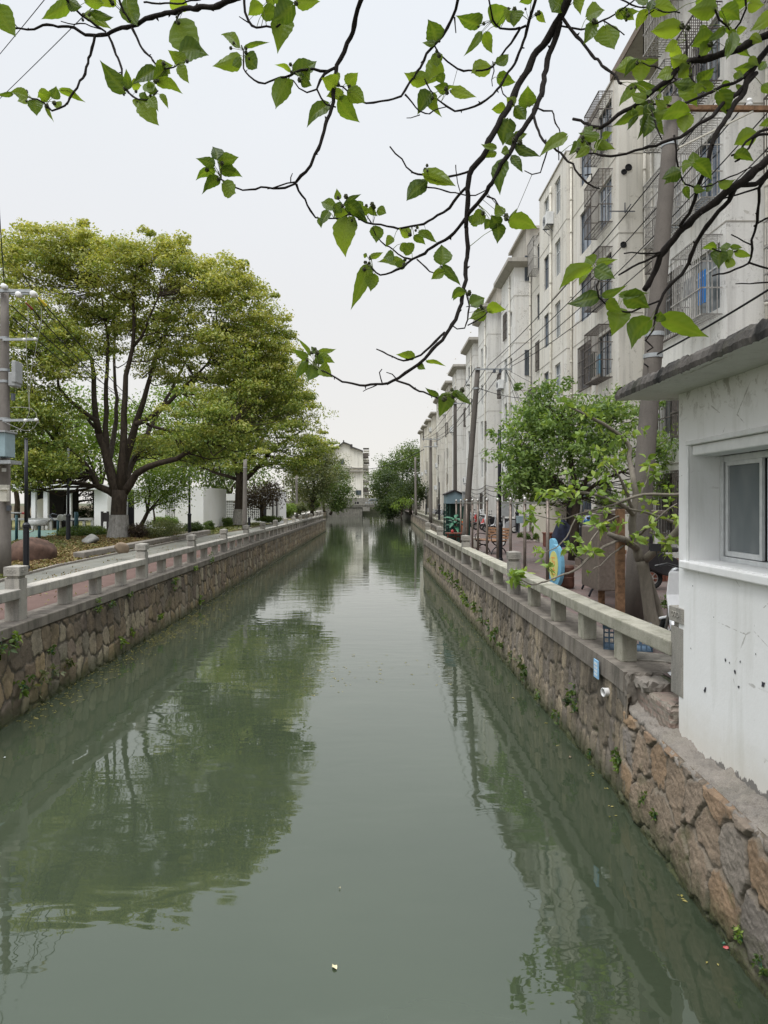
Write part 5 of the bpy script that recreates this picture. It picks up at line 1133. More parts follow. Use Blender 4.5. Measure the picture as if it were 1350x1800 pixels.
shrub('dark hedge at the foot of the lattice wall', 392, 920, 57, 56, 10, 'leaf_dark', 50, 60, .1, 'hedge', dpt=.7)
shrub('long clipped hedge right of the thin concrete pole', 473, 918, 56, 52, 11, 'leaf_mid', 60, 60, .1, 'hedge', dpt=.7)
shrub('loose light green bush on the far promenade edge, nearest of the row', 507, 908, 70, 30, 26, 'leaf_bright', 40, 70, .14)
shrub('feathery yellow green bush on the far promenade edge, past the second pole', 528, 904, 82, 26, 22, 'leaf_grey', 36, 70, .15)
shrub('rounded bright bush at the far end of the left promenade', 551, 898, 95, 24, 20, 'leaf_bright', 36, 70, .16)
shrub('weedy green patch growing at the foot of the apartment wall behind the street tree', 935, 947, 31, 60, 10, 'leaf_mid', 30, 40, .09, 'weeds', cat='weeds', dpt=.5)
shrub('small leafy sprig beside the leaning trunk base near the hut', 1178, 1078, 9.2, 20, 40, 'leaf_mid', 16, 14, .05)
# inside of the court
shrub('green bush inside the pavilion court behind the benches', 150, 915, 50, 60, 22, 'leaf_dark', 40, 60, .1)
shrub('small pale green bush inside the pavilion court near the columns', 100, 905, 50, 20, 22, 'leaf_mid', 16, 50, .1)
# planting bed surface
r = np.random.default_rng(4)
nx_, ny_ = 70, 150; Xs = np.linspace(-24, -7.9, nx_); Ys = np.linspace(2, 40, ny_)
XX, YY = np.meshgrid(Xs, Ys)
edge = np.interp(YY, [2, 15, 19, 37, 40], [-7.9, -8.08, -8.55, -8.95, -9.0]); XX = np.minimum(XX, edge); dd = np.clip(edge-XX, 0, 3)
def bedz(x, y):
    e_ = np.interp(y, [2, 15, 19, 37, 40], [-7.9, -8.08, -8.55, -8.95, -9.0]); d_ = np.clip(e_-x, 0, 3)
    return GZ+.02+.10*d_/3*(1+.0*y)+.03*np.sin(x*1.7)*np.sin(y*1.3)*np.clip(d_, 0, 1)+.06*np.exp(-((x+11.2)**2+(y-31)**2)/9)
ZZ = bedz(XX, YY); mask = None
idx = np.arange(nx_*ny_).reshape(ny_, nx_); q = np.stack([idx[:-1, :-1], idx[:-1, 1:], idx[1:, 1:], idx[1:, :-1]], -1).reshape(-1, 4)
cxq = XX.ravel()[q].mean(1); cyq = YY.ravel()[q].mean(1)
keep = ~((cxq < -14.2-(cyq-27)*.12) & (cyq > 27.2))
o = npmesh('planting_bed', np.stack([XX.ravel(), YY.ravel(), ZZ.ravel()], 1), q[keep], 'earth', None, None, True); o['kind'] = 'structure'
n = 42000; lx = -8.0-r.uniform(0, 1, n)**1.3*11; ly = 3+r.uniform(0, 1, n)*35
e_ = np.interp(ly, [2, 15, 19, 37, 40], [-7.85, -8.0, -8.5, -8.9, -9.0]); ok = (lx < e_) & ~((lx < -14.3-(ly-27)*.12) & (ly > 27.2)); lx, ly = lx[ok], ly[ok]
Cc = np.stack([lx, ly, bedz(lx, ly)+.035], 1)
pat = (np.sin(lx*.9+1)+np.sin(ly*.55)+r.normal(0, .6, len(lx)))*.25+.5
green = pat+.35*(ly < 17) > .62
def litter(name, C, mat, label, size=.085, npz=3, s=.07, seed=1):
    o = leaf_cloud(name, C, s, npz, size, mat, None, .35, np.random.default_rng(seed).uniform(0, 1, len(C)), 1.2, .5, seed=seed); return tag(o, label, None, None, 'stuff')
litter('leaf_litter', Cc[~green], 'leaf_litter', 'brown dead leaves lying over the planting bed')
litter('ground_ivy', Cc[green], 'ivy', 'olive ground ivy growing through the planting bed', .075, 4)
# litter scattered on the paths
n = 420; lx = -5.35-r.uniform(0, 2.6, n); ly = 8+r.uniform(0, 30, n)
Cc = np.stack([lx, ly, np.full(n, GZ+.012)], 1); litter('fallen_leaves', Cc, 'leaf_litter', 'scattered dry leaves on the red and slate promenade', .06, 1, .01, 5)
gx_ = np.array([[rng.uniform(-7.4, -6.9)+rng.normal(0, .15), rng.uniform(15.5, 18), GZ+.012] for _ in range(120)]); litter('fallen_leaves', gx_, 'leaf_litter', 'small heap of dry leaves swept onto the slate path', .06, 1, .02, 6)
# lawn grass tufts
n = 9000; lx = -8.7-r.uniform(0, 9, n); ly = 38+r.uniform(0, 34, n); Cc = np.stack([lx, ly, np.full(n, GZ+.03)], 1)
litter('grass', Cc, 'ivy', 'short yellowish grass on the lawn beside the promenade', .12, 3, .12, 7)
# floating algae scum along the left wall
C = []
for (ya, yb, w_, n) in ((9.5, 12.5, .25, 90), (12.5, 15.5, .30, 130), (15.2, 19, .45, 330), (19, 22, .45, 120), (22, 26, .35, 110), (27, 36, .30, 90)):
    for _ in range(n): C.append((-4.93+abs(rng.normal(0, w_)), rng.uniform(ya, yb), .004))
for _ in range(60): C.append((rng.uniform(-1.6, 1.4), 12.5+rng.normal(0, .6), .003))
for _ in range(45): y = rng.uniform(4.5, 24); C.append((float(np.interp(y, [q[0] for q in RW], [q[1] for q in RW]))-.12-abs(rng.normal(0, .14)), y, .004))
o = leaf_cloud('floating_scum', np.array(C), .03, 2, .038, 'algae_float', None, .02, None, 40, .5, seed=8); tag(o, 'yellowish scum and leaf bits floating along the canal walls', None, None, 'stuff')
# weeds rooted in the wall joints and at the waterline
def weed(label, p, s, mat='leaf_mid', n=7, k=9, grp=None, nn=(5, 8)):
    t = empty('wall_weed', label, 'weed', tuple(p), group=grp); r2 = np.random.default_rng(int(abs(p[1]*100+p[2]*37)))
    tf = [(tuple(np.array(p)+r2.normal(0, .35*s, 3)*np.array([.6, 1, 1])+np.array([0, 0, .2*s])), 1) for _ in range(n)]
    m = MB()
    for c, _ in tf: m.tube([tuple(p), c], [.003, .0015], 4, False)
    P_(m, 'stem', 'leaf_dark' if False else 'plant_green', t); reloc(lobed_tufts('leaves', tf, s*.42, mat, None, int(abs(p[1])*10), nn), t); return t
grpL = 'small weeds rooted in the left canal wall'; grpR = 'small weeds rooted in the right canal wall'
for (a, b, s, mt) in [(4, 1140, .22, 'leaf_mid'), (40, 1205, .24, 'leaf_mid'), (70, 1205, .22, 'leaf_grey'), (92, 1185, .22, 'leaf_grey'), (28, 1128, .16, 'leaf_bright'), (120, 1175, .2, 'leaf_grey'), (172, 1068, .16, 'leaf_mid'), (213, 1128, .18, 'leaf_bright'), (232, 1115, .16, 'leaf_bright'), (279, 1090, .22, 'leaf_bright'), (305, 1022, .18, 'leaf_mid'), (343, 999, .14, 'leaf_bright'), (350, 1055, .22, 'leaf_bright'), (88, 1148, .14, 'leaf_mid'), (228, 1046, .12, 'leaf_mid'), (370, 985, .2, 'leaf_mid'), (195, 1060, .12, 'leaf_mid')]:
    Yw = -4.93*F/(a-VX); p = at(a, b, Yw); weed('small weed tuft sprouting from the left rubble canal wall', (-4.91, p.y, max(.03, p.z)), s, mt, grp=grpL)
for (a, b, s, mt) in [(1087, 1335, .12, 'leaf_mid'), (1085, 1350, .12, 'leaf_young'), (1133, 1405, .09, 'leaf_mid'), (1156, 1440, .09, 'leaf_mid'), (1004, 1235, .16, 'leaf_dark'), (1012, 1250, .16, 'leaf_mid'), (1010, 1215, .12, 'leaf_mid'), (925, 1188, .24, 'leaf_mid'), (848, 1088, .26, 'leaf_grey'), (872, 1120, .24, 'leaf_mid'), (822, 1056, .26, 'leaf_bright'), (805, 1030, .24, 'leaf_mid'), (786, 1010, .24, 'leaf_bright'), (915, 1172, .2, 'leaf_grey'), (985, 1262, .14, 'leaf_mid'), (1040, 1325, .1, 'leaf_mid'), (757, 985, .24, 'leaf_grey'), (860, 1105, .22, 'leaf_mid'), (835, 1070, .24, 'leaf_mid'), (812, 1040, .24, 'leaf_grey'), (795, 1018, .22, 'leaf_mid'), (778, 1005, .2, 'leaf_mid'), (765, 995, .2, 'leaf_grey'), (885, 1135, .16, 'leaf_mid'), (900, 1155, .14, 'leaf_grey'), (950, 1225, .12, 'leaf_mid'), (1310, 1655, .07, 'leaf_young'), (1345, 1700, .08, 'leaf_mid'), (1298, 1640, .05, 'leaf_mid')]:
    Yw = 8.0
    for _ in range(8): Yw = (float(np.interp(Yw, [q[0] for q in RW], [q[1] for q in RW]))-.06)*F/(a-VX)
    p = at(a, b, Yw); weed('small weed tuft rooted in the right rubble canal wall', (p.x-.02, p.y, max(.02, p.z)), s, mt, grp=grpR)
# ---------------- street furniture and small things ----------------
def lamp(label, px0, ptop, pbase, Y, r=.045, silver=False, tilt=0):
    b = at(px0, pbase, Y); h = Z(ptop, Y)-b.z; t = empty('lamp_post', label, 'lamp post', tuple(b), group='black lamp posts')
    k = r/.045
    m = MB(); m.lathe((0, 0, 0), [(.085*k, 0), (.085*k, .06), (.07*k, .08), (.07*k, 1.0), (.085*k, 1.02), (.085*k, 1.07), (.05*k, 1.12)], 14); m.build('base', 'black_metal', t, smooth=False)
    m = MB(); m.lathe((0, 0, 0), [(r, 1.1), (r*.9, h-(.55 if silver else .0))], 12); m.build('post', 'black_metal', t, smooth=True)
    if silver: m = MB(); m.lathe((0, 0, 0), [(r*.95, h-.55), (r*.95, h)], 12); m.build('lamp_head', 'galvanised', t)
    else: m = MB(); m.lathe((0, 0, 0), [(r*1.0, h), (r*1.0, h+.02), (.01, h+.03)], 10); m.build('cap', 'black_metal', t)
    return t
lamp('tall black lamp post on the right bank standing between the bench and the balustrade', 878, 757, 985, 21, .055)
lamp('thin black lamp post far along the right bank behind the blue kiosk', 772, 848, 914, 50, .05)
lamp('farthest thin black lamp post on the right bank', 749, 856, 905, 74, .05)
lamp('black lamp post beside the apartment wall near the blue bin', 909, 886, 936, 38, .06)
lamp('black lamp post nearest the camera in the left bed, in front of the big boulder', 46, 772, 1000, 17.2, .045)
lamp('black lamp post with silver head between the exercise machine and the hedge', 120, 788, 953, 28.5, .055, True)
lamp('black lamp post in front of the white pavilion end wall', 333, 828, 940, 37, .06)
lamp('slim black lamp post on the lawn beyond the long hedge', 495, 862, 917, 62, .06)
m = MB(); b = at(438, 926, 47); m.lathe((0, 0, 0), [(.09, 0), (.09, .6), (.07, .64)], 12); o = m.build('bollard_light', 'black_metal'); o.location = b; tag(o, 'short black bollard light beside the thin concrete pole', 'bollard light')

# concrete utility poles
def cpole(label, foot, top, r0, r1, mat='pole_concrete', bands=(), holes=True):
    t = empty('utility_pole', label, 'utility pole', tuple(foot)); m = MB(); F_, T_ = Vector(foot), Vector(top)
    m.tube([F_+(T_-F_)*k/8 for k in range(9)], [r0+(r1-r0)*k/8 for k in range(9)], 20); P_(m, 'pole', mat, t, smooth=True)
    for z in bands:
        q = (z-F_.z)/(T_.z-F_.z); c = F_+(T_-F_)*q; m = MB(); m.lathe(c, [(r0+(r1-r0)*q+.012, -.03), (r0+(r1-r0)*q+.012, .03)], 20); P_(m, 'clamp_band', 'galvanised', t)
    return t
def insulator(parent, c, s=1.0, name='insulator'):
    m = MB(); m.lathe((0, 0, 0), [(.012*s, -.03*s), (.035*s, 0), (.045*s, .02*s), (.03*s, .05*s), (.04*s, .06*s), (.028*s, .09*s), (.008*s, .10*s)], 10)
    o = m.build(name, 'porcelain', smooth=True); o.parent = parent; o.location = Vector(c)-parent.location; return o
# big near pole (right)
pb, pt = at(1112, 1092, 10.3), at(1183, 176, 10.9)
bp = cpole('big leaning concrete pole behind the hut roof at the right', (pb.x, pb.y, GZ), pt, .150, .105, 'pole_brown', bands=(at(0, 585, 10.5).z, at(0, 624, 10.5).z, at(0, 252, 10.8).z))
def onp(z): q = (z-GZ)/(pt.z-GZ); return Vector((pb.x+(pt.x-pb.x)*q, pb.y+(pt.y-pb.y)*q, z))
za = at(0, 195, 10.8).z
m = MB(); a = onp(za); m.bar((a.x-.25, a.y-.16, a.z), (a.x+2.6, a.y-.16, a.z-.02), .07, .07); P_(m, 'cross_arm', 'rust', bp)
m = MB(); m.bar((a.x+.05, a.y-.12, at(0, 262, 10.8).z), (a.x+1.15, a.y-.16, a.z-.05), .045, .02); P_(m, 'arm_brace', 'pvc', bp)
insP = [Vector((a.x+dx, a.y-.16, a.z+.03)) for dx in (.62, 1.1, 1.55, 2.1)]
for q in insP: insulator(bp, q, 1.2)
# second leaning pole and the rest
p2b, p2t = at(815, 955, 24.5), at(840, 646, 24.5); p2b.z = GZ
pp2 = cpole('brown leaning concrete pole with cross arm rising beside the hazard box', p2b, p2t, .115, .085, 'pole_brown', bands=(at(0, 683, 24.5).z,))
zz = at(0, 650, 24.5).z
m = MB(); m.bar((p2t.x-.12, 24.4, zz), (p2t.x+1.15, 24.4, zz), .05, .05); P_(m, 'cross_arm', 'galvanised', pp2)
ins2 = [Vector((p2t.x+dx, 24.4, zz+.04)) for dx in (-.08, .3, .62, .92, 1.12)]
for q in ins2: insulator(pp2, q, .8)
for dx in (.55, .75): m = MB(); m.lathe((p2t.x+dx, 24.4, zz-.12), [(.05, 0), (.05, .12)], 8); P_(m, 'fuse_box', 'dark_frame', pp2)
p3b, p3t = at(800, 920, 34), at(800, 706, 34); p3b.z = GZ
pp3 = cpole('brown straight concrete pole behind the kiosk on the right', p3b, p3t, .10, .08, 'pole_brown')
m = MB(); m.bar((p3t.x-.25, 33.9, p3t.z-.1), (p3t.x+.5, 33.9, p3t.z-.1), .05, .05); P_(m, 'cross_arm', 'galvanised', pp3)
p4b, p4t = at(757, 912, 60), at(757, 770, 60); p4b.z = GZ
pp4 = cpole('pale concrete pole with double cross arms farther down the right bank', p4b, p4t, .16, .11)
for dz, w in ((-.12, .75), (-.75, .6)): m = MB(); m.bar((p4t.x-w, 59.8, p4t.z+dz), (p4t.x+w, 59.8, p4t.z+dz), .09, .07); P_(m, 'cross_arm', 'galvanised', pp4)
ins4 = [Vector((p4t.x+d, 59.8, p4t.z-.08)) for d in (-.7, -.3, .3, .7)]
for q in ins4: insulator(pp4, q, 1.2)
p5b, p5t = at(731, 905, 96), at(730, 804, 96); p5b.z = GZ
cpole('faint concrete pole by the low dark tree at the right bank bend', p5b, p5t, .17, .12)
l2b, l2t = at(430, 930, 45), at(431, 808, 45); l2b.z = GZ
pl2 = cpole('thin pale concrete pole standing on the lawn beside the second camphor', l2b, l2t, .16, .11, 'pole_concrete', (at(0, 822, 45).z,))
for lab, a_, t_, Y_, w in (('slim concrete pole on the far left promenade', 522, 835, 86, .16), ('slim white pole just left of the far promenade pole', 515, 836, 96, .14)):
    fb, ft = at(a_, 905, Y_), at(a_-1, t_, Y_); fb.z = GZ; cpole(lab, fb, ft, w, w*.8)
# left pole with cross arms, switch gear and blue grey box
lb, lt_ = at(9, 1012, 16.4), at(8, 508, 16.4); lb.z = GZ+.02
lp = cpole('concrete utility pole with cross arms and grey blue meter box at the far left', lb, lt_, .135, .09, bands=(at(0, 595, 16.4).z, at(0, 651, 16.4).z, at(0, 671, 16.4).z, at(0, 737, 16.4).z))
def la(a, b, dy=0): return at(a, b, 16.4+dy)
m = MB(); c0, c1 = la(-70, 510, -.15), la(55, 512, -.15); m.bar(c0, c1, .07, .07); m.bar(la(-70, 515, .12), la(50, 516, .12), .05, .06); P_(m, 'cross_arm', 'galvanised', lp)
m = MB(); m.bar(la(5, 597, -.12), la(62, 596, -.12), .03, .055); P_(m, 'cross_arm', 'galvanised', lp)
m = MB(); m.bar(la(5, 739, -.12), la(64, 738, -.12), .03, .055); P_(m, 'cross_arm', 'galvanised', lp)
for (a_, b_, s) in ((59, 517, 1.5), (33, 518, 1.4), (8, 504, 1.3), (43, 597, .8), (62, 596, .8), (45, 739, .8), (64, 738, .8)):
    m = MB(); m.lathe((0, 0, 0), [(.02*s, -.05*s), (.045*s, -.04*s), (.05*s, 0), (.04*s, .02*s), (.045*s, .04*s), (.02*s, .05*s)], 12, 'y'); m.cur = 0
    o = m.build('insulator', 'porcelain', smooth=True); o.parent = lp; o.location = la(a_, b_, -.2)-lp.location
m = MB(); m.cbox(la(26, 668), (.16, .3, .32)); m.cbox(la(30, 655), (.10, .34, .5)); P_(m, 'switch_gear', 'grey_paint', lp, bevel=.02)
m = MB(); m.lathe(la(23, 698), [(.05, -.08), (.05, .08)], 10); P_(m, 'fuse', 'dark_frame', lp)
m = MB(); m.box(X(-12, 16.2), X(27, 16.2), 15.75, 16.2, Z(805, 16.2), Z(763, 16.2)); P_(m, 'meter_box', 'steel_blue_box', lp, bevel=.015)
m = MB(); m.box(X(-14, 16.2), X(29, 16.2), 15.7, 16.25, Z(763, 16.2), Z(760, 16.2)); P_(m, 'meter_box_lid', 'grey_paint', lp)
m = MB(); m.box(X(-16, 16.3), X(38, 16.3), 15.8, 16.3, Z(817, 16.3), Z(811, 16.3)); P_(m, 'bracket', 'galvanised', lp)
m = MB(); m.cbox(la(8, 867, -.2), (.17, .14, .38)); m.cbox(la(8, 860, -.28), (.21, .06, .04)); P_(m, 'small_box', 'pvc', lp, bevel=.01)
m = MB(); m.cbox(la(16, 893, -.1), (.07, .1, .12)); P_(m, 'pipe_clip', 'dark_frame', lp)
m = MB(); m.cbox(la(7, 826, -.14), (.09, .03, .08)); P_(m, 'number_plate', 'white_paint', lp)
for pts in ([(48, 535), (50, 560), (46, 597), (48, 650), (50, 700), (52, 720), (46, 739), (35, 755), (18, 757)], [(72, 538), (73, 565), (66, 597), (60, 630), (55, 650), (52, 690), (51, 720)], [(68, 740), (60, 752), (45, 757), (30, 752), (8, 742)], [(20, 716), (40, 716), (55, 718), (63, 725), (66, 738)]):
    m = MB(); q, rr = smooth_path([tuple(la(a_, b_, -.22)) for a_, b_ in pts], [.006]*len(pts), .1); m.tube(q, rr, 5); P_(m, 'cable', 'granite_grey', lp)
for (a0, a1, mt) in (((68, 524), (81, 537), 'yellow_wrap'), ((45, 532), (56, 543), 'red_wrap')):
    m = MB(); m.tube([tuple(la(*a0, -.3)), tuple(la(*a1, -.1))], [.012, .03], 8); P_(m, 'line_clamp', mt, lp)

# ---------------- wires ----------------
def wire(p, q, label, group, sag=.3, r=.008, mat='black_rubber', n=14):
    p, q = Vector(p), Vector(q); pts = [p+(q-p)*(k/n)-Vector((0, 0, sag*4*(k/n)*(1-k/n))) for k in range(n+1)]
    t = MB(); t.v = []; off = p; t.tube([v-off for v in pts], r, 5); o = t.build('overhead_wire', mat, smooth=True); o.location = off; return tag(o, label, 'wire', group)
gA, lA = 'wires from the big pole to the leaning pole', 'black overhead wire strung from the big leaning pole to the brown leaning pole'
for i, q in enumerate(insP[:4]): wire(q+Vector((0, 0, .1)), ins2[min(i+1, 4)]+Vector((0, 0, .05)), lA, gA, .25+.06*i, .011)
gB, lB = 'wires from the brown leaning pole down the street', 'thin overhead wire from the brown leaning pole to the pale double armed pole'
for i in range(4): wire(ins2[i]+Vector((0, 0, .05)), ins4[i]+Vector((0, 0, .1)), lB, gB, .5, .012)
gC, lC = 'service wires from the leaning pole to the facades', 'thin service wire dropping from the brown leaning pole to the apartment wall'
for (x_, y_, z__) in ((8.35, 31.5, 4.2), (8.35, 34, 5.1), (9.3, 38, 3.9), (8.35, 43.5, 4.6), (8.6, 27.5, 4.0), (8.35, 45.5, 9.0), (8.6, 29.9, 7.4)): wire(ins2[3], (x_, y_, z__), lC, gC, .15, .007, 'black_rubber')
gD, lD = 'low cable bundle along the apartment fronts', 'heavy black cable sagging low along the apartment fronts'
ck = [(9.2, 23.5, 5.1), (8.3, 31, 4.6), (8.2, 36, 4.5), (8.3, 43, 4.3), (8.3, 52, 4.3), (8.3, 60, 4.2)]
for j in range(3):
    for a_, b_ in zip(ck, ck[1:]): wire((a_[0], a_[1], a_[2]-.28*j), (b_[0], b_[1], b_[2]-.28*j), lD, gD, .22+.05*j, .022)
for (a_, b_) in ((at(843, 683, 24.4), (8.3, 34, 8.1)), (at(1133, 640, 10.3), (8.4, 17.5, 5.9))): wire(a_, b_, 'black stay cable running from a pole clamp to the apartment wall', 'pole stay cables', .2, .012)
wire(onp(at(0, 624, 10.5).z), at(1400, 478, 7.5), 'black cable from the big pole clamp rising past the hut roof edge', 'pole cable', .03, .014)
pc = onp(at(0, 624, 10.5).z)
gE, lE = 'wires crossing the sky at the upper left', 'thin black wire crossing the pale sky at the upper left corner'
wire(at(110, -40, 9), at(-60, 165, 14), lE, gE, .02, .006); wire(at(175, 0, 9), at(-60, 230, 14), lE, gE, .02, .006)
gF, lF = 'wires running from the left pole through the camphor crown', 'black wire running from the left pole down through the camphor crown'
for a0, a1 in (((80, 537), (300, 760)), ((56, 543), (260, 735)), ((20, 537), (230, 700)), ((22, 558), (200, 690))): wire(la(a0[0], a0[1], -.1), at(a1[0], a1[1], 44), lF, gF, .3, .014)
wire(at(-8, 250, 15.0), la(8, 504), 'single line dropping onto the top of the left pole from beyond the frame', None, .15, .012); 
wire(at(40, 480, 16.4), at(100, 570, 26), 'slack dark line above the cross arm of the left pole', None, .1, .012)
wire(at(595, 812, 175), at(745, 790, 100), 'twin line spanning above the canal from gable house to the last block', None, 2.2, .05); wire(at(640, 832, 175), at(730, 828, 96), 'lower thin line spanning beside the gable house', None, .6, .03)
wire(at(843, 683, 24.4), at(757, 775, 60), 'lower cable from the clamp of the leaning pole to the pale pole', None, .6, .012)

# ---------------- steel bar frame on the right bank ----------------
fr = empty('metal_railing', 'tall row of brown steel uprights with ball tops and one top bar behind the balustrade', 'metal railing', (3.2, 13, GZ))
fy = [13.0, 14.95, 16.5, 18.2, 19.9, 21.6, 22.8, 24.2, 25.8, 27.2]; pm = MB(); pm.lathe((0, 0, 0), [(.033, 0), (.033, 1.74)], 10)
po = None; bo = None
for i, y in enumerate(fy):
    if po is None:
        po = pm.build('upright', 'brown_steel', fr, smooth=True); m = MB(); m.lathe((0, 0, 1.78), [(.01, -.05), (.035, -.035), (.048, 0), (.035, .035), (.008, .05)], 12); bo = m.build('ball_top', 'steel', po, smooth=True)
    else:
        c = po.copy(); COL.objects.link(c); d = bo.copy(); COL.objects.link(d); d.parent = c; c.parent = fr; c.location = (0, y-13, 0)
m = MB(); m.bar((3.2, 13, 3.0), (3.2, 17.6, 3.0), .04); m.bar((3.2, 20, 3.0), (3.2, 28, 3.0), .035); P_(m, 'top_bar', 'steel', fr)
m = MB(); m.lathe((3.2, 13, GZ), [(.09, 0), (.09, .012)], 12); P_(m, 'foot_plate', 'brown_steel', fr)

# benches
def bench(label, x, y, rz, L_=1.5):
    t = empty('park_bench', label, 'bench', (x, y, GZ), rz, group='slatted benches on the brick street')
    for s in (-1, 1):                       # bench runs along local X, back at +Y
        m = MB(); xx = s*(L_/2-.15)
        def arc(pts, r=.02): q, rr = smooth_path([(xx, a, b) for a, b in pts], [r]*len(pts), .05); m.tube(q, rr, 6)
        arc([(-.25, .42), (-.10, .30), (.05, .26), (.2, .3), (.26, .44), (.33, .8)]); arc([(-.28, .0), (-.2, .16), (0, .27), (.2, .16), (.3, 0)]); arc([(-.25, .42), (0, .41), (.25, .43)]); arc([(-.25, .42), (-.28, .6), (-.1, .66), (.27, .6)], .016)
        m.build('end_frame', 'black_metal', t, smooth=True)
    for k in range(5):
        m = MB(); m.cbox((0, -.22+.105*k, .45), (L_, .085, .03)); m.build('seat_slat', 'wood_slat', t, bevel=.006)
    for k in range(4):
        m = MB(); m.cbox((0, .27+.02*k, .54+.095*k), (L_, .028, .075), rx=R(-10)); m.build('back_slat', 'wood_slat', t, bevel=.006)
    return t
bench('wooden slatted bench with black iron ends beyond the tall lamp post', X(862, 24), 24.0, R(-70), 1.4)
bench('dark slatted bench half hidden behind the steel notice board', X(1062, 13.2), 13.4, R(-100), 1.4)

# notice board with canopy and rusty post
nb = empty('notice_board', 'grey steel display cabinet with flat canopy and legs behind the balustrade', 'notice board', (3.7, 11.4, GZ))
YB = 11.4; m = MB(); m.box(X(1046, YB), X(1083, YB), YB-.15, YB+.75, Z(1037, YB), Z(926, YB)); P_(m, 'cabinet', 'silver_plastic' if False else 'brown_steel', nb, bevel=.02)
m = MB(); m.box(X(1053, YB), X(1058, YB), YB, YB+.05, GZ, Z(1037, YB)); m2 = MB(); m2.box(X(1078, YB), X(1083, YB), YB+.55, YB+.6, GZ, Z(1037, YB)); P_(m, 'leg', 'rust', nb); P_(m2, 'leg', 'rust', nb)
m = MB(); m.box(X(1056, YB), X(1160, YB), YB-.3, YB+.9, Z(903, YB), Z(897, YB)); m.box(X(1051, YB), X(1078, YB), YB-.1, YB+.4, Z(925, YB), Z(904, YB)); P_(m, 'canopy', 'brown_steel', nb, bevel=.008)
m = MB(); m.box(X(1100, YB), X(1104, YB), YB-.31, YB-.30, Z(902, YB), Z(898, YB)); P_(m, 'canopy_clip', 'white_paint', nb)
rpst = at(1090, 1112, 9.35); m = MB(); m.box(-.05, .05, -.05, .05, -.03, 1.62); o = m.build('steel_post', 'rust', bevel=.006); o.location = (rpst.x, 9.35, GZ); tag(o, 'rusty square steel post rising behind the balustrade beside the big pole', 'post')
m = MB(); m.box(-.051, .051, -.053, -.05, 1.2, 1.55); P_(m, 'paint_patch', 'hazard_yellow', o) if False else None

# blue kiosk, hazard box, plastic palm, table, orange cone thing
KY = 28.5
kk = empty('kiosk', 'small kiosk with blue grey gabled roof on dark green posts above the canal corner', 'kiosk', (3.25, KY, GZ))
xa, xb, xc = X(781, KY), X(797, KY), X(812, KY)
za, zr, ze = Z(880, KY), Z(861, KY), Z(868, KY)
m = MB()   # roof: ridge runs along the view, gable faces the camera side
pf = [(X(781, KY), ze), (X(797, KY), zr), (X(813, KY), ze), (X(813, KY), ze-.06), (X(797, KY), zr-.06), (X(781, KY), ze-.06)]
m.prism(pf, KY-.5, KY+.7, 'y'); P_(m, 'roof', 'slat_dark', kk)
m = MB(); m.prism([(xa+.04, za-.12), (xc-.04, za-.12), (xc-.04, ze-.05), (xb, zr-.06), (xa+.04, ze-.05)], KY-.45, KY+.6, 'y'); P_(m, 'cabin', 'blue_grey_paint', kk)
for px_ in (783, 789, 804, 811):
    for dy in (-.35, .5):
        m = MB(); m.box(X(px_, KY)-.025, X(px_, KY)+.025, KY+dy-.03, KY+dy+.03, GZ, za-.1); P_(m, 'post', 'dark_green', kk)
m = MB()
for k in range(9): m.box(xa+.1, xa+.12, KY-.35, KY+.5, GZ+.2+.16*k, GZ+.23+.16*k)
for k in range(9): m.box(xa+.05, xb-.1, KY+.5, KY+.52, GZ+.2+.16*k, GZ+.23+.16*k)
m.box(xa+.08, xc-.08, KY+.3, KY+.34, GZ+.1, za-.12); P_(m, 'louvre_panel', 'dark_green', kk)
HYb = 25.2
hb = empty('electric_box', 'pale electric box with yellow hazard triangle on a post beside the leaning pole', 'electric box', (X(820, HYb), HYb, GZ))
m = MB(); m.box(X(813, HYb), X(827, HYb), HYb-.1, HYb+.12, Z(890, HYb), Z(866, HYb)); P_(m, 'box', 'pavilion_white' if False else 'silver_plastic', hb, bevel=.01); m = MB(); m.box(X(812, HYb), X(828, HYb), HYb-.13, HYb+.15, Z(866, HYb), Z(864, HYb)); P_(m, 'lid', 'silver_plastic', hb)
c = at(819.5, 875, HYb-.105); s_ = .075
m = MB(); m.prism([(c.x-s_, c.z-s_*.8), (c.x+s_, c.z-s_*.8), (c.x, c.z+s_*.9)], c.y-.004, c.y, 'y'); P_(m, 'hazard_sign', 'hazard_yellow', hb)
m = MB(); m.prism([(c.x-.012, c.z+.03), (c.x+.014, c.z+.03), (c.x+.004, c.z+.0), (c.x+.018, c.z), (c.x-.006, c.z-.045), (c.x-.001, c.z-.012), (c.x-.016, c.z-.012)], c.y-.006, c.y-.004, 'y'); P_(m, 'lightning_mark', 'black_metal', hb)
m = MB(); m.box(X(817, HYb)-.05, X(824, HYb)+.05, HYb-.04, HYb+.06, GZ, Z(890, HYb)); P_(m, 'post', 'dark_green', hb)
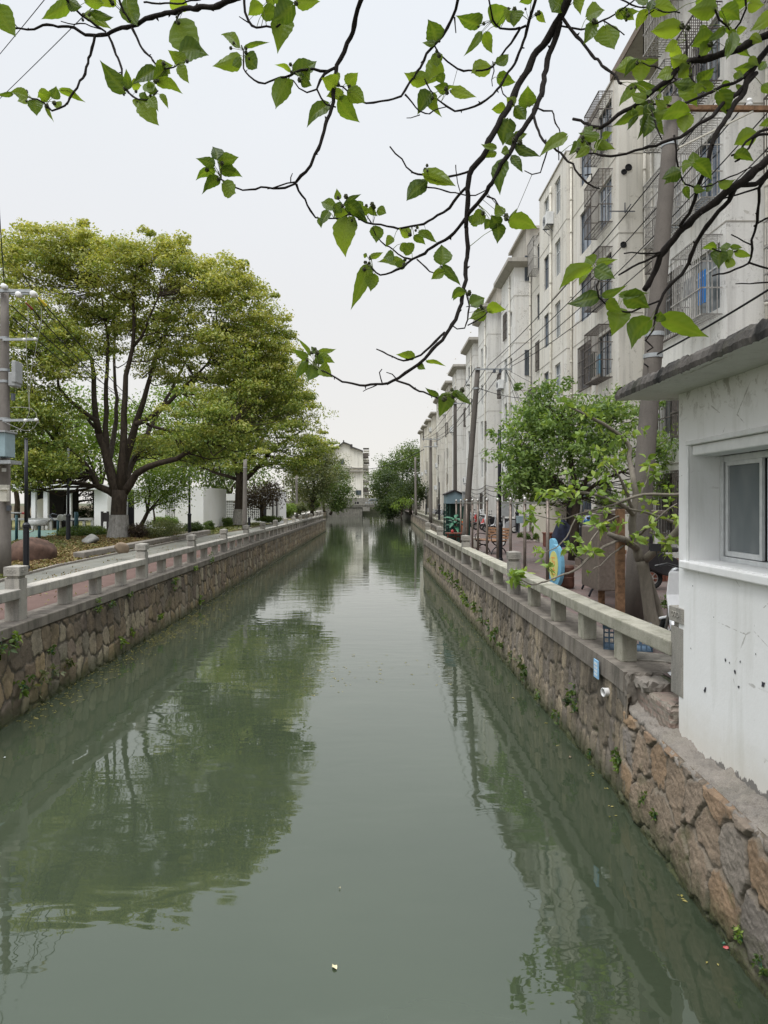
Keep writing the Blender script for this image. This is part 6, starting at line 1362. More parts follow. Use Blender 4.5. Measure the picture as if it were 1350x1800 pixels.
# plastic palm
py_ = 26.6; pt_ = empty('artificial_palm', 'dark green plastic palm plant standing in front of the blue kiosk', 'artificial palm', (X(800, py_), py_, GZ))
m = MB(); m.lathe((0, 0, 0), [(.14, 0), (.17, .25), (.16, .27)], 12); m.build('pot', 'dark_green', pt_); m = MB(); m.tube([(0, 0, .2), (.02, 0, .7), (0, .02, 1.1)], [.035, .03, .02], 7); m.build('stem', 'bark_red', pt_, smooth=True)
rr_ = random.Random(3)
for k in range(16):
    a = k*2.4; el = rr_.uniform(.1, 1.2); L_ = rr_.uniform(.38, .62); m = MB(); z0 = rr_.uniform(.75, 1.15); pts = []
    for j in range(6):
        t = j/5; pts.append(Vector((math.cos(a)*L_*t*math.cos(el*.6), math.sin(a)*L_*t*math.cos(el*.6), z0+L_*(math.sin(el)*t-.55*t*t))))
    u = Vector((-math.sin(a), math.cos(a), 0)); vs = []; wd = [.01, .05, .075, .07, .045, .0]
    for j, p_ in enumerate(pts): vs += [p_-u*wd[j]-Vector((0, 0, wd[j]*.4)), p_, p_+u*wd[j]-Vector((0, 0, wd[j]*.4))]
    m.add(vs, [f for j in range(5) for f in ((3*j, 3*j+1, 3*j+4, 3*j+3), (3*j+1, 3*j+2, 3*j+5, 3*j+4))]); m.build('frond', 'plant_green', pt_)
tb = empty('table', 'low red brown wooden table with slanted legs beside the kiosk', 'table', (X(800, 25.3), 25.3, GZ), R(-8))
m = MB(); m.cbox((0, 0, .62), (.68, .4, .04)); m.cbox((0, 0, .5), (.56, .04, .05)); m.build('tabletop', 'red_wood', tb, bevel=.008)
for sx_ in (-1, 1):
    for sy_ in (-1, 1): m = MB(); m.bar((sx_*.25, sy_*.15, .6), (sx_*.33, sy_*.15, 0), .045); m.build('leg', 'red_wood', tb)
m = MB(); m.lathe((0, 0, 0), [(.03, 0), (.055, .03), (.05, .09), (.01, .11)], 10); o = m.build('bag', 'red_plastic'); o.location = (X(795, 25.3), 25.25, GZ+.64); tag(o, 'small red bag lying on the low brown table', 'bag')
m = MB(); m.box(-.05, .05, -.02, .02, .5, 1.05); m.cbox((0, 0, .25), (.03, .03, .5)); o = m.build('hanging_cloth', 'orange_plastic'); o.location = (X(814, 27.6), 27.6, GZ+.02); tag(o, 'orange cloth strip hung beside the kiosk', 'cloth')
m = MB(); m.lathe((0, 0, 0), [(.07, 0), (.075, .02), (.07, .38), (.03, .46), (.03, .5)], 14); o = m.build('water_bottle', 'silver_plastic', smooth=True); o.location = (X(823, 24.0), 24.0, GZ+.0); tag(o, 'tall translucent grey bottle standing beside the bench side of the kiosk', 'bottle')
m = MB(); m.lathe((0, 0, 0), [(.14, 0), (.15, .02), (.15, .38), (.13, .4)], 12); o = m.build('drum', 'cornice'); o.location = (X(838, 27), 27, GZ); tag(o, 'grey drum standing between the steel uprights and the bench', 'drum')

# blue and yellow sign boards
SY = 13.9
sg = empty('sign_board', 'rounded blue board with yellow oval face and orange strokes behind the balustrade', 'sign board', (X(977, SY), SY, GZ))
def oval(cx, cz, rx, rz, n=24): return [(cx+rx*math.cos(2*math.pi*k/n), cz+rz*math.sin(2*math.pi*k/n)) for k in range(n)]
def rot_prism(m, poly, h0, h1): m.prism(poly, h0, h1, 'x')
m = MB(); m.prism(oval(0, .47, .20, .42), -.05, .05, 'y'); o1 = m.build('board', 'sign_cyan', sg, bevel=.01); o1.rotation_euler = (0, 0, R(-62))
m = MB(); m.prism(oval(0, .47, .12, .29), -.062, -.05, 'y'); m.build('face', 'sign_yellow', o1)
m = MB()
for k in range(5): m.cbox((-.01+.02*(k % 2), -.064, .31+.08*k), (.09-.03*(k % 2), .004, .013))
for k in range(4): m.cbox((-.03+.03*(k % 3), -.064, .34+.08*k), (.011, .004, .045))
m.build('lettering', 'orange_plastic', o1)
sg2 = empty('sign_board', 'taller light blue rounded board half hidden behind the yellow faced one', 'sign board', (X(972, 14.5), 14.5, GZ)); m = MB(); m.prism(oval(0, .62, .13, .36), -.05, .05, 'y'); o2 = m.build('board', 'sign_cyan', sg2, bevel=.01); o2.rotation_euler = (0, 0, R(-52)); m = MB(); m.box(-.03, .03, -.03, .03, 0, .35); m.build('post', 'sign_cyan', sg2)
m = MB(); m.lathe((0, 0, 0), [(.13, 0), (.15, .05), (.15, .22), (.14, .24), (.15, .26), (.15, .42), (.13, .45)], 16); o = m.build('stool', 'dark_wood'); o.location = (X(996, 14.2), 14.2, GZ); tag(o, 'dark red drum stool beside the yellow faced sign board', 'stool')
# flower pot
fp = empty('potted_plant', 'pale pot plant in a shallow square planter on the brick street', 'potted plant', (X(1030, 19), 19, GZ)); m = MB(); m.box(-.22, .22, -.2, .2, .0, .22, 1.1); m.box(-.3, .3, -.25, .25, -.0, .03); m.build('pot', 'terracotta', fp)
tf = [((X(1030, 19)+rng.normal(0, .1), 19+rng.normal(0, .08), GZ+.3+abs(rng.normal(0, .18))), 1) for _ in range(12)]; reloc(lobed_tufts('leaves', tf, .2, 'leaf_young', None, 9), fp)
# wooden planter by the hut, service counter etc.
pl = empty('planter_box', 'red brown slatted wooden planter box near the scooter behind the hut', 'planter', (X(1180, 15.6), 15.6, GZ))
for k in range(12): m = MB(); m.box(-.65+.11*k, -.56+.11*k, -.2, -.17, 0, .42); m.build('board', 'red_wood', pl)
m = MB(); m.box(-.7, .7, -.22, .25, .42, .47); m.build('rim', 'dark_wood', pl); m = MB(); m.box(-.64, .62, -.16, .22, .0, .40); m.build('filling', 'earth', pl)
m = MB(); m.box(-.3, .3, -.3, .3, 0, .5); m.box(-.33, .33, -.33, .33, .5, .55); o = m.build('crate_stack', 'red_wood', bevel=.01); o.location = (X(972, 27.5), 27.6, GZ); tag(o, 'dark red wooden chest beside the covered scooter', 'chest')
# blue bin and grey wall box
m = MB(); m.box(-.26, .26, -.22, .22, .65, .95, 1.05); m.box(-.28, .28, -.24, .24, .95, 1.02); o = m.build('bin_body', 'steel_blue_box'); bn = empty('litter_bin', 'blue topped litter bin on dark legs near the apartment wall', 'litter bin', (X(918, 37), 37, GZ)); o.parent = bn; m = MB(); m.bar((-.18, 0, 0), (-.15, 0, .68), .06); m.bar((.18, 0, 0), (.15, 0, .68), .06); m.build('leg', 'dark_frame', bn)
gb2 = empty('meter_cabinet', 'grey cabinet hung on posts in front of the street tree', 'cabinet', (X(892, 29), 29, GZ)); m = MB(); m.box(-.24, .24, -.12, .12, 1.15, 1.75); m.build('cabinet', 'grey_paint', gb2, bevel=.015); m = MB(); m.box(-.18, -.12, -.03, .03, 0, 1.15); m.build('post', 'white_paint', gb2); m = MB(); m.box(.12, .18, -.03, .03, 0, 1.15); m.build('post', 'white_paint', gb2)
# guard booth / low white wall by building
gh = empty('guard_booth', 'small pale booth with dark lean-to canopy against the nearest apartment block', 'booth', (X(1000, 30), 30, GZ))
m = MB(); m.box(X(955, 30), X(990, 30), 29.5, 31.8, GZ, Z(882, 30)); P_(m, 'wall', 'stucco_grey', gh); m = MB(); m.box(X(966, 30), X(1012, 30), 28.4, 29.4, Z(881, 30), Z(878, 30)); P_(m, 'canopy', 'steel', gh); m = MB(); m.box(X(992, 30), X(1004, 30), 29.0, 31, GZ, Z(882, 30)); P_(m, 'shutter', 'slat_dark', gh)

# ---------------- scooters ----------------
def scooter(label, x, y, rz, body='black_plastic', cover=None, group=None, basket=False, z=GZ):
    t = empty('scooter', label, 'scooter', (x, y, z), rz, group=group)
    for wx_ in (-.60, .60):
        w = MB(); w.torus((wx_, 0, .22), .175, .048, 22, 8, 'y'); wo_ = w.build('wheel', 'black_rubber', t, smooth=True)
        w = MB(); w.torus((wx_, 0, .22), .13, .012, 18, 6, 'y'); w.lathe((wx_, 0, .22), [(.04, -.05), (.04, .05)], 10, 'y')
        for k in range(7): a = 2*math.pi*k/7; w.bar((wx_, 0, .22), (wx_+.13*math.cos(a), 0, .22+.13*math.sin(a)), .018)
        w.build('rim', 'steel', wo_)
    # body: side profile swept with changing width
    prof = [(-.80, .55, .09), (-.70, .72, .13), (-.45, .74, .16), (-.15, .62, .15), (-.05, .36, .14), (.22, .31, .14), (.34, .42, .13), (.42, .70, .14), (.40, .96, .12)]
    low = [(-.80, .46, .05), (-.68, .42, .11), (-.42, .30, .14), (-.15, .24, .14), (-.05, .22, .14), (.22, .22, .14), (.38, .32, .12), (.50, .66, .10), (.46, .95, .09)]
    m = MB()
    for (a, b_, w1), (c, d, w2) in zip(prof, low): m.v += [(a, -w1, b_), (a, w1, b_), (c, w2, d), (c, -w2, d)]
    n = len(prof)
    for i in range(n-1):
        for k in range(4): m.f.append((i*4+k, i*4+(k+1) % 4, (i+1)*4+(k+1) % 4, (i+1)*4+k))
    m.f += [(3, 2, 1, 0), tuple((n-1)*4+k for k in range(4))]; m.mi = [0]*len(m.f); m.n = len(m.v); m.build('body', body, t, bevel=.02)
    m = MB(); m.cbox((-.42, 0, .78), (.62, .26, .09), ry=R(-2)); m.build('seat', 'seat_vinyl', t, bevel=.03)
    m = MB(); m.tube([(.60, .07, .22), (.50, .07, .5), (.44, .03, .85)], .018, 6); m.tube([(.60, -.07, .22), (.50, -.07, .5), (.44, -.03, .85)], .018, 6); m.build('fork', 'steel', t, smooth=True)
    m = MB(); m.tube([(.30, -.33, 1.02), (.38, -.15, 1.04), (.40, 0, 1.0), (.38, .15, 1.04), (.30, .33, 1.02)], .016, 6); m.build('handlebar', 'black_plastic', t, smooth=True)
    m = MB(); m.lathe((.46, 0, .92), [(.075, -.04), (.07, .03), (.03, .05)], 12, 'x'); m.build('headlight', 'silver_plastic', t, smooth=True)
    m = MB(); m.cbox((.58, 0, .43), (.34, .13, .03), ry=R(14)); m.cbox((-.64, 0, .45), (.3, .13, .03), ry=R(-10)); m.build('mudguard', body, t, bevel=.01)
    for s in (-1, 1): m = MB(); m.tube([(.34, s*.26, 1.03), (.33, s*.30, 1.18)], .007, 5); m.cbox((.33, s*.31, 1.22), (.015, .12, .08)); m.build('mirror', 'black_plastic', t)
    if cover:
        C_v = []; us = np.linspace(-.85, .72, 26); vs_ = np.linspace(-1, 1, 17); r_ = random.Random(7)
        for u in us:
            top = float(np.interp(u, [-.85, -.7, -.2, 0, .35, .5, .72], [.62, .88, .88, .80, 1.16, 1.12, .55])); 
            for v in vs_:
                a = abs(v); wd = .16+.22*a**.7+.03*math.sin(u*17+v*3); zt = top-(top-.20)*max(0, a-.25)/.75*1.0 if a > .25 else top-.02*a
                C_v.append((u*(1+.04*a), math.copysign(wd*min(1, a*2.2), v) if a > 0 else 0, zt+.012*math.sin(u*23+v*9)))
        idx = np.arange(len(C_v)).reshape(26, 17); q = np.stack([idx[:-1, :-1], idx[:-1, 1:], idx[1:, 1:], idx[1:, :-1]], -1).reshape(-1, 4); o = npmesh('rain_cover', np.array(C_v), q, cover, t, None, True)
    if basket:
        m = MB(); m.box(-.95, -.62, -.17, .17, .80, 1.08, 1.15); m.build('top_box', 'black_plastic', t, bevel=.03)
    return t
sA = scooter('scooter wrapped in a navy blue rain cover parked on the brick street', X(1008, 24.5), 24.5, R(170), cover='navy_cloth')
scooter('black scooter with rear top box beside the navy covered one', X(1038, 22.5), 22.6, R(205), basket=True)
m = MB(); q = [(0, 0, 0)]; r_ = random.Random(2)
vs = [(.16*math.cos(k*.63)*r_.uniform(.7, 1.2), .12*math.sin(k*.63), r_.uniform(-.03, .03)) for k in range(10)]+[(.02, 0, .20), (-.05, .02, .16)]; m.add(vs, [(k, (k+1) % 10, 10+(k % 2)) for k in range(10)]+[tuple(range(10))[::-1]]); o = m.build('plastic_bag', 'blue_plastic', smooth=True); o.location = (X(1036, 22.4), 22.5, GZ+1.08+.02); tag(o, 'bright blue plastic bag lying on top of the parked black scooter', 'bag')
scooter('dark scooter with tail pointing out past the hut corner by the planter', X(1200, 13.9), 13.9, R(-5), body='black_plastic', basket=True)
ws = scooter('white electric scooter right behind the last stone railing post', 3.38, 7.35, R(95), body='white_plastic')
labs = ['silver scooter at the near end of the parked row by the apartment wall', 'black scooter with upright handlebar in the parked row', 'dark scooter with white body panel in the parked row', 'black scooter parked under the wall pipes', 'red trimmed scooter in the parked row', 'small grey scooter behind the steel uprights', 'black scooter at the far end of the parked row']
bods = ['silver_plastic', 'black_plastic', 'white_plastic', 'black_plastic', 'red_plastic', 'grey_paint', 'black_plastic']
protoS = {}
def cp_scoot(src, label, x, y, rz):
    c = copy_tree(src); c.location = (x, y, GZ); c.rotation_euler = (0, 0, rz); c['label'] = label; c['group'] = 'scooters parked along the apartment fronts'; c['category'] = 'scooter'; return c
base = {}
for i, (lab, bd, pxx, Ys) in enumerate(zip(labs, bods, (885, 872, 866, 852, 846, 838, 828), (40, 41, 44, 45, 48, 51, 54))):
    xx = X(pxx, Ys)
    if bd not in base: base[bd] = scooter(lab, xx, Ys, R(180+random.uniform(-25, 25)), body=bd, group='scooters parked along the apartment fronts')
    else: cp_scoot(base[bd], lab, xx, Ys, R(180+random.uniform(-25, 25)))
for i in range(7):
    Ys = 66+i*4.5; cp_scoot(base['black_plastic' if i % 2 else 'silver_plastic'], 'tiny dark scooter in the far parked row beyond the kiosk', 7.7, Ys, R(180+random.uniform(-20, 20)))['group'] = 'far scooters beyond the kiosk'
for o in [q for q in COL.objects if q.get('label') == 'tiny dark scooter in the far parked row beyond the kiosk']: o['group'] = 'far scooters beyond the kiosk'

# blue crate, wooden pallet slats
cr = empty('crate', 'blue grey plastic lattice crate on the ground behind the balustrade near the hut', 'crate', (X(1100, 8.4), 8.35, GZ), R(-18))
m = MB(); w_, d_, h_ = .52, .36, .27
for k in range(10): x = -w_/2+w_*k/9; [m.box(x-.008, x+.008, s*d_/2-.008, s*d_/2+.008, 0, h_) for s in (-1, 1)]
for k in range(8): y = -d_/2+d_*k/7; [m.box(s*w_/2-.008, s*w_/2+.008, y-.008, y+.008, 0, h_) for s in (-1, 1)]
for z in (.0, .07, .13, .19): [m.box(-w_/2, w_/2, s*d_/2-.006, s*d_/2+.006, z, z+.014) for s in (-1, 1)]; [m.box(s*w_/2-.006, s*w_/2+.006, -d_/2, d_/2, z, z+.014) for s in (-1, 1)]
m.build('lattice', 'crate_blue', cr)
m = MB(); [m.box(-w_/2-.015, w_/2+.015, s*d_/2-.015, s*d_/2+.015, h_-.03, h_+.005) for s in (-1, 1)]; [m.box(s*w_/2-.015, s*w_/2+.015, -d_/2, d_/2, h_-.03, h_+.005) for s in (-1, 1)]; m.build('rim', 'crate_blue', cr)
m = MB(); m.box(-w_/2, w_/2, -d_/2, d_/2, .0, .012); m.build('base', 'crate_blue', cr)
pal = empty('pallet', 'weathered slatted drain cover on the ground beside the white scooter', 'grating', (3.15, 7.75, GZ), R(-20))
for k in range(7): m = MB(); m.box(-.3, .3, -.2+.06*k, -.17+.06*k, .0, .02); m.build('slat', 'bridge_stone', pal)
m = MB(); r_ = random.Random(8); vs = [(.12*math.cos(k*.7)*r_.uniform(.6, 1.2), .10*math.sin(k*.7), .01) for k in range(9)]+[(0, 0, .09), (.03, .02, .07)]; m.add(vs, [(k, (k+1) % 9, 9+(k % 2)) for k in range(9)]); o = m.build('plastic_bag', 'white_plastic', smooth=True); o.location = (3.0, 7.0, GZ+.0); tag(o, 'crumpled white plastic bag on the coping foot by the hut', 'bag')

# ---------------- boulders ----------------
def boulder(label, pxx, pyb, Y, w, h, mat, seed, d=None, sharp=0):
    b = at(pxx, pyb, Y); W_ = w*Y/F/2; H_ = h*Y/F; r_ = np.random.default_rng(seed); n, mm = 22, 12; V = []
    NP_ = 9 if 'brown' not in mat else 16; ks = r_.normal(0, 1, (NP_, 3)); ks /= np.linalg.norm(ks, axis=1, keepdims=True); off = r_.uniform(.42 if NP_ < 10 else .78, .85 if NP_ < 10 else 1.0, NP_)
    for i in range(mm+1):
        ph = math.pi*i/mm
        for k in range(n):
            th = 2*math.pi*k/n; p = np.array([math.sin(ph)*math.cos(th), math.sin(ph)*math.sin(th), math.cos(ph)])
            dots = ks@p; rad = 1.0
            for q_, o_ in zip(dots, off):
                if q_ > 0: rad = min(rad, o_/q_)
            rad *= 1+.03*math.sin(p[0]*5+seed)*math.sin(p[1]*4+p[2]*6)+.008*r_.normal(); V.append(p*rad*np.array([W_, (d or W_*.7), H_*1.05])+np.array([0, 0, H_*.1]))
    V = np.array(V); idx = np.arange(n*(mm+1)).reshape(mm+1, n); q = np.stack([idx[:-1], np.roll(idx[:-1], -1, 1), np.roll(idx[1:], -1, 1), idx[1:]], -1).reshape(-1, 4)
    o = npmesh('boulder', V, q, mat, None, None, False); o.location = b; return tag(o, label, 'boulder')
boulder('large brown boulder behind the nearest black lamp post', 55, 978, 20.5, 76, 31, 'boulder_brown', 3, 1.0)
boulder('pale flat topped grey rock near the low hedge', 157, 952, 27.5, 36, 12, 'boulder_pale', 5)
boulder('tan rounded stone at the near end of the long planting kerb', 213, 967, 21.3, 28, 12, 'boulder_tan', 7)
# ---------------- exercise machines ----------------
def ex1():
    Y = 30; t = empty('exercise_machine', 'outdoor back massage exercise machine with white roller and teal posts', 'exercise machine', (X(60, Y), Y, GZ)); g = lambda a, b, d=0: at(a, b, Y+d)
    for a in (29, 69): m = MB(); m.tube([(X(a, Y), Y, GZ), (X(a, Y), Y, Z(905 if a == 29 else 922, Y))], .06, 10); P_(m, 'post', 'teal_metal', t, smooth=True)
    m = MB(); m.tube([g(50, 919), g(83, 919)], .13, 14); P_(m, 'roller', 'white_paint', t, smooth=True)
    m = MB(); m.tube([g(42, 919), g(41, 930), g(48, 936), g(58, 934), g(60, 925), g(66, 915)], .025, 6); m.tube([g(84, 919), g(90, 912), g(92, 917)], .025, 6); P_(m, 'foot_bar', 'steel', t, smooth=True)
    m = MB(); m.tube([g(18, 901.5), g(43, 902)], .035, 8); P_(m, 'push_bar', 'grey_paint', t, smooth=True); m = MB(); m.tube([g(39, 902, -.05), g(45, 902, -.05)], .05, 8); P_(m, 'grip', 'red_plastic', t)
ex1()
def ex2():
    Y = 33; t = empty('exercise_machine', 'outdoor exercise machine with two white round hand wheels on a teal post', 'exercise machine', (X(103, Y), Y, GZ)); g = lambda a, b, d=0: at(a, b, Y+d)
    m = MB(); m.tube([(X(102, Y), Y, GZ), g(102, 915)], .06, 10); P_(m, 'post', 'teal_metal', t, smooth=True); m = MB(); m.tube([(X(134, Y), Y, GZ), g(134, 900)], .09, 10); P_(m, 'post', 'teal_metal', t, smooth=True)
    m = MB(); m.tube([g(86, 906), g(95, 915), g(104, 914), g(112, 906)], .03, 6); m.tube([g(86, 908), g(92, 903), g(100, 905)], .03, 6); m.tube([g(100, 915), g(148, 915)], .03, 6); P_(m, 'arm', 'dark_frame', t, smooth=True)
    for a in (107, 116): m = MB(); m.lathe((0, 0, 0), [(.16, -.02), (.17, 0), (.16, .02)], 18, 'y'); o = m.build('hand_wheel', 'white_paint'); o.parent = t; o.location = g(a, 910 if a == 107 else 909, -.1)-t.location; o.rotation_euler = (R(25), 0, R(30))
ex2()
ib = empty('info_board', 'dark framed information board with white panel beside the big camphor trunk', 'board', (X(184, 40), 40, GZ))
for a in (179, 189): m = MB(); m.box(X(a, 40)-.06, X(a, 40)+.06, 40, 40.1, GZ, Z(899, 40)); P_(m, 'post', 'slat_dark', ib)
m = MB(); m.box(X(181, 40), X(187, 40), 40.02, 40.06, Z(917, 40), Z(901, 40)); P_(m, 'panel', 'slat_dark', ib); m = MB(); m.box(X(181, 40), X(187, 40), 40.02, 40.06, Z(926, 40), Z(919, 40)); P_(m, 'lower_panel', 'white_paint', ib)

# ---------------- pedestrian ----------------
def skinmesh(name, verts, edges, rads, mat, sub=1, mats=None):
    me = bpy.data.meshes.new(name); me.from_pydata(verts, edges, []); o = bpy.data.objects.new(name, me); COL.objects.link(o)
    sk = o.modifiers.new('s', 'SKIN'); 
    for i, r_ in enumerate(rads): me.skin_vertices[0].data[i].radius = (r_, r_) if not isinstance(r_, tuple) else r_
    me.skin_vertices[0].data[0].use_root = True
    sb = o.modifiers.new('b', 'SUBSURF'); sb.levels = sub; sb.render_levels = sub
    dg = bpy.context.evaluated_depsgraph_get(); e2 = o.evaluated_get(dg); nm = bpy.data.meshes.new_from_object(e2); o.modifiers.clear(); o.data = nm
    nm.materials.clear(); [nm.materials.append(M[q]) for q in (mats or [mat])]
    return o
V_ = [(0, 0, .92), (0, 0, 1.1), (0, .02, 1.28), (0, .03, 1.42), (0, .05, 1.50), (0, .07, 1.60), (.10, 0, .88), (.11, .12, .50), (.11, .05, .08), (.11, .17, .03), (-.10, 0, .88), (-.11, -.05, .50), (-.11, -.22, .10), (-.11, -.12, .03), (.19, .02, 1.36), (.23, -.06, 1.10), (.22, .06, .88), (.22, .1, .80), (-.19, .02, 1.36), (-.23, .06, 1.10), (-.22, .2, .90), (-.22, .24, .82)]
E_ = [(0, 1), (1, 2), (2, 3), (3, 4), (4, 5), (0, 6), (6, 7), (7, 8), (8, 9), (0, 10), (10, 11), (11, 12), (12, 13), (3, 14), (14, 15), (15, 16), (16, 17), (3, 18), (18, 19), (19, 20), (20, 21)]
R_ = [.14, .13, .15, .13, .055, .10, .10, .07, .045, .04, .10, .07, .045, .04, .07, .05, .035, .035, .07, .05, .035, .035]
body = skinmesh('body', V_, E_, R_, 'skin', 2, ['skin', 'maroon_cloth', 'dark_cloth'])
for p in body.data.polygons:
    c = p.center; p.material_index = 2 if c.z < .95 and abs(c.x) < .2 else (1 if c.z < 1.46 and not (c.z < .9) else 0); p.use_smooth = True
pe = empty('person', 'person in dark maroon top walking away on the far left promenade', 'person', (X(549, 92), 92, GZ)); body.parent = pe
m = MB(); m.lathe((0, .05, 1.63), [(.06, -.07), (.105, -.02), (.10, .05), (.05, .10), (.01, .11)], 12); m.build('hair', 'hair', pe, smooth=True)

# ---------------- car on the bridge ----------------
ca = empty('parked_car', 'silver hatchback car crossing the bridge behind the parapet', 'car', (X(642, 158.5), 158.5, 2.46))
pr = [(0, .35), (.05, .75), (.5, .95), (.9, 1.38), (1.3, 1.48), (2.4, 1.48), (2.9, 1.32), (3.3, .98), (4.0, .85), (4.15, .6), (4.15, .35)]
m = MB(); m.prism(pr, 0, 1.65, 'y'); m.build('body', 'car_silver', ca, bevel=.05)
m = MB(); m.prism([(.78, .98), (1.05, 1.35), (1.9, 1.40), (1.9, .98)], -.01, 0, 'y'); m.build('window', 'glass_dark', ca); m = MB(); m.prism([(1.98, .98), (1.98, 1.40), (2.4, 1.40), (2.85, 1.27), (3.1, .98)], -.01, 0, 'y'); m.build('window', 'glass_dark', ca)
for wx_ in (.75, 3.35):
    for wy_ in (.1, 1.55): m = MB(); m.torus((wx_, wy_, .31), .22, .09, 18, 8, 'y'); w = m.build('wheel', 'black_rubber', ca, smooth=True); m = MB(); m.lathe((wx_, wy_, .31), [(.15, -.08), (.15, .08)], 14, 'y'); m.build('rim', 'steel', w)
# ---------------- things on the water ----------------
def flat_leaf(label, pxx, pyy, L_, mat, rz, name='floating_leaf', cat='leaf'):
    Y_ = 3*F/(pyy-VY); x = X(pxx, Y_); n = 9; m = MB(); V = []
    for k in range(n):
        t = k/(n-1); w_ = L_*.28*math.sin(math.pi*min(1, t*1.05))**.8; V += [(-w_, L_*(t-.5), .006+.008*abs(math.sin(t*5))), (0, L_*(t-.5), .004), (w_, L_*(t-.5), .012*math.sin(t*4)**2+.006)]
    m.add(V, [f for k in range(n-1) for f in ((3*k, 3*k+1, 3*k+4, 3*k+3), (3*k+1, 3*k+2, 3*k+5, 3*k+4))]); o = m.build(name, mat, smooth=True); o.location = (x, Y_, .002); o.rotation_euler = (0, 0, rz); return tag(o, label, cat)
simple('dead_leaf', (.62, .56, .36), .6, 0, .15, 40, .2)
flat_leaf('single pale yellow leaf floating in open water low in the picture', 588, 1702, .055, 'dead_leaf', .6)
flat_leaf('small green leaf sliver floating beside the red litter', 1272, 1661, .03, 'leaf_young' if False else 'plant_green', 1.2)
flat_leaf('tiny pale leaf floating right of centre, far from the walls', 597, 1563, .018, 'dead_leaf', 1)
flat_leaf('pale leaf bit floating near the lower orange rocks', 1190, 1535, .03, 'dead_leaf', 2)
flat_leaf('brown leaf floating near the right wall midway', 1002, 1332, .05, 'boulder_tan', 2)
flat_leaf('white fleck floating at the left edge', 8, 1333, .03, 'white_plastic', 2)
Y_ = 3*F/(1667-VY); li = empty('litter', 'crumpled red and silver wrapper floating beside the near rock wall', 'litter', (X(1278, Y_), Y_, .003))
m = MB(); r_ = random.Random(4); vs = [(.026*math.cos(k*.7)*r_.uniform(.6, 1.2), .017*math.sin(k*.7), r_.uniform(0, .006)) for k in range(9)]+[(0, 0, .014)]; m.add(vs, [(k, (k+1) % 9, 9) for k in range(9)]); m.build('wrapper', 'red_plastic', li)
m = MB(); vs = [(.018+.012*math.cos(k*.9)*r_.uniform(.7, 1.1), -.002+.010*math.sin(k*.9), .006+r_.uniform(0, .006)) for k in range(7)]+[(.018, 0, .018)]; m.add(vs, [(k, (k+1) % 7, 7) for k in range(7)]); m.build('foil', 'steel', li)
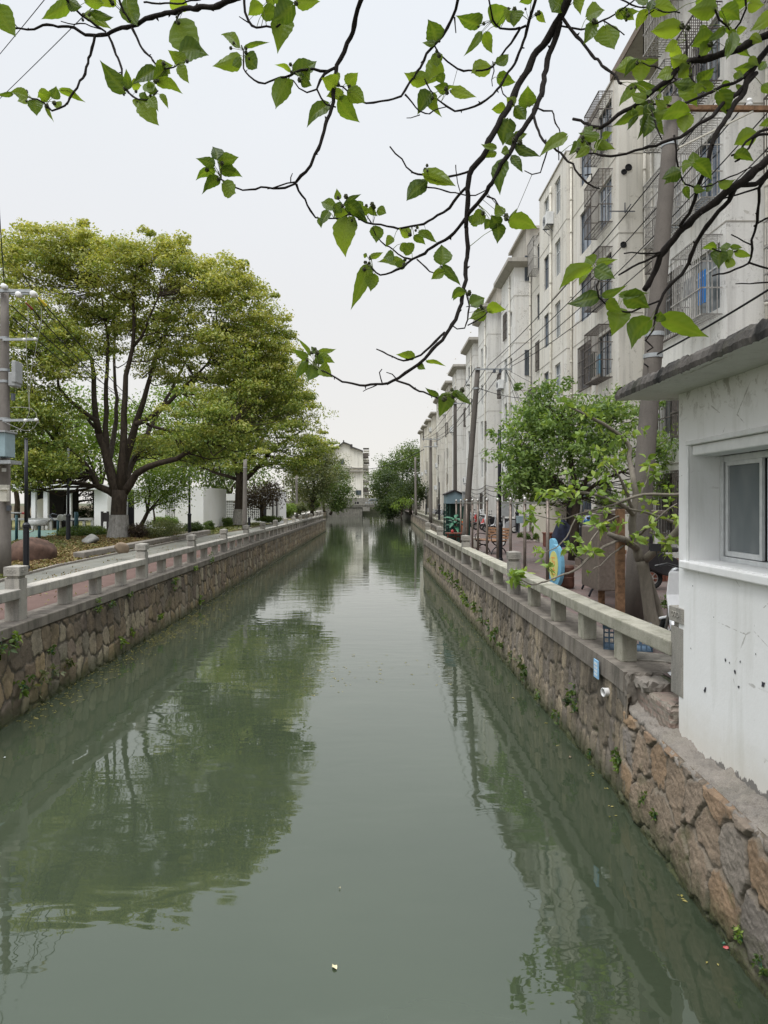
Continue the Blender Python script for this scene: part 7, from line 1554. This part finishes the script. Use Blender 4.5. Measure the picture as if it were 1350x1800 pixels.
# ---------------- overhanging mulberry branches in the foreground ----------------
def D(a, b): return 3.15-.55*a/1350+.13*math.sin(a/120+b/170)+.06*math.sin(b/60)
def fp_(a, b, o=0): d = D(a, b)+o; return at(a, b, d)
BR = [  # (radius px at start, at end, points)
 (5.5, 2, [(420, -6), (383, 10), (333, 15), (300, 22), (267, 30), (240, 42), (215, 50), (195, 57), (170, 62), (150, 60), (130, 50), (110, 46), (75, 45), (60, 51), (25, 52)]),
 (3, 1.6, [(167, 62), (165, 75), (158, 95), (152, 120), (140, 142), (135, 155), (122, 172), (113, 186), (92, 193), (75, 180), (50, 170)]),
 (2.6, 1.4, [(190, 60), (200, 85), (212, 115), (218, 145), (228, 163), (243, 175), (262, 174), (278, 160)]),
 (2.6, 1.3, [(230, 45), (240, 65), (250, 85), (265, 102), (277, 115), (295, 123), (315, 112)]),
 (2.5, 2, [(207, -8), (213, 10), (227, 38)]), (2.4, 2, [(112, -6), (135, 18), (145, 28), (160, 38), (185, 56)]), (1.4, 1, [(180, 52), (160, 46), (140, 41), (120, 41), (108, 37)]),
 (1.8, 1.6, [(253, 4), (290, 6), (320, 5), (352, -2)]), (2, 1.2, [(330, 12), (315, 25), (308, 42)]),
 (2.6, 1.4, [(429, -8), (431, 22), (437, 38), (450, 47), (470, 47), (487, 47), (500, 35), (510, 20)]), (1.2, .8, [(437, 40), (428, 34), (420, 29)]),
 (2.6, 1.2, [(592, 117), (575, 125), (550, 122), (530, 124), (510, 131), (490, 137), (475, 145), (455, 145), (437, 135), (429, 118), (427, 100), (424, 80)]),
 (4.6, 2.6, [(637, -6), (625, 30), (617, 65), (605, 90), (592, 115), (590, 140), (587, 160), (583, 190), (572, 220), (560, 262), (545, 290), (530, 310), (521, 322)]),
 (2.2, 1.2, [(521, 322), (500, 330), (470, 330), (450, 333), (425, 333), (405, 325), (390, 315), (383, 300)]), (1.6, 1.2, [(519, 320), (505, 322), (490, 327), (470, 331)]), (1.1, .7, [(511, 320), (511, 312), (514, 303)]),
 (2.8, 1.3, [(592, 118), (570, 130), (562, 140), (557, 155), (565, 172), (575, 185), (590, 190)]), (1.8, 1, [(557, 157), (540, 163), (525, 155), (515, 142)]),
 (3.0, 1.2, [(806, -6), (798, 27), (786, 50), (768, 74), (751, 95), (739, 118), (721, 145), (714, 158), (705, 170), (690, 175), (670, 178), (645, 182), (630, 178), (615, 165), (602, 150), (590, 150)]),
 (1.4, 1.0, [(799, 30), (800, 45), (802, 58)]), (1.8, 1, [(712, 166), (725, 180), (737, 195), (755, 200)]), (1, .7, [(738, 202), (722, 207), (715, 208)]), (1.3, 1, [(755, 200), (770, 190), (785, 188)]),
 (3.2, 1.3, [(943, -6), (936, 20), (925, 52), (920, 75), (912, 95), (900, 120), (883, 145), (865, 167), (835, 187), (800, 195), (787, 187), (775, 180), (755, 157), (748, 140)]),
 (2.4, 1.4, [(925, 45), (915, 50), (905, 65), (890, 85), (875, 108), (855, 122), (825, 125), (795, 117), (778, 100), (763, 82)]), (2.2, 1.6, [(914, 49), (895, 52), (880, 51), (867, 35), (861, 10), (858, -6)]), (1.1, .8, [(866, 108), (868, 125), (864, 140), (866, 152)]), (1.3, .9, [(881, 152), (885, 165), (895, 178), (905, 185)]),
 (7.2, 4, [(1001, -8), (990, 20), (978, 43), (962, 70), (945, 90), (928, 120), (912, 148), (900, 175), (885, 205), (868, 230), (855, 262), (840, 285), (830, 297), (824, 320), (822, 345), (822, 375), (820, 400)]),
 (4, 2.6, [(820, 400), (821.5, 435), (818.5, 473), (815, 510), (805.6, 550), (791, 580), (768.5, 606), (746, 632), (724, 647), (702, 665), (680, 674)]),
 (2.4, 1.3, [(680, 674), (661, 676), (631.5, 676), (609, 673), (587, 663), (561, 650), (550, 640)]),
 (5.6, 3.2, [(984, 38), (978, 60), (970, 85), (960, 115), (955, 150), (945, 180), (937, 200), (920, 225), (905, 250), (890, 280), (870, 310), (855, 340), (838, 358), (825, 375), (817, 388)]),
 (3.2, 1.4, [(818, 384), (798, 410), (772, 428), (746, 445), (724, 456), (709, 469), (687, 478), (668.5, 484), (657, 473), (652, 468)]),
 (1.7, 1.1, [(724, 456), (709, 452), (691, 439), (668.5, 424), (655.6, 402)]),
 (2.3, 1.2, [(828, 300), (805, 308), (785, 310), (773, 318), (745, 307), (725, 303), (715, 295), (708, 280), (697, 270), (686, 258)]),
 (2.8, 1.3, [(821, 328), (805, 345), (790, 365), (770, 380), (745, 393), (724, 398.5), (700, 402), (680, 397), (655, 393), (635, 385), (612, 378), (600, 383), (575, 385)]),
 (2.2, 1.4, [(521, 324), (525, 335), (537, 352), (545, 370), (555, 382), (575, 385)]), (1.2, .8, [(655, 395), (645, 380), (640, 365)]),
 (1.5, 1, [(748, 329), (775, 333), (800, 340), (820, 343), (835, 342), (855, 335)]), (1, .7, [(801, 290), (803, 310), (806, 330), (807, 337)]), (1.7, 1, [(856, 345), (870, 350), (878, 365), (880, 380)]),
 (1.6, 1, [(733, 456), (742, 464), (755, 477), (768, 480), (777, 468)]), (1.7, 1, [(818, 510), (824, 530), (825, 540), (820, 560), (818, 577), (805, 580), (797, 573)]), (1.2, .9, [(822, 572), (835, 565), (850, 555), (858, 548)]),
 (2.2, 1.2, [(782, 584), (755, 610), (740, 625), (725, 632), (707, 633), (690, 628), (675, 618), (660, 614)]), (2.0, 1.2, [(695, 668), (720, 678), (745, 690), (770, 700), (785, 698)]), (1.2, .8, [(672, 674), (667, 655), (671, 648)]), (1.2, .8, [(695, 664), (690, 658), (680, 655)]), (1.1, .7, [(662, 677), (645, 684), (639, 689)]),
 (3.4, 2.0, [(988, 30), (994, 38), (1005, 55), (1020, 70), (1035, 90), (1050, 105), (1065, 120), (1080, 132), (1093, 147)]), (1.8, 1.1, [(983, 45), (1010, 50), (1040, 47), (1060, 35), (1080, 25), (1100, 12), (1122, -6)]),
 (1.5, 1.2, [(1085, -5), (1110, 8), (1140, 12), (1165, 20), (1195, 23)]), (1, .7, [(1150, 18), (1140, 24), (1130, 31)]), (1.3, .9, [(1060, 36), (1080, 48), (1098, 62)]),
 (6.5, 2.2, [(1362, 56), (1325, 72), (1300, 85), (1270, 95), (1240, 103), (1213, 108), (1195, 120), (1175, 140), (1150, 157), (1130, 175), (1110, 190), (1085, 203), (1070, 215), (1055, 225), (1040, 222), (1020, 212), (1008, 210)]),
 (5, 2.6, [(1362, 72), (1330, 110), (1315, 140), (1300, 170), (1285, 195), (1265, 225), (1253, 250), (1245, 280), (1235, 310), (1225, 340), (1210, 375), (1195, 400)]),
 (3.2, 1.3, [(1336, 108), (1320, 124), (1290, 145), (1260, 155), (1235, 170), (1205, 180), (1175, 187), (1150, 182), (1140, 174)]),
 (3.6, 1.4, [(1330, 128), (1305, 155), (1280, 175), (1250, 205), (1220, 225), (1195, 240), (1165, 252), (1130, 262), (1100, 270), (1075, 275), (1045, 272), (1030, 268)]),
 (2.5, 1.2, [(938, 200), (940, 215), (948, 230), (955, 245), (965, 257), (980, 265), (993, 275), (1005, 290), (1020, 305), (1030, 320), (1045, 330), (1054, 333)]), (1.4, .8, [(964, 258), (955, 290), (949, 305), (935, 303), (921, 299)]), (1.6, .9, [(942, 188), (955, 195), (970, 193), (977, 215), (983, 232), (980, 250), (983, 280)]), (1.2, .8, [(1028, 308), (1040, 306), (1040, 318), (1032, 322)]),
 (1.8, 1, [(1185, 238), (1190, 265), (1192, 295), (1200, 318), (1215, 328), (1250, 325), (1285, 310), (1320, 295)]), (1.7, 1, [(1140, 178), (1146, 200), (1155, 222), (1163, 245)]), (1.8, 1.2, [(1310, -8), (1312, 15), (1300, 40), (1285, 60), (1275, 80), (1268, 95)]), (1.8, 1.2, [(1255, 12), (1265, 35), (1280, 48), (1290, 60)]), (2, 1.2, [(1206, 108), (1208, 90), (1205, 70), (1205, 55)]), (1.6, 1, [(1214, 110), (1214, 135), (1225, 150), (1240, 155)]), (1.4, 1, [(1200, 115), (1170, 125), (1150, 118), (1122, 108)]), (1.5, 1, [(1180, 135), (1190, 140), (1175, 150), (1155, 170), (1155, 180)]),
 (7, 4.6, [(1362, 268), (1328, 300), (1294, 326), (1268, 346), (1239, 367), (1202, 400), (1176, 430), (1161, 452), (1146, 485), (1133, 511)]), (4.4, 2.2, [(1362, 290), (1335, 318), (1294, 332), (1265, 374), (1235, 407), (1215, 448), (1205, 474), (1180, 500), (1161, 526), (1154, 541), (1152, 560)]),
 (2.4, 1.3, [(1170, 442), (1155, 448), (1124, 463), (1102, 474), (1087, 483)]), (2, 1.1, [(1172, 440), (1150, 446), (1124, 444), (1098, 446)]),
 (3, 1.4, [(1362, 300), (1350, 309), (1333, 330), (1335, 355), (1328, 396), (1324, 422), (1315, 463), (1294, 472), (1272, 481), (1252, 485)]), (2, 1.6, [(1315, 461), (1335, 468), (1362, 474)]), (1.6, 1.6, [(1325, 398), (1345, 384), (1362, 378)]), (1.4, .9, [(1320, 430), (1308, 425), (1297, 418), (1285, 413)]), (1.6, 1, [(1362, 497), (1330, 497), (1294, 500)]), (1.8, 1.1, [(1334, 330), (1310, 338), (1283, 348), (1265, 350)]), (2.6, 1.4, [(1362, 225), (1335, 232), (1312, 250), (1300, 268), (1285, 272)]), (2.6, 1.4, [(1362, 235), (1325, 240), (1318, 262), (1290, 285)]),
 (1.7, 1.2, [(1160, 528), (1130, 540), (1110, 548), (1085, 545), (1065, 535), (1053, 520), (1050, 505), (1052, 480)]), (1.6, 1.2, [(1152, 555), (1148, 580), (1135, 598), (1150, 612), (1138, 618)]), (1.3, 1, [(1252, 437), (1275, 445), (1297, 440)]),
]
LV = [  # base, tip, width px
 ((-8, 12), (34, 66), 34), ((120, 6), (70, 34), 22), ((150, 4), (190, -4), 24), ((150, 25), (193, 46), 18), ((158, 20), (205, 33), 14), ((118, -2), (146, 14), 20), ((200, -4), (178, 12), 22), ((222, -4), (256, 53), 34), ((300, 4), (337, 20), 24), ((312, 38), (354, 104), 50),
 ((106, 158), (153, 176), 12), ((93, 172), (100, 152), 18), ((48, 170), (18, 162), 18), ((22, 165), (-4, 164), 8), ((62, 176), (65, 204), 24), ((84, 176), (68, 160), 20), ((44, 170), (32, 181), 14), ((98, 180), (108, 194), 14), ((80, 184), (95, 209), 7), ((84, 162), (66, 172), 16),
 ((220, 160), (183, 111), 30), ((226, 155), (221, 121), 14), ((252, 174), (280, 216), 34), ((248, 174), (258, 162), 18), ((268, 160), (251, 137), 20), ((272, 122), (232, 144), 22), ((276, 124), (303, 116), 22), ((276, 144), (323, 161), 18), ((282, 166), (296, 186), 10), ((232, 150), (249, 150), 18), ((238, 174), (240, 190), 12), ((264, 175), (277, 192), 16),
 ((318, 92), (368, 88), 34), ((325, 108), (300, 90), 22), ((314, 116), (333, 142), 18), ((292, 124), (266, 140), 22), ((285, 118), (300, 130), 20), ((270, 165), (262, 140), 16),
 ((462, 12), (436, 28), 22), ((515, 8), (478, 38), 34), ((500, 36), (493, 80), 36), ((522, 4), (562, 4), 24), ((470, 4), (482, -8), 20), ((480, -2), (505, -6), 16), ((460, 25), (500, 30), 24),
 ((419, 82), (383, 52), 17), ((431, 83), (475, 70), 8), ((421, 100), (376, 118), 26), ((432, 98), (462, 120), 26), ((422, 104), (404, 119), 14),
 ((381, 279), (374, 252), 20), ((384, 283), (420, 276), 24), ((386, 291), (421, 294), 18), ((388, 300), (427, 311), 18), ((376, 289), (348, 279), 17), ((377, 299), (344, 317), 16), ((384, 312), (359, 336), 19), ((392, 322), (422, 342), 26), ((364, 318), (355, 343), 6),
 ((505, 138), (472, 197), 30), ((510, 125), (483, 109), 8), ((517, 126), (560, 93), 26), ((528, 128), (549, 140), 22), ((530, 142), (548, 150), 16), ((577, 184), (539, 222), 22), ((597, 174), (633, 215), 28), ((610, 148), (629, 127), 22), ((612, 160), (646, 181), 26), ((603, 165), (570, 172), 18), ((590, 150), (566, 136), 26), ((508, 140), (515, 158), 12), ((585, 132), (600, 148), 14),
 ((765, 73), (752, 34), 30), ((764, 75), (743, 77), 10), ((752, 138), (709, 127), 24), ((770, 104), (748, 150), 32), ((762, 95), (770, 120), 20), ((795, 157), (833, 176), 18), ((757, 165), (731, 196), 26), ((770, 132), (781, 148), 16), ((760, 165), (768, 198), 20), ((785, 160), (765, 150), 18), ((782, 158), (796, 150), 8),
 ((843, 43), (810, 22), 26), ((846, 56), (822, 88), 13), ((853, 58), (868, 93), 18), ((861, 118), (821, 135), 26), ((873, 112), (896, 90), 17), ((875, 136), (907, 142), 22), ((863, 36), (893, 14), 34), ((905, 20), (903, 48), 30), ((898, 22), (880, 40), 22), ((888, 190), (862, 191), 16), ((928, 187), (925, 151), 28), ((906, 188), (927, 213), 22), ((894, 210), (884, 256), 30), ((907, 238), (884, 254), 20), ((872, 260), (845, 252), 10), ((872, 268), (849, 278), 12), ((904, 246), (927, 233), 16), ((907, 256), (947, 278), 16), ((900, 275), (919, 303), 15), ((886, 282), (877, 339), 26), ((893, 262), (880, 268), 16), ((905, 182), (890, 172), 18), ((945, 22), (960, 40), 12), ((935, -5), (912, 4), 16), ((985, -8), (962, 30), 36),
 ((746, 304), (804, 328), 24), ((748, 320), (712, 360), 26), ((750, 318), (735, 336), 14), ((852, 378), (826, 393), 24), ((884, 377), (871, 359), 18), ((878, 396), (862, 378), 24), ((897, 388), (944, 400), 26), ((874, 394), (876, 427), 22), ((828, 392), (848, 375), 20), ((898, 386), (908, 366), 9), ((862, 388), (848, 402), 14),
 ((588, 365), (561, 348), 19), ((594, 350), (592, 332), 12), ((578, 372), (563, 398), 15), ((588, 360), (602, 374), 20), ((605, 360), (638, 344), 10), ((610, 358), (647, 386), 22), ((636, 366), (623, 352), 16), ((650, 364), (664, 380), 12), ((664, 368), (681, 376), 16), ((612, 383), (611, 448), 38), ((615, 383), (634, 397), 14), ((562, 384), (565, 401), 10), ((658, 398), (662, 428), 22), ((722, 412), (698, 403), 18), ((692, 420), (675, 431), 14), ((724, 443), (706, 428), 22), ((737, 408), (770, 426), 13), ((728, 416), (748, 431), 13), ((777, 464), (777, 427), 30), ((708, 462), (663, 460), 15), ((652, 451), (674, 443), 10), ((692, 450), (674, 452), 17), ((648, 467), (619, 534), 24), ((656, 482), (650, 513), 23), ((706, 428), (715, 445), 14), ((645, 450), (638, 447), 8), ((700, 470), (712, 455), 16), ((590, 380), (615, 372), 22), ((626, 372), (655, 370), 18),
 ((780, 478), (756, 490), 16), ((778, 468), (810, 503), 15), ((818, 514), (790, 524), 16), ((828, 535), (855, 515), 24), ((852, 548), (826, 562), 22), ((857, 543), (889, 541), 18), ((728, 628), (700, 620), 15), ((750, 635), (784, 643), 7), ((787, 692), (779, 731), 26), ((770, 695), (747, 681), 9), ((800, 690), (831, 712), 12), ((798, 688), (812, 703), 12), ((806, 515), (796, 528), 10), ((735, 640), (748, 648), 12),
 ((545, 624), (526, 594), 7), ((540, 628), (516, 612), 13), ((540, 630), (524, 652), 13), ((540, 636), (518, 668), 14), ((549, 642), (544, 671), 26), ((560, 620), (591, 609), 10), ((558, 628), (589, 638), 16), ((556, 627), (572, 641), 14), ((562, 648), (584, 661), 22), ((555, 622), (545, 606), 8),
 ((1018, -6), (1021, 24), 18), ((1032, 30), (1067, 13), 24), ((1042, 44), (1026, 74), 21), ((1064, 46), (1073, 93), 38), ((1083, 26), (1123, 20), 16), ((1100, 22), (1114, 36), 14), ((1050, 35), (1040, 48), 18), ((995, 240), (948, 273), 20), ((1052, 240), (1016, 233), 16), ((1058, 246), (1083, 262), 12), ((1048, 250), (1066, 264), 16), ((1034, 258), (1010, 280), 14), ((1030, 250), (1015, 268), 22), ((1038, 232), (1028, 220), 14), ((1015, 250), (1003, 268), 14), ((1060, 240), (1075, 232), 12),
 ((1113, 104), (1079, 128), 22), ((1120, 104), (1097, 137), 13), ((1126, 108), (1125, 151), 28), ((1135, 108), (1159, 104), 9), ((1118, 148), (1089, 190), 16), ((1120, 148), (1166, 155), 16), ((1182, 128), (1153, 139), 20), ((1198, 48), (1142, 56), 28), ((1212, 110), (1172, 104), 24), ((1258, 14), (1208, 22), 30), ((1252, 62), (1214, 84), 26), ((1250, 78), (1216, 94), 20), ((1200, 150), (1223, 182), 26), ((1213, 118), (1190, 137), 26), ((1190, 74), (1163, 90), 16), ((1268, 18), (1302, 36), 26), ((1290, 58), (1274, 108), 16), ((1362, 20), (1308, 62), 22), ((1210, 198), (1155, 207), 26), ((1208, 198), (1198, 240), 26), ((1140, 205), (1130, 240), 28), ((1120, 200), (1076, 216), 16), ((1130, 188), (1114, 206), 16), ((1120, 205), (1094, 233), 9), ((1180, 176), (1165, 170), 12), ((1195, 302), (1163, 316), 24), ((1193, 305), (1166, 326), 13), ((1212, 285), (1200, 305), 14), ((1218, 292), (1217, 265), 20), ((1222, 286), (1252, 316), 22), ((1265, 322), (1294, 314), 15), ((1242, 337), (1260, 320), 10), ((1203, 330), (1216, 346), 12), ((1225, 2), (1262, -2), 28), ((1318, 5), (1345, 8), 22), ((1290, 5), (1320, -4), 20), ((1340, 150), (1362, 165), 16), ((1362, 212), (1334, 222), 14), ((1295, 80), (1318, 100), 14), ((1320, 100), (1330, 118), 12), ((1235, 150), (1215, 165), 16), ((1170, 190), (1150, 175), 14), ((1240, 45), (1228, 62), 14), ((1180, 90), (1200, 100), 18), ((1322, 62), (1340, 75), 16),
 ((1043, 463), (1029, 449), 22), ((1038, 470), (979, 509), 24), ((1050, 463), (1081, 457), 14), ((1048, 472), (1082, 488), 24), ((1032, 476), (1018, 502), 12), ((1052, 521), (1001, 526), 25), ((1060, 520), (1091, 504), 14), ((1068, 530), (1092, 545), 20), ((1085, 543), (1080, 585), 36), ((1098, 522), (1146, 537), 32), ((1090, 520), (1141, 516), 14), ((1142, 563), (1086, 611), 34), ((1166, 558), (1246, 592), 32), ((1157, 565), (1161, 548), 20), ((1056, 478), (1060, 492), 20),
 ((1258, 437), (1232, 431), 12), ((1266, 441), (1262, 471), 25), ((1276, 440), (1275, 424), 16), ((1280, 441), (1286, 456), 15), ((1293, 443), (1321, 450), 12), ((1288, 455), (1274, 474), 18), ((1284, 435), (1308, 433), 9), ((1272, 448), (1282, 462), 12),
]
mt_ = empty('mulberry_tree', 'foreground mulberry boughs with dark crooked twigs and bright heart shaped leaves hanging across the sky', 'tree', (3.3, -1.6, GZ))
m = MB(); rf = np.random.default_rng(12); BN = []
for (ra, rb, pts) in BR:
    P3 = [tuple(fp_(a, b)) for a, b in pts]; n = len(P3); dm = 2.9/F
    rads = [(ra+(rb-ra)*k/(n-1))*dm*.92 for k in range(n)]
    q, rr = smooth_path(P3, rads, .022, .0)
    # knobbly twigs: small sideways kinks and swollen nodes
    q2 = []; ph = rf.uniform(0, 6)
    for i, (p, r_) in enumerate(zip(q, rr)):
        k = min(1, i/4); q2.append(p+k*rf.normal(0, .0016, 3)+k*.0025*np.array([math.sin(i*1.1+ph), 0, math.cos(i*1.37+ph)]))
        rr[i] = r_*(1+.22*max(0, math.sin(i*1.25+ph))**4+rf.normal(0, .03))
    m.tube(q2, rr, 8)
    for i in range(3, len(q2)-1): BN.append((q2[i], rr[i]))
    for i in range(4, len(q2)-2, 3):     # bud scars and spur twigs
        if rf.uniform() < .5:
            d = rf.normal(0, 1, 3); d /= np.linalg.norm(d); L_ = rf.uniform(.004, .012)+rr[i]*1.2
            m.tube([q2[i], q2[i]+d*L_*.6, q2[i]+d*L_], [rr[i]*.55, rr[i]*.4+.0008, .0008], 5)
# limbs outside the picture that carry the boughs
big = [([(3.3, -1.6, GZ), (3.1, -1.3, 2.6), (2.85, -.8, 3.7), (2.5, 0, 4.5), (2.1, 1.0, 4.85)], [.17, .14, .12, .09, .065]),
       ([(2.1, 1.0, 4.85), tuple((Vector((2.1, 1.0, 4.85))+fp_(1362, 56))/2+Vector((.1, 0, .12))), tuple(fp_(1362, 56))], [.05, .03, .016]),
       ([(2.3, .5, 4.7), (2.0, 1.6, 4.5), tuple(fp_(1362, 268))], [.05, .03, .016]), ([(2.0, 1.6, 4.5), (1.7, 2.2, 4.35), tuple(fp_(1362, 290))], [.03, .02, .012]), ([(2.0, 1.3, 4.8), (1.75, 2.0, 4.7), tuple(fp_(1362, 72))], [.035, .022, .013]),
       ([(2.6, -.3, 4.3), (1.8, 1.0, 5.6), (1.2, 2.0, 5.7), tuple(fp_(1040, -110)), tuple(fp_(1001, -8))], [.08, .06, .045, .028, .019]),
       ([(1.2, 2.0, 5.7), (.7, 2.6, 5.75), (.2, 2.9, 5.6), tuple(fp_(650, -60)), tuple(fp_(637, -6))], [.04, .03, .022, .014, .011]),
       ([(.2, 2.9, 5.6), (-.3, 3.05, 5.5), tuple(fp_(450, -30)), tuple(fp_(420, -6))], [.022, .018, .015, .013]),
       ([(.7, 2.6, 5.75), tuple(fp_(830, -60)), tuple(fp_(806, -6))], [.02, .012, .008]), ([(.7, 2.6, 5.75), tuple(fp_(950, -60)), tuple(fp_(943, -6))], [.02, .012, .008]),
       ([(-.3, 3.05, 5.5), tuple(fp_(300, -90)), tuple(fp_(150, -60)), tuple(fp_(112, -6))], [.016, .012, .008, .006]), ([tuple(fp_(300, -90)), tuple(fp_(207, -8))], [.01, .006]), ([(-.3, 3.05, 5.5), tuple(fp_(429, -8))], [.012, .006])]
for pts, rads in big:
    q, rr = smooth_path(pts, rads, .12, .004); m.tube(q, rr, 10)
BRM = m
BP = np.array([b[0] for b in BN])
# extra leaf tufts on the crowded upper right boughs
_cand = [(a, b) for (ra, rb, pts) in BR for (a, b) in pts if a > 1120 and -5 < b < 350]
for (a, b) in _cand:
    if rf.uniform() < .22:
        th0 = rf.uniform(0, 6.28)
        for k in range(int(rf.integers(1, 4))):
            th = th0+k*1.9+rf.normal(0, .3); L0 = rf.uniform(16, 46); sx0, sy0 = a+7*math.cos(th), b+7*math.sin(th); LV.append(((sx0, sy0), (sx0+L0*math.cos(th), sy0+L0*math.sin(th)+6), L0*rf.uniform(.35, .68)))
nL, nA = 14, 7; tt = np.linspace(0, 1, nL); vv = np.linspace(-1, 1, nA)
prof = np.interp(tt, [0, .04, .10, .2, .32, .5, .68, .82, .92, 1], [.10, .50, .80, .98, 1.0, .86, .58, .28, .10, 0.0])
V, Fc, A, VE = [], [], [], []; pm_ = MB()
for (b0, b1, w) in LV:
    o_ = rf.normal(0, .02); Bq = fp_(*b0, o_); Ln = math.hypot(b1[0]-b0[0], b1[1]-b0[1])*D(*b0)/F
    T = at(b1[0], b1[1], D(*b0)+o_+rf.uniform(-.45, .45)*Ln)
    Bq, T = np.array(Bq), np.array(T); ax_ = T-Bq; L_ = np.linalg.norm(ax_); ax_ /= L_
    view = (Bq-np.array([0, 0, 3.])); view /= np.linalg.norm(view)
    wd = np.cross(ax_, view); wd /= np.linalg.norm(wd); hw = w*.56*D(*b0)/F; tilt = rf.uniform(-.8, .8); W_ = wd+view*tilt; nrm_ = np.cross(W_, ax_); nrm_ /= np.linalg.norm(nrm_)
    if nrm_[2] < 0: nrm_ = -nrm_
    fold = rf.uniform(.05, .55); droop = rf.uniform(-.04, .26); side = rf.uniform(-.11, .11); cr, lr = rf.uniform(), rf.uniform(); o = len(V); ph = rf.uniform(0, 6); asym = rf.uniform(-.08, .08)
    for i, t in enumerate(tt):
        for v in vv:
            back = -.07*L_*(abs(v))*max(0, 1-t*6)        # heart lobes
            edge = 1+(.05*math.sin(i*3.9+ph) if abs(v) > .9 else 0)+asym*np.sign(v)
            p = Bq+ax_*(t*L_+back)+W_*(v*hw*prof[i]*edge+side*L_*math.sin(t*3.1))+nrm_*(fold*hw*abs(v)*prof[i]-droop*L_*t*t*1.6+.028*L_*math.sin(t*9+ph)*abs(v))
            V.append(p); A.append((cr, lr, 0, 1)); lat = (t*7.0-abs(v)*1.9) % 1.0
            VE.append(1.0 if abs(v) < .1 else (.5 if abs(lat-.5) < .16 and 0 < t < .9 else 0))
    for i in range(nL-1):
        for j in range(nA-1): a = o+i*nA+j; Fc.append((a, a+1, a+1+nA, a+nA))
    d = np.linalg.norm(BP-Bq, axis=1)+.4*np.maximum(0, ((BP-Bq)@ax_)); j = int(np.argmin(d))
    if d[j] < .16: mid = (BP[j]+Bq)/2+np.array([0, 0, .006]); pm_.tube([BP[j], mid, Bq, Bq+ax_*L_*.15], [.0016, .0012, .0011, .0006], 5, False)
simple('petiole', (.16, .20, .05), .5)
reloc(npmesh('leaves', np.array(V), np.array(Fc), 'leaf_mulberry', None, {'leaf': np.array(A), 'vein': np.array(VE)}, True), mt_)
BRM.cur = 1; BRM.add(pm_.v, pm_.f); P_(BRM, 'branches', None, mt_, smooth=True, mats=['bark_twig', 'petiole'])
# bristly young fruit clusters at the leaf bases
simple('fruit_dark', (.055, .06, .025), .8, 0, .3, 80, .5)
for (b0, b1, w) in LV[:210:3]:
    m = MB()
    for _ in range(int(rf.integers(1, 4))):
        c = np.array(fp_(b0[0]+rf.normal(0, 6), b0[1]+rf.normal(0, 6), rf.normal(0, .02))); r_ = rf.uniform(.0045, .0095); n = 7; vs = []
        for i in range(6):
            phi = math.pi*i/5
            for k in range(n): th = 2*math.pi*k/n; rr_2 = r_*(1+.28*((i+k) % 2)); vs.append(c+rr_2*np.array([math.sin(phi)*math.cos(th), math.sin(phi)*math.sin(th), math.cos(phi)]))
        m.add(vs, [(i*n+k, i*n+(k+1) % n, (i+1)*n+(k+1) % n, (i+1)*n+k) for i in range(5) for k in range(n)])
        j = int(np.argmin(np.linalg.norm(BP-c, axis=1))); m.tube([BP[j], c], [.001, .0009], 4, False)
    P_(m, 'fruit_cluster', 'fruit_dark', mt_)
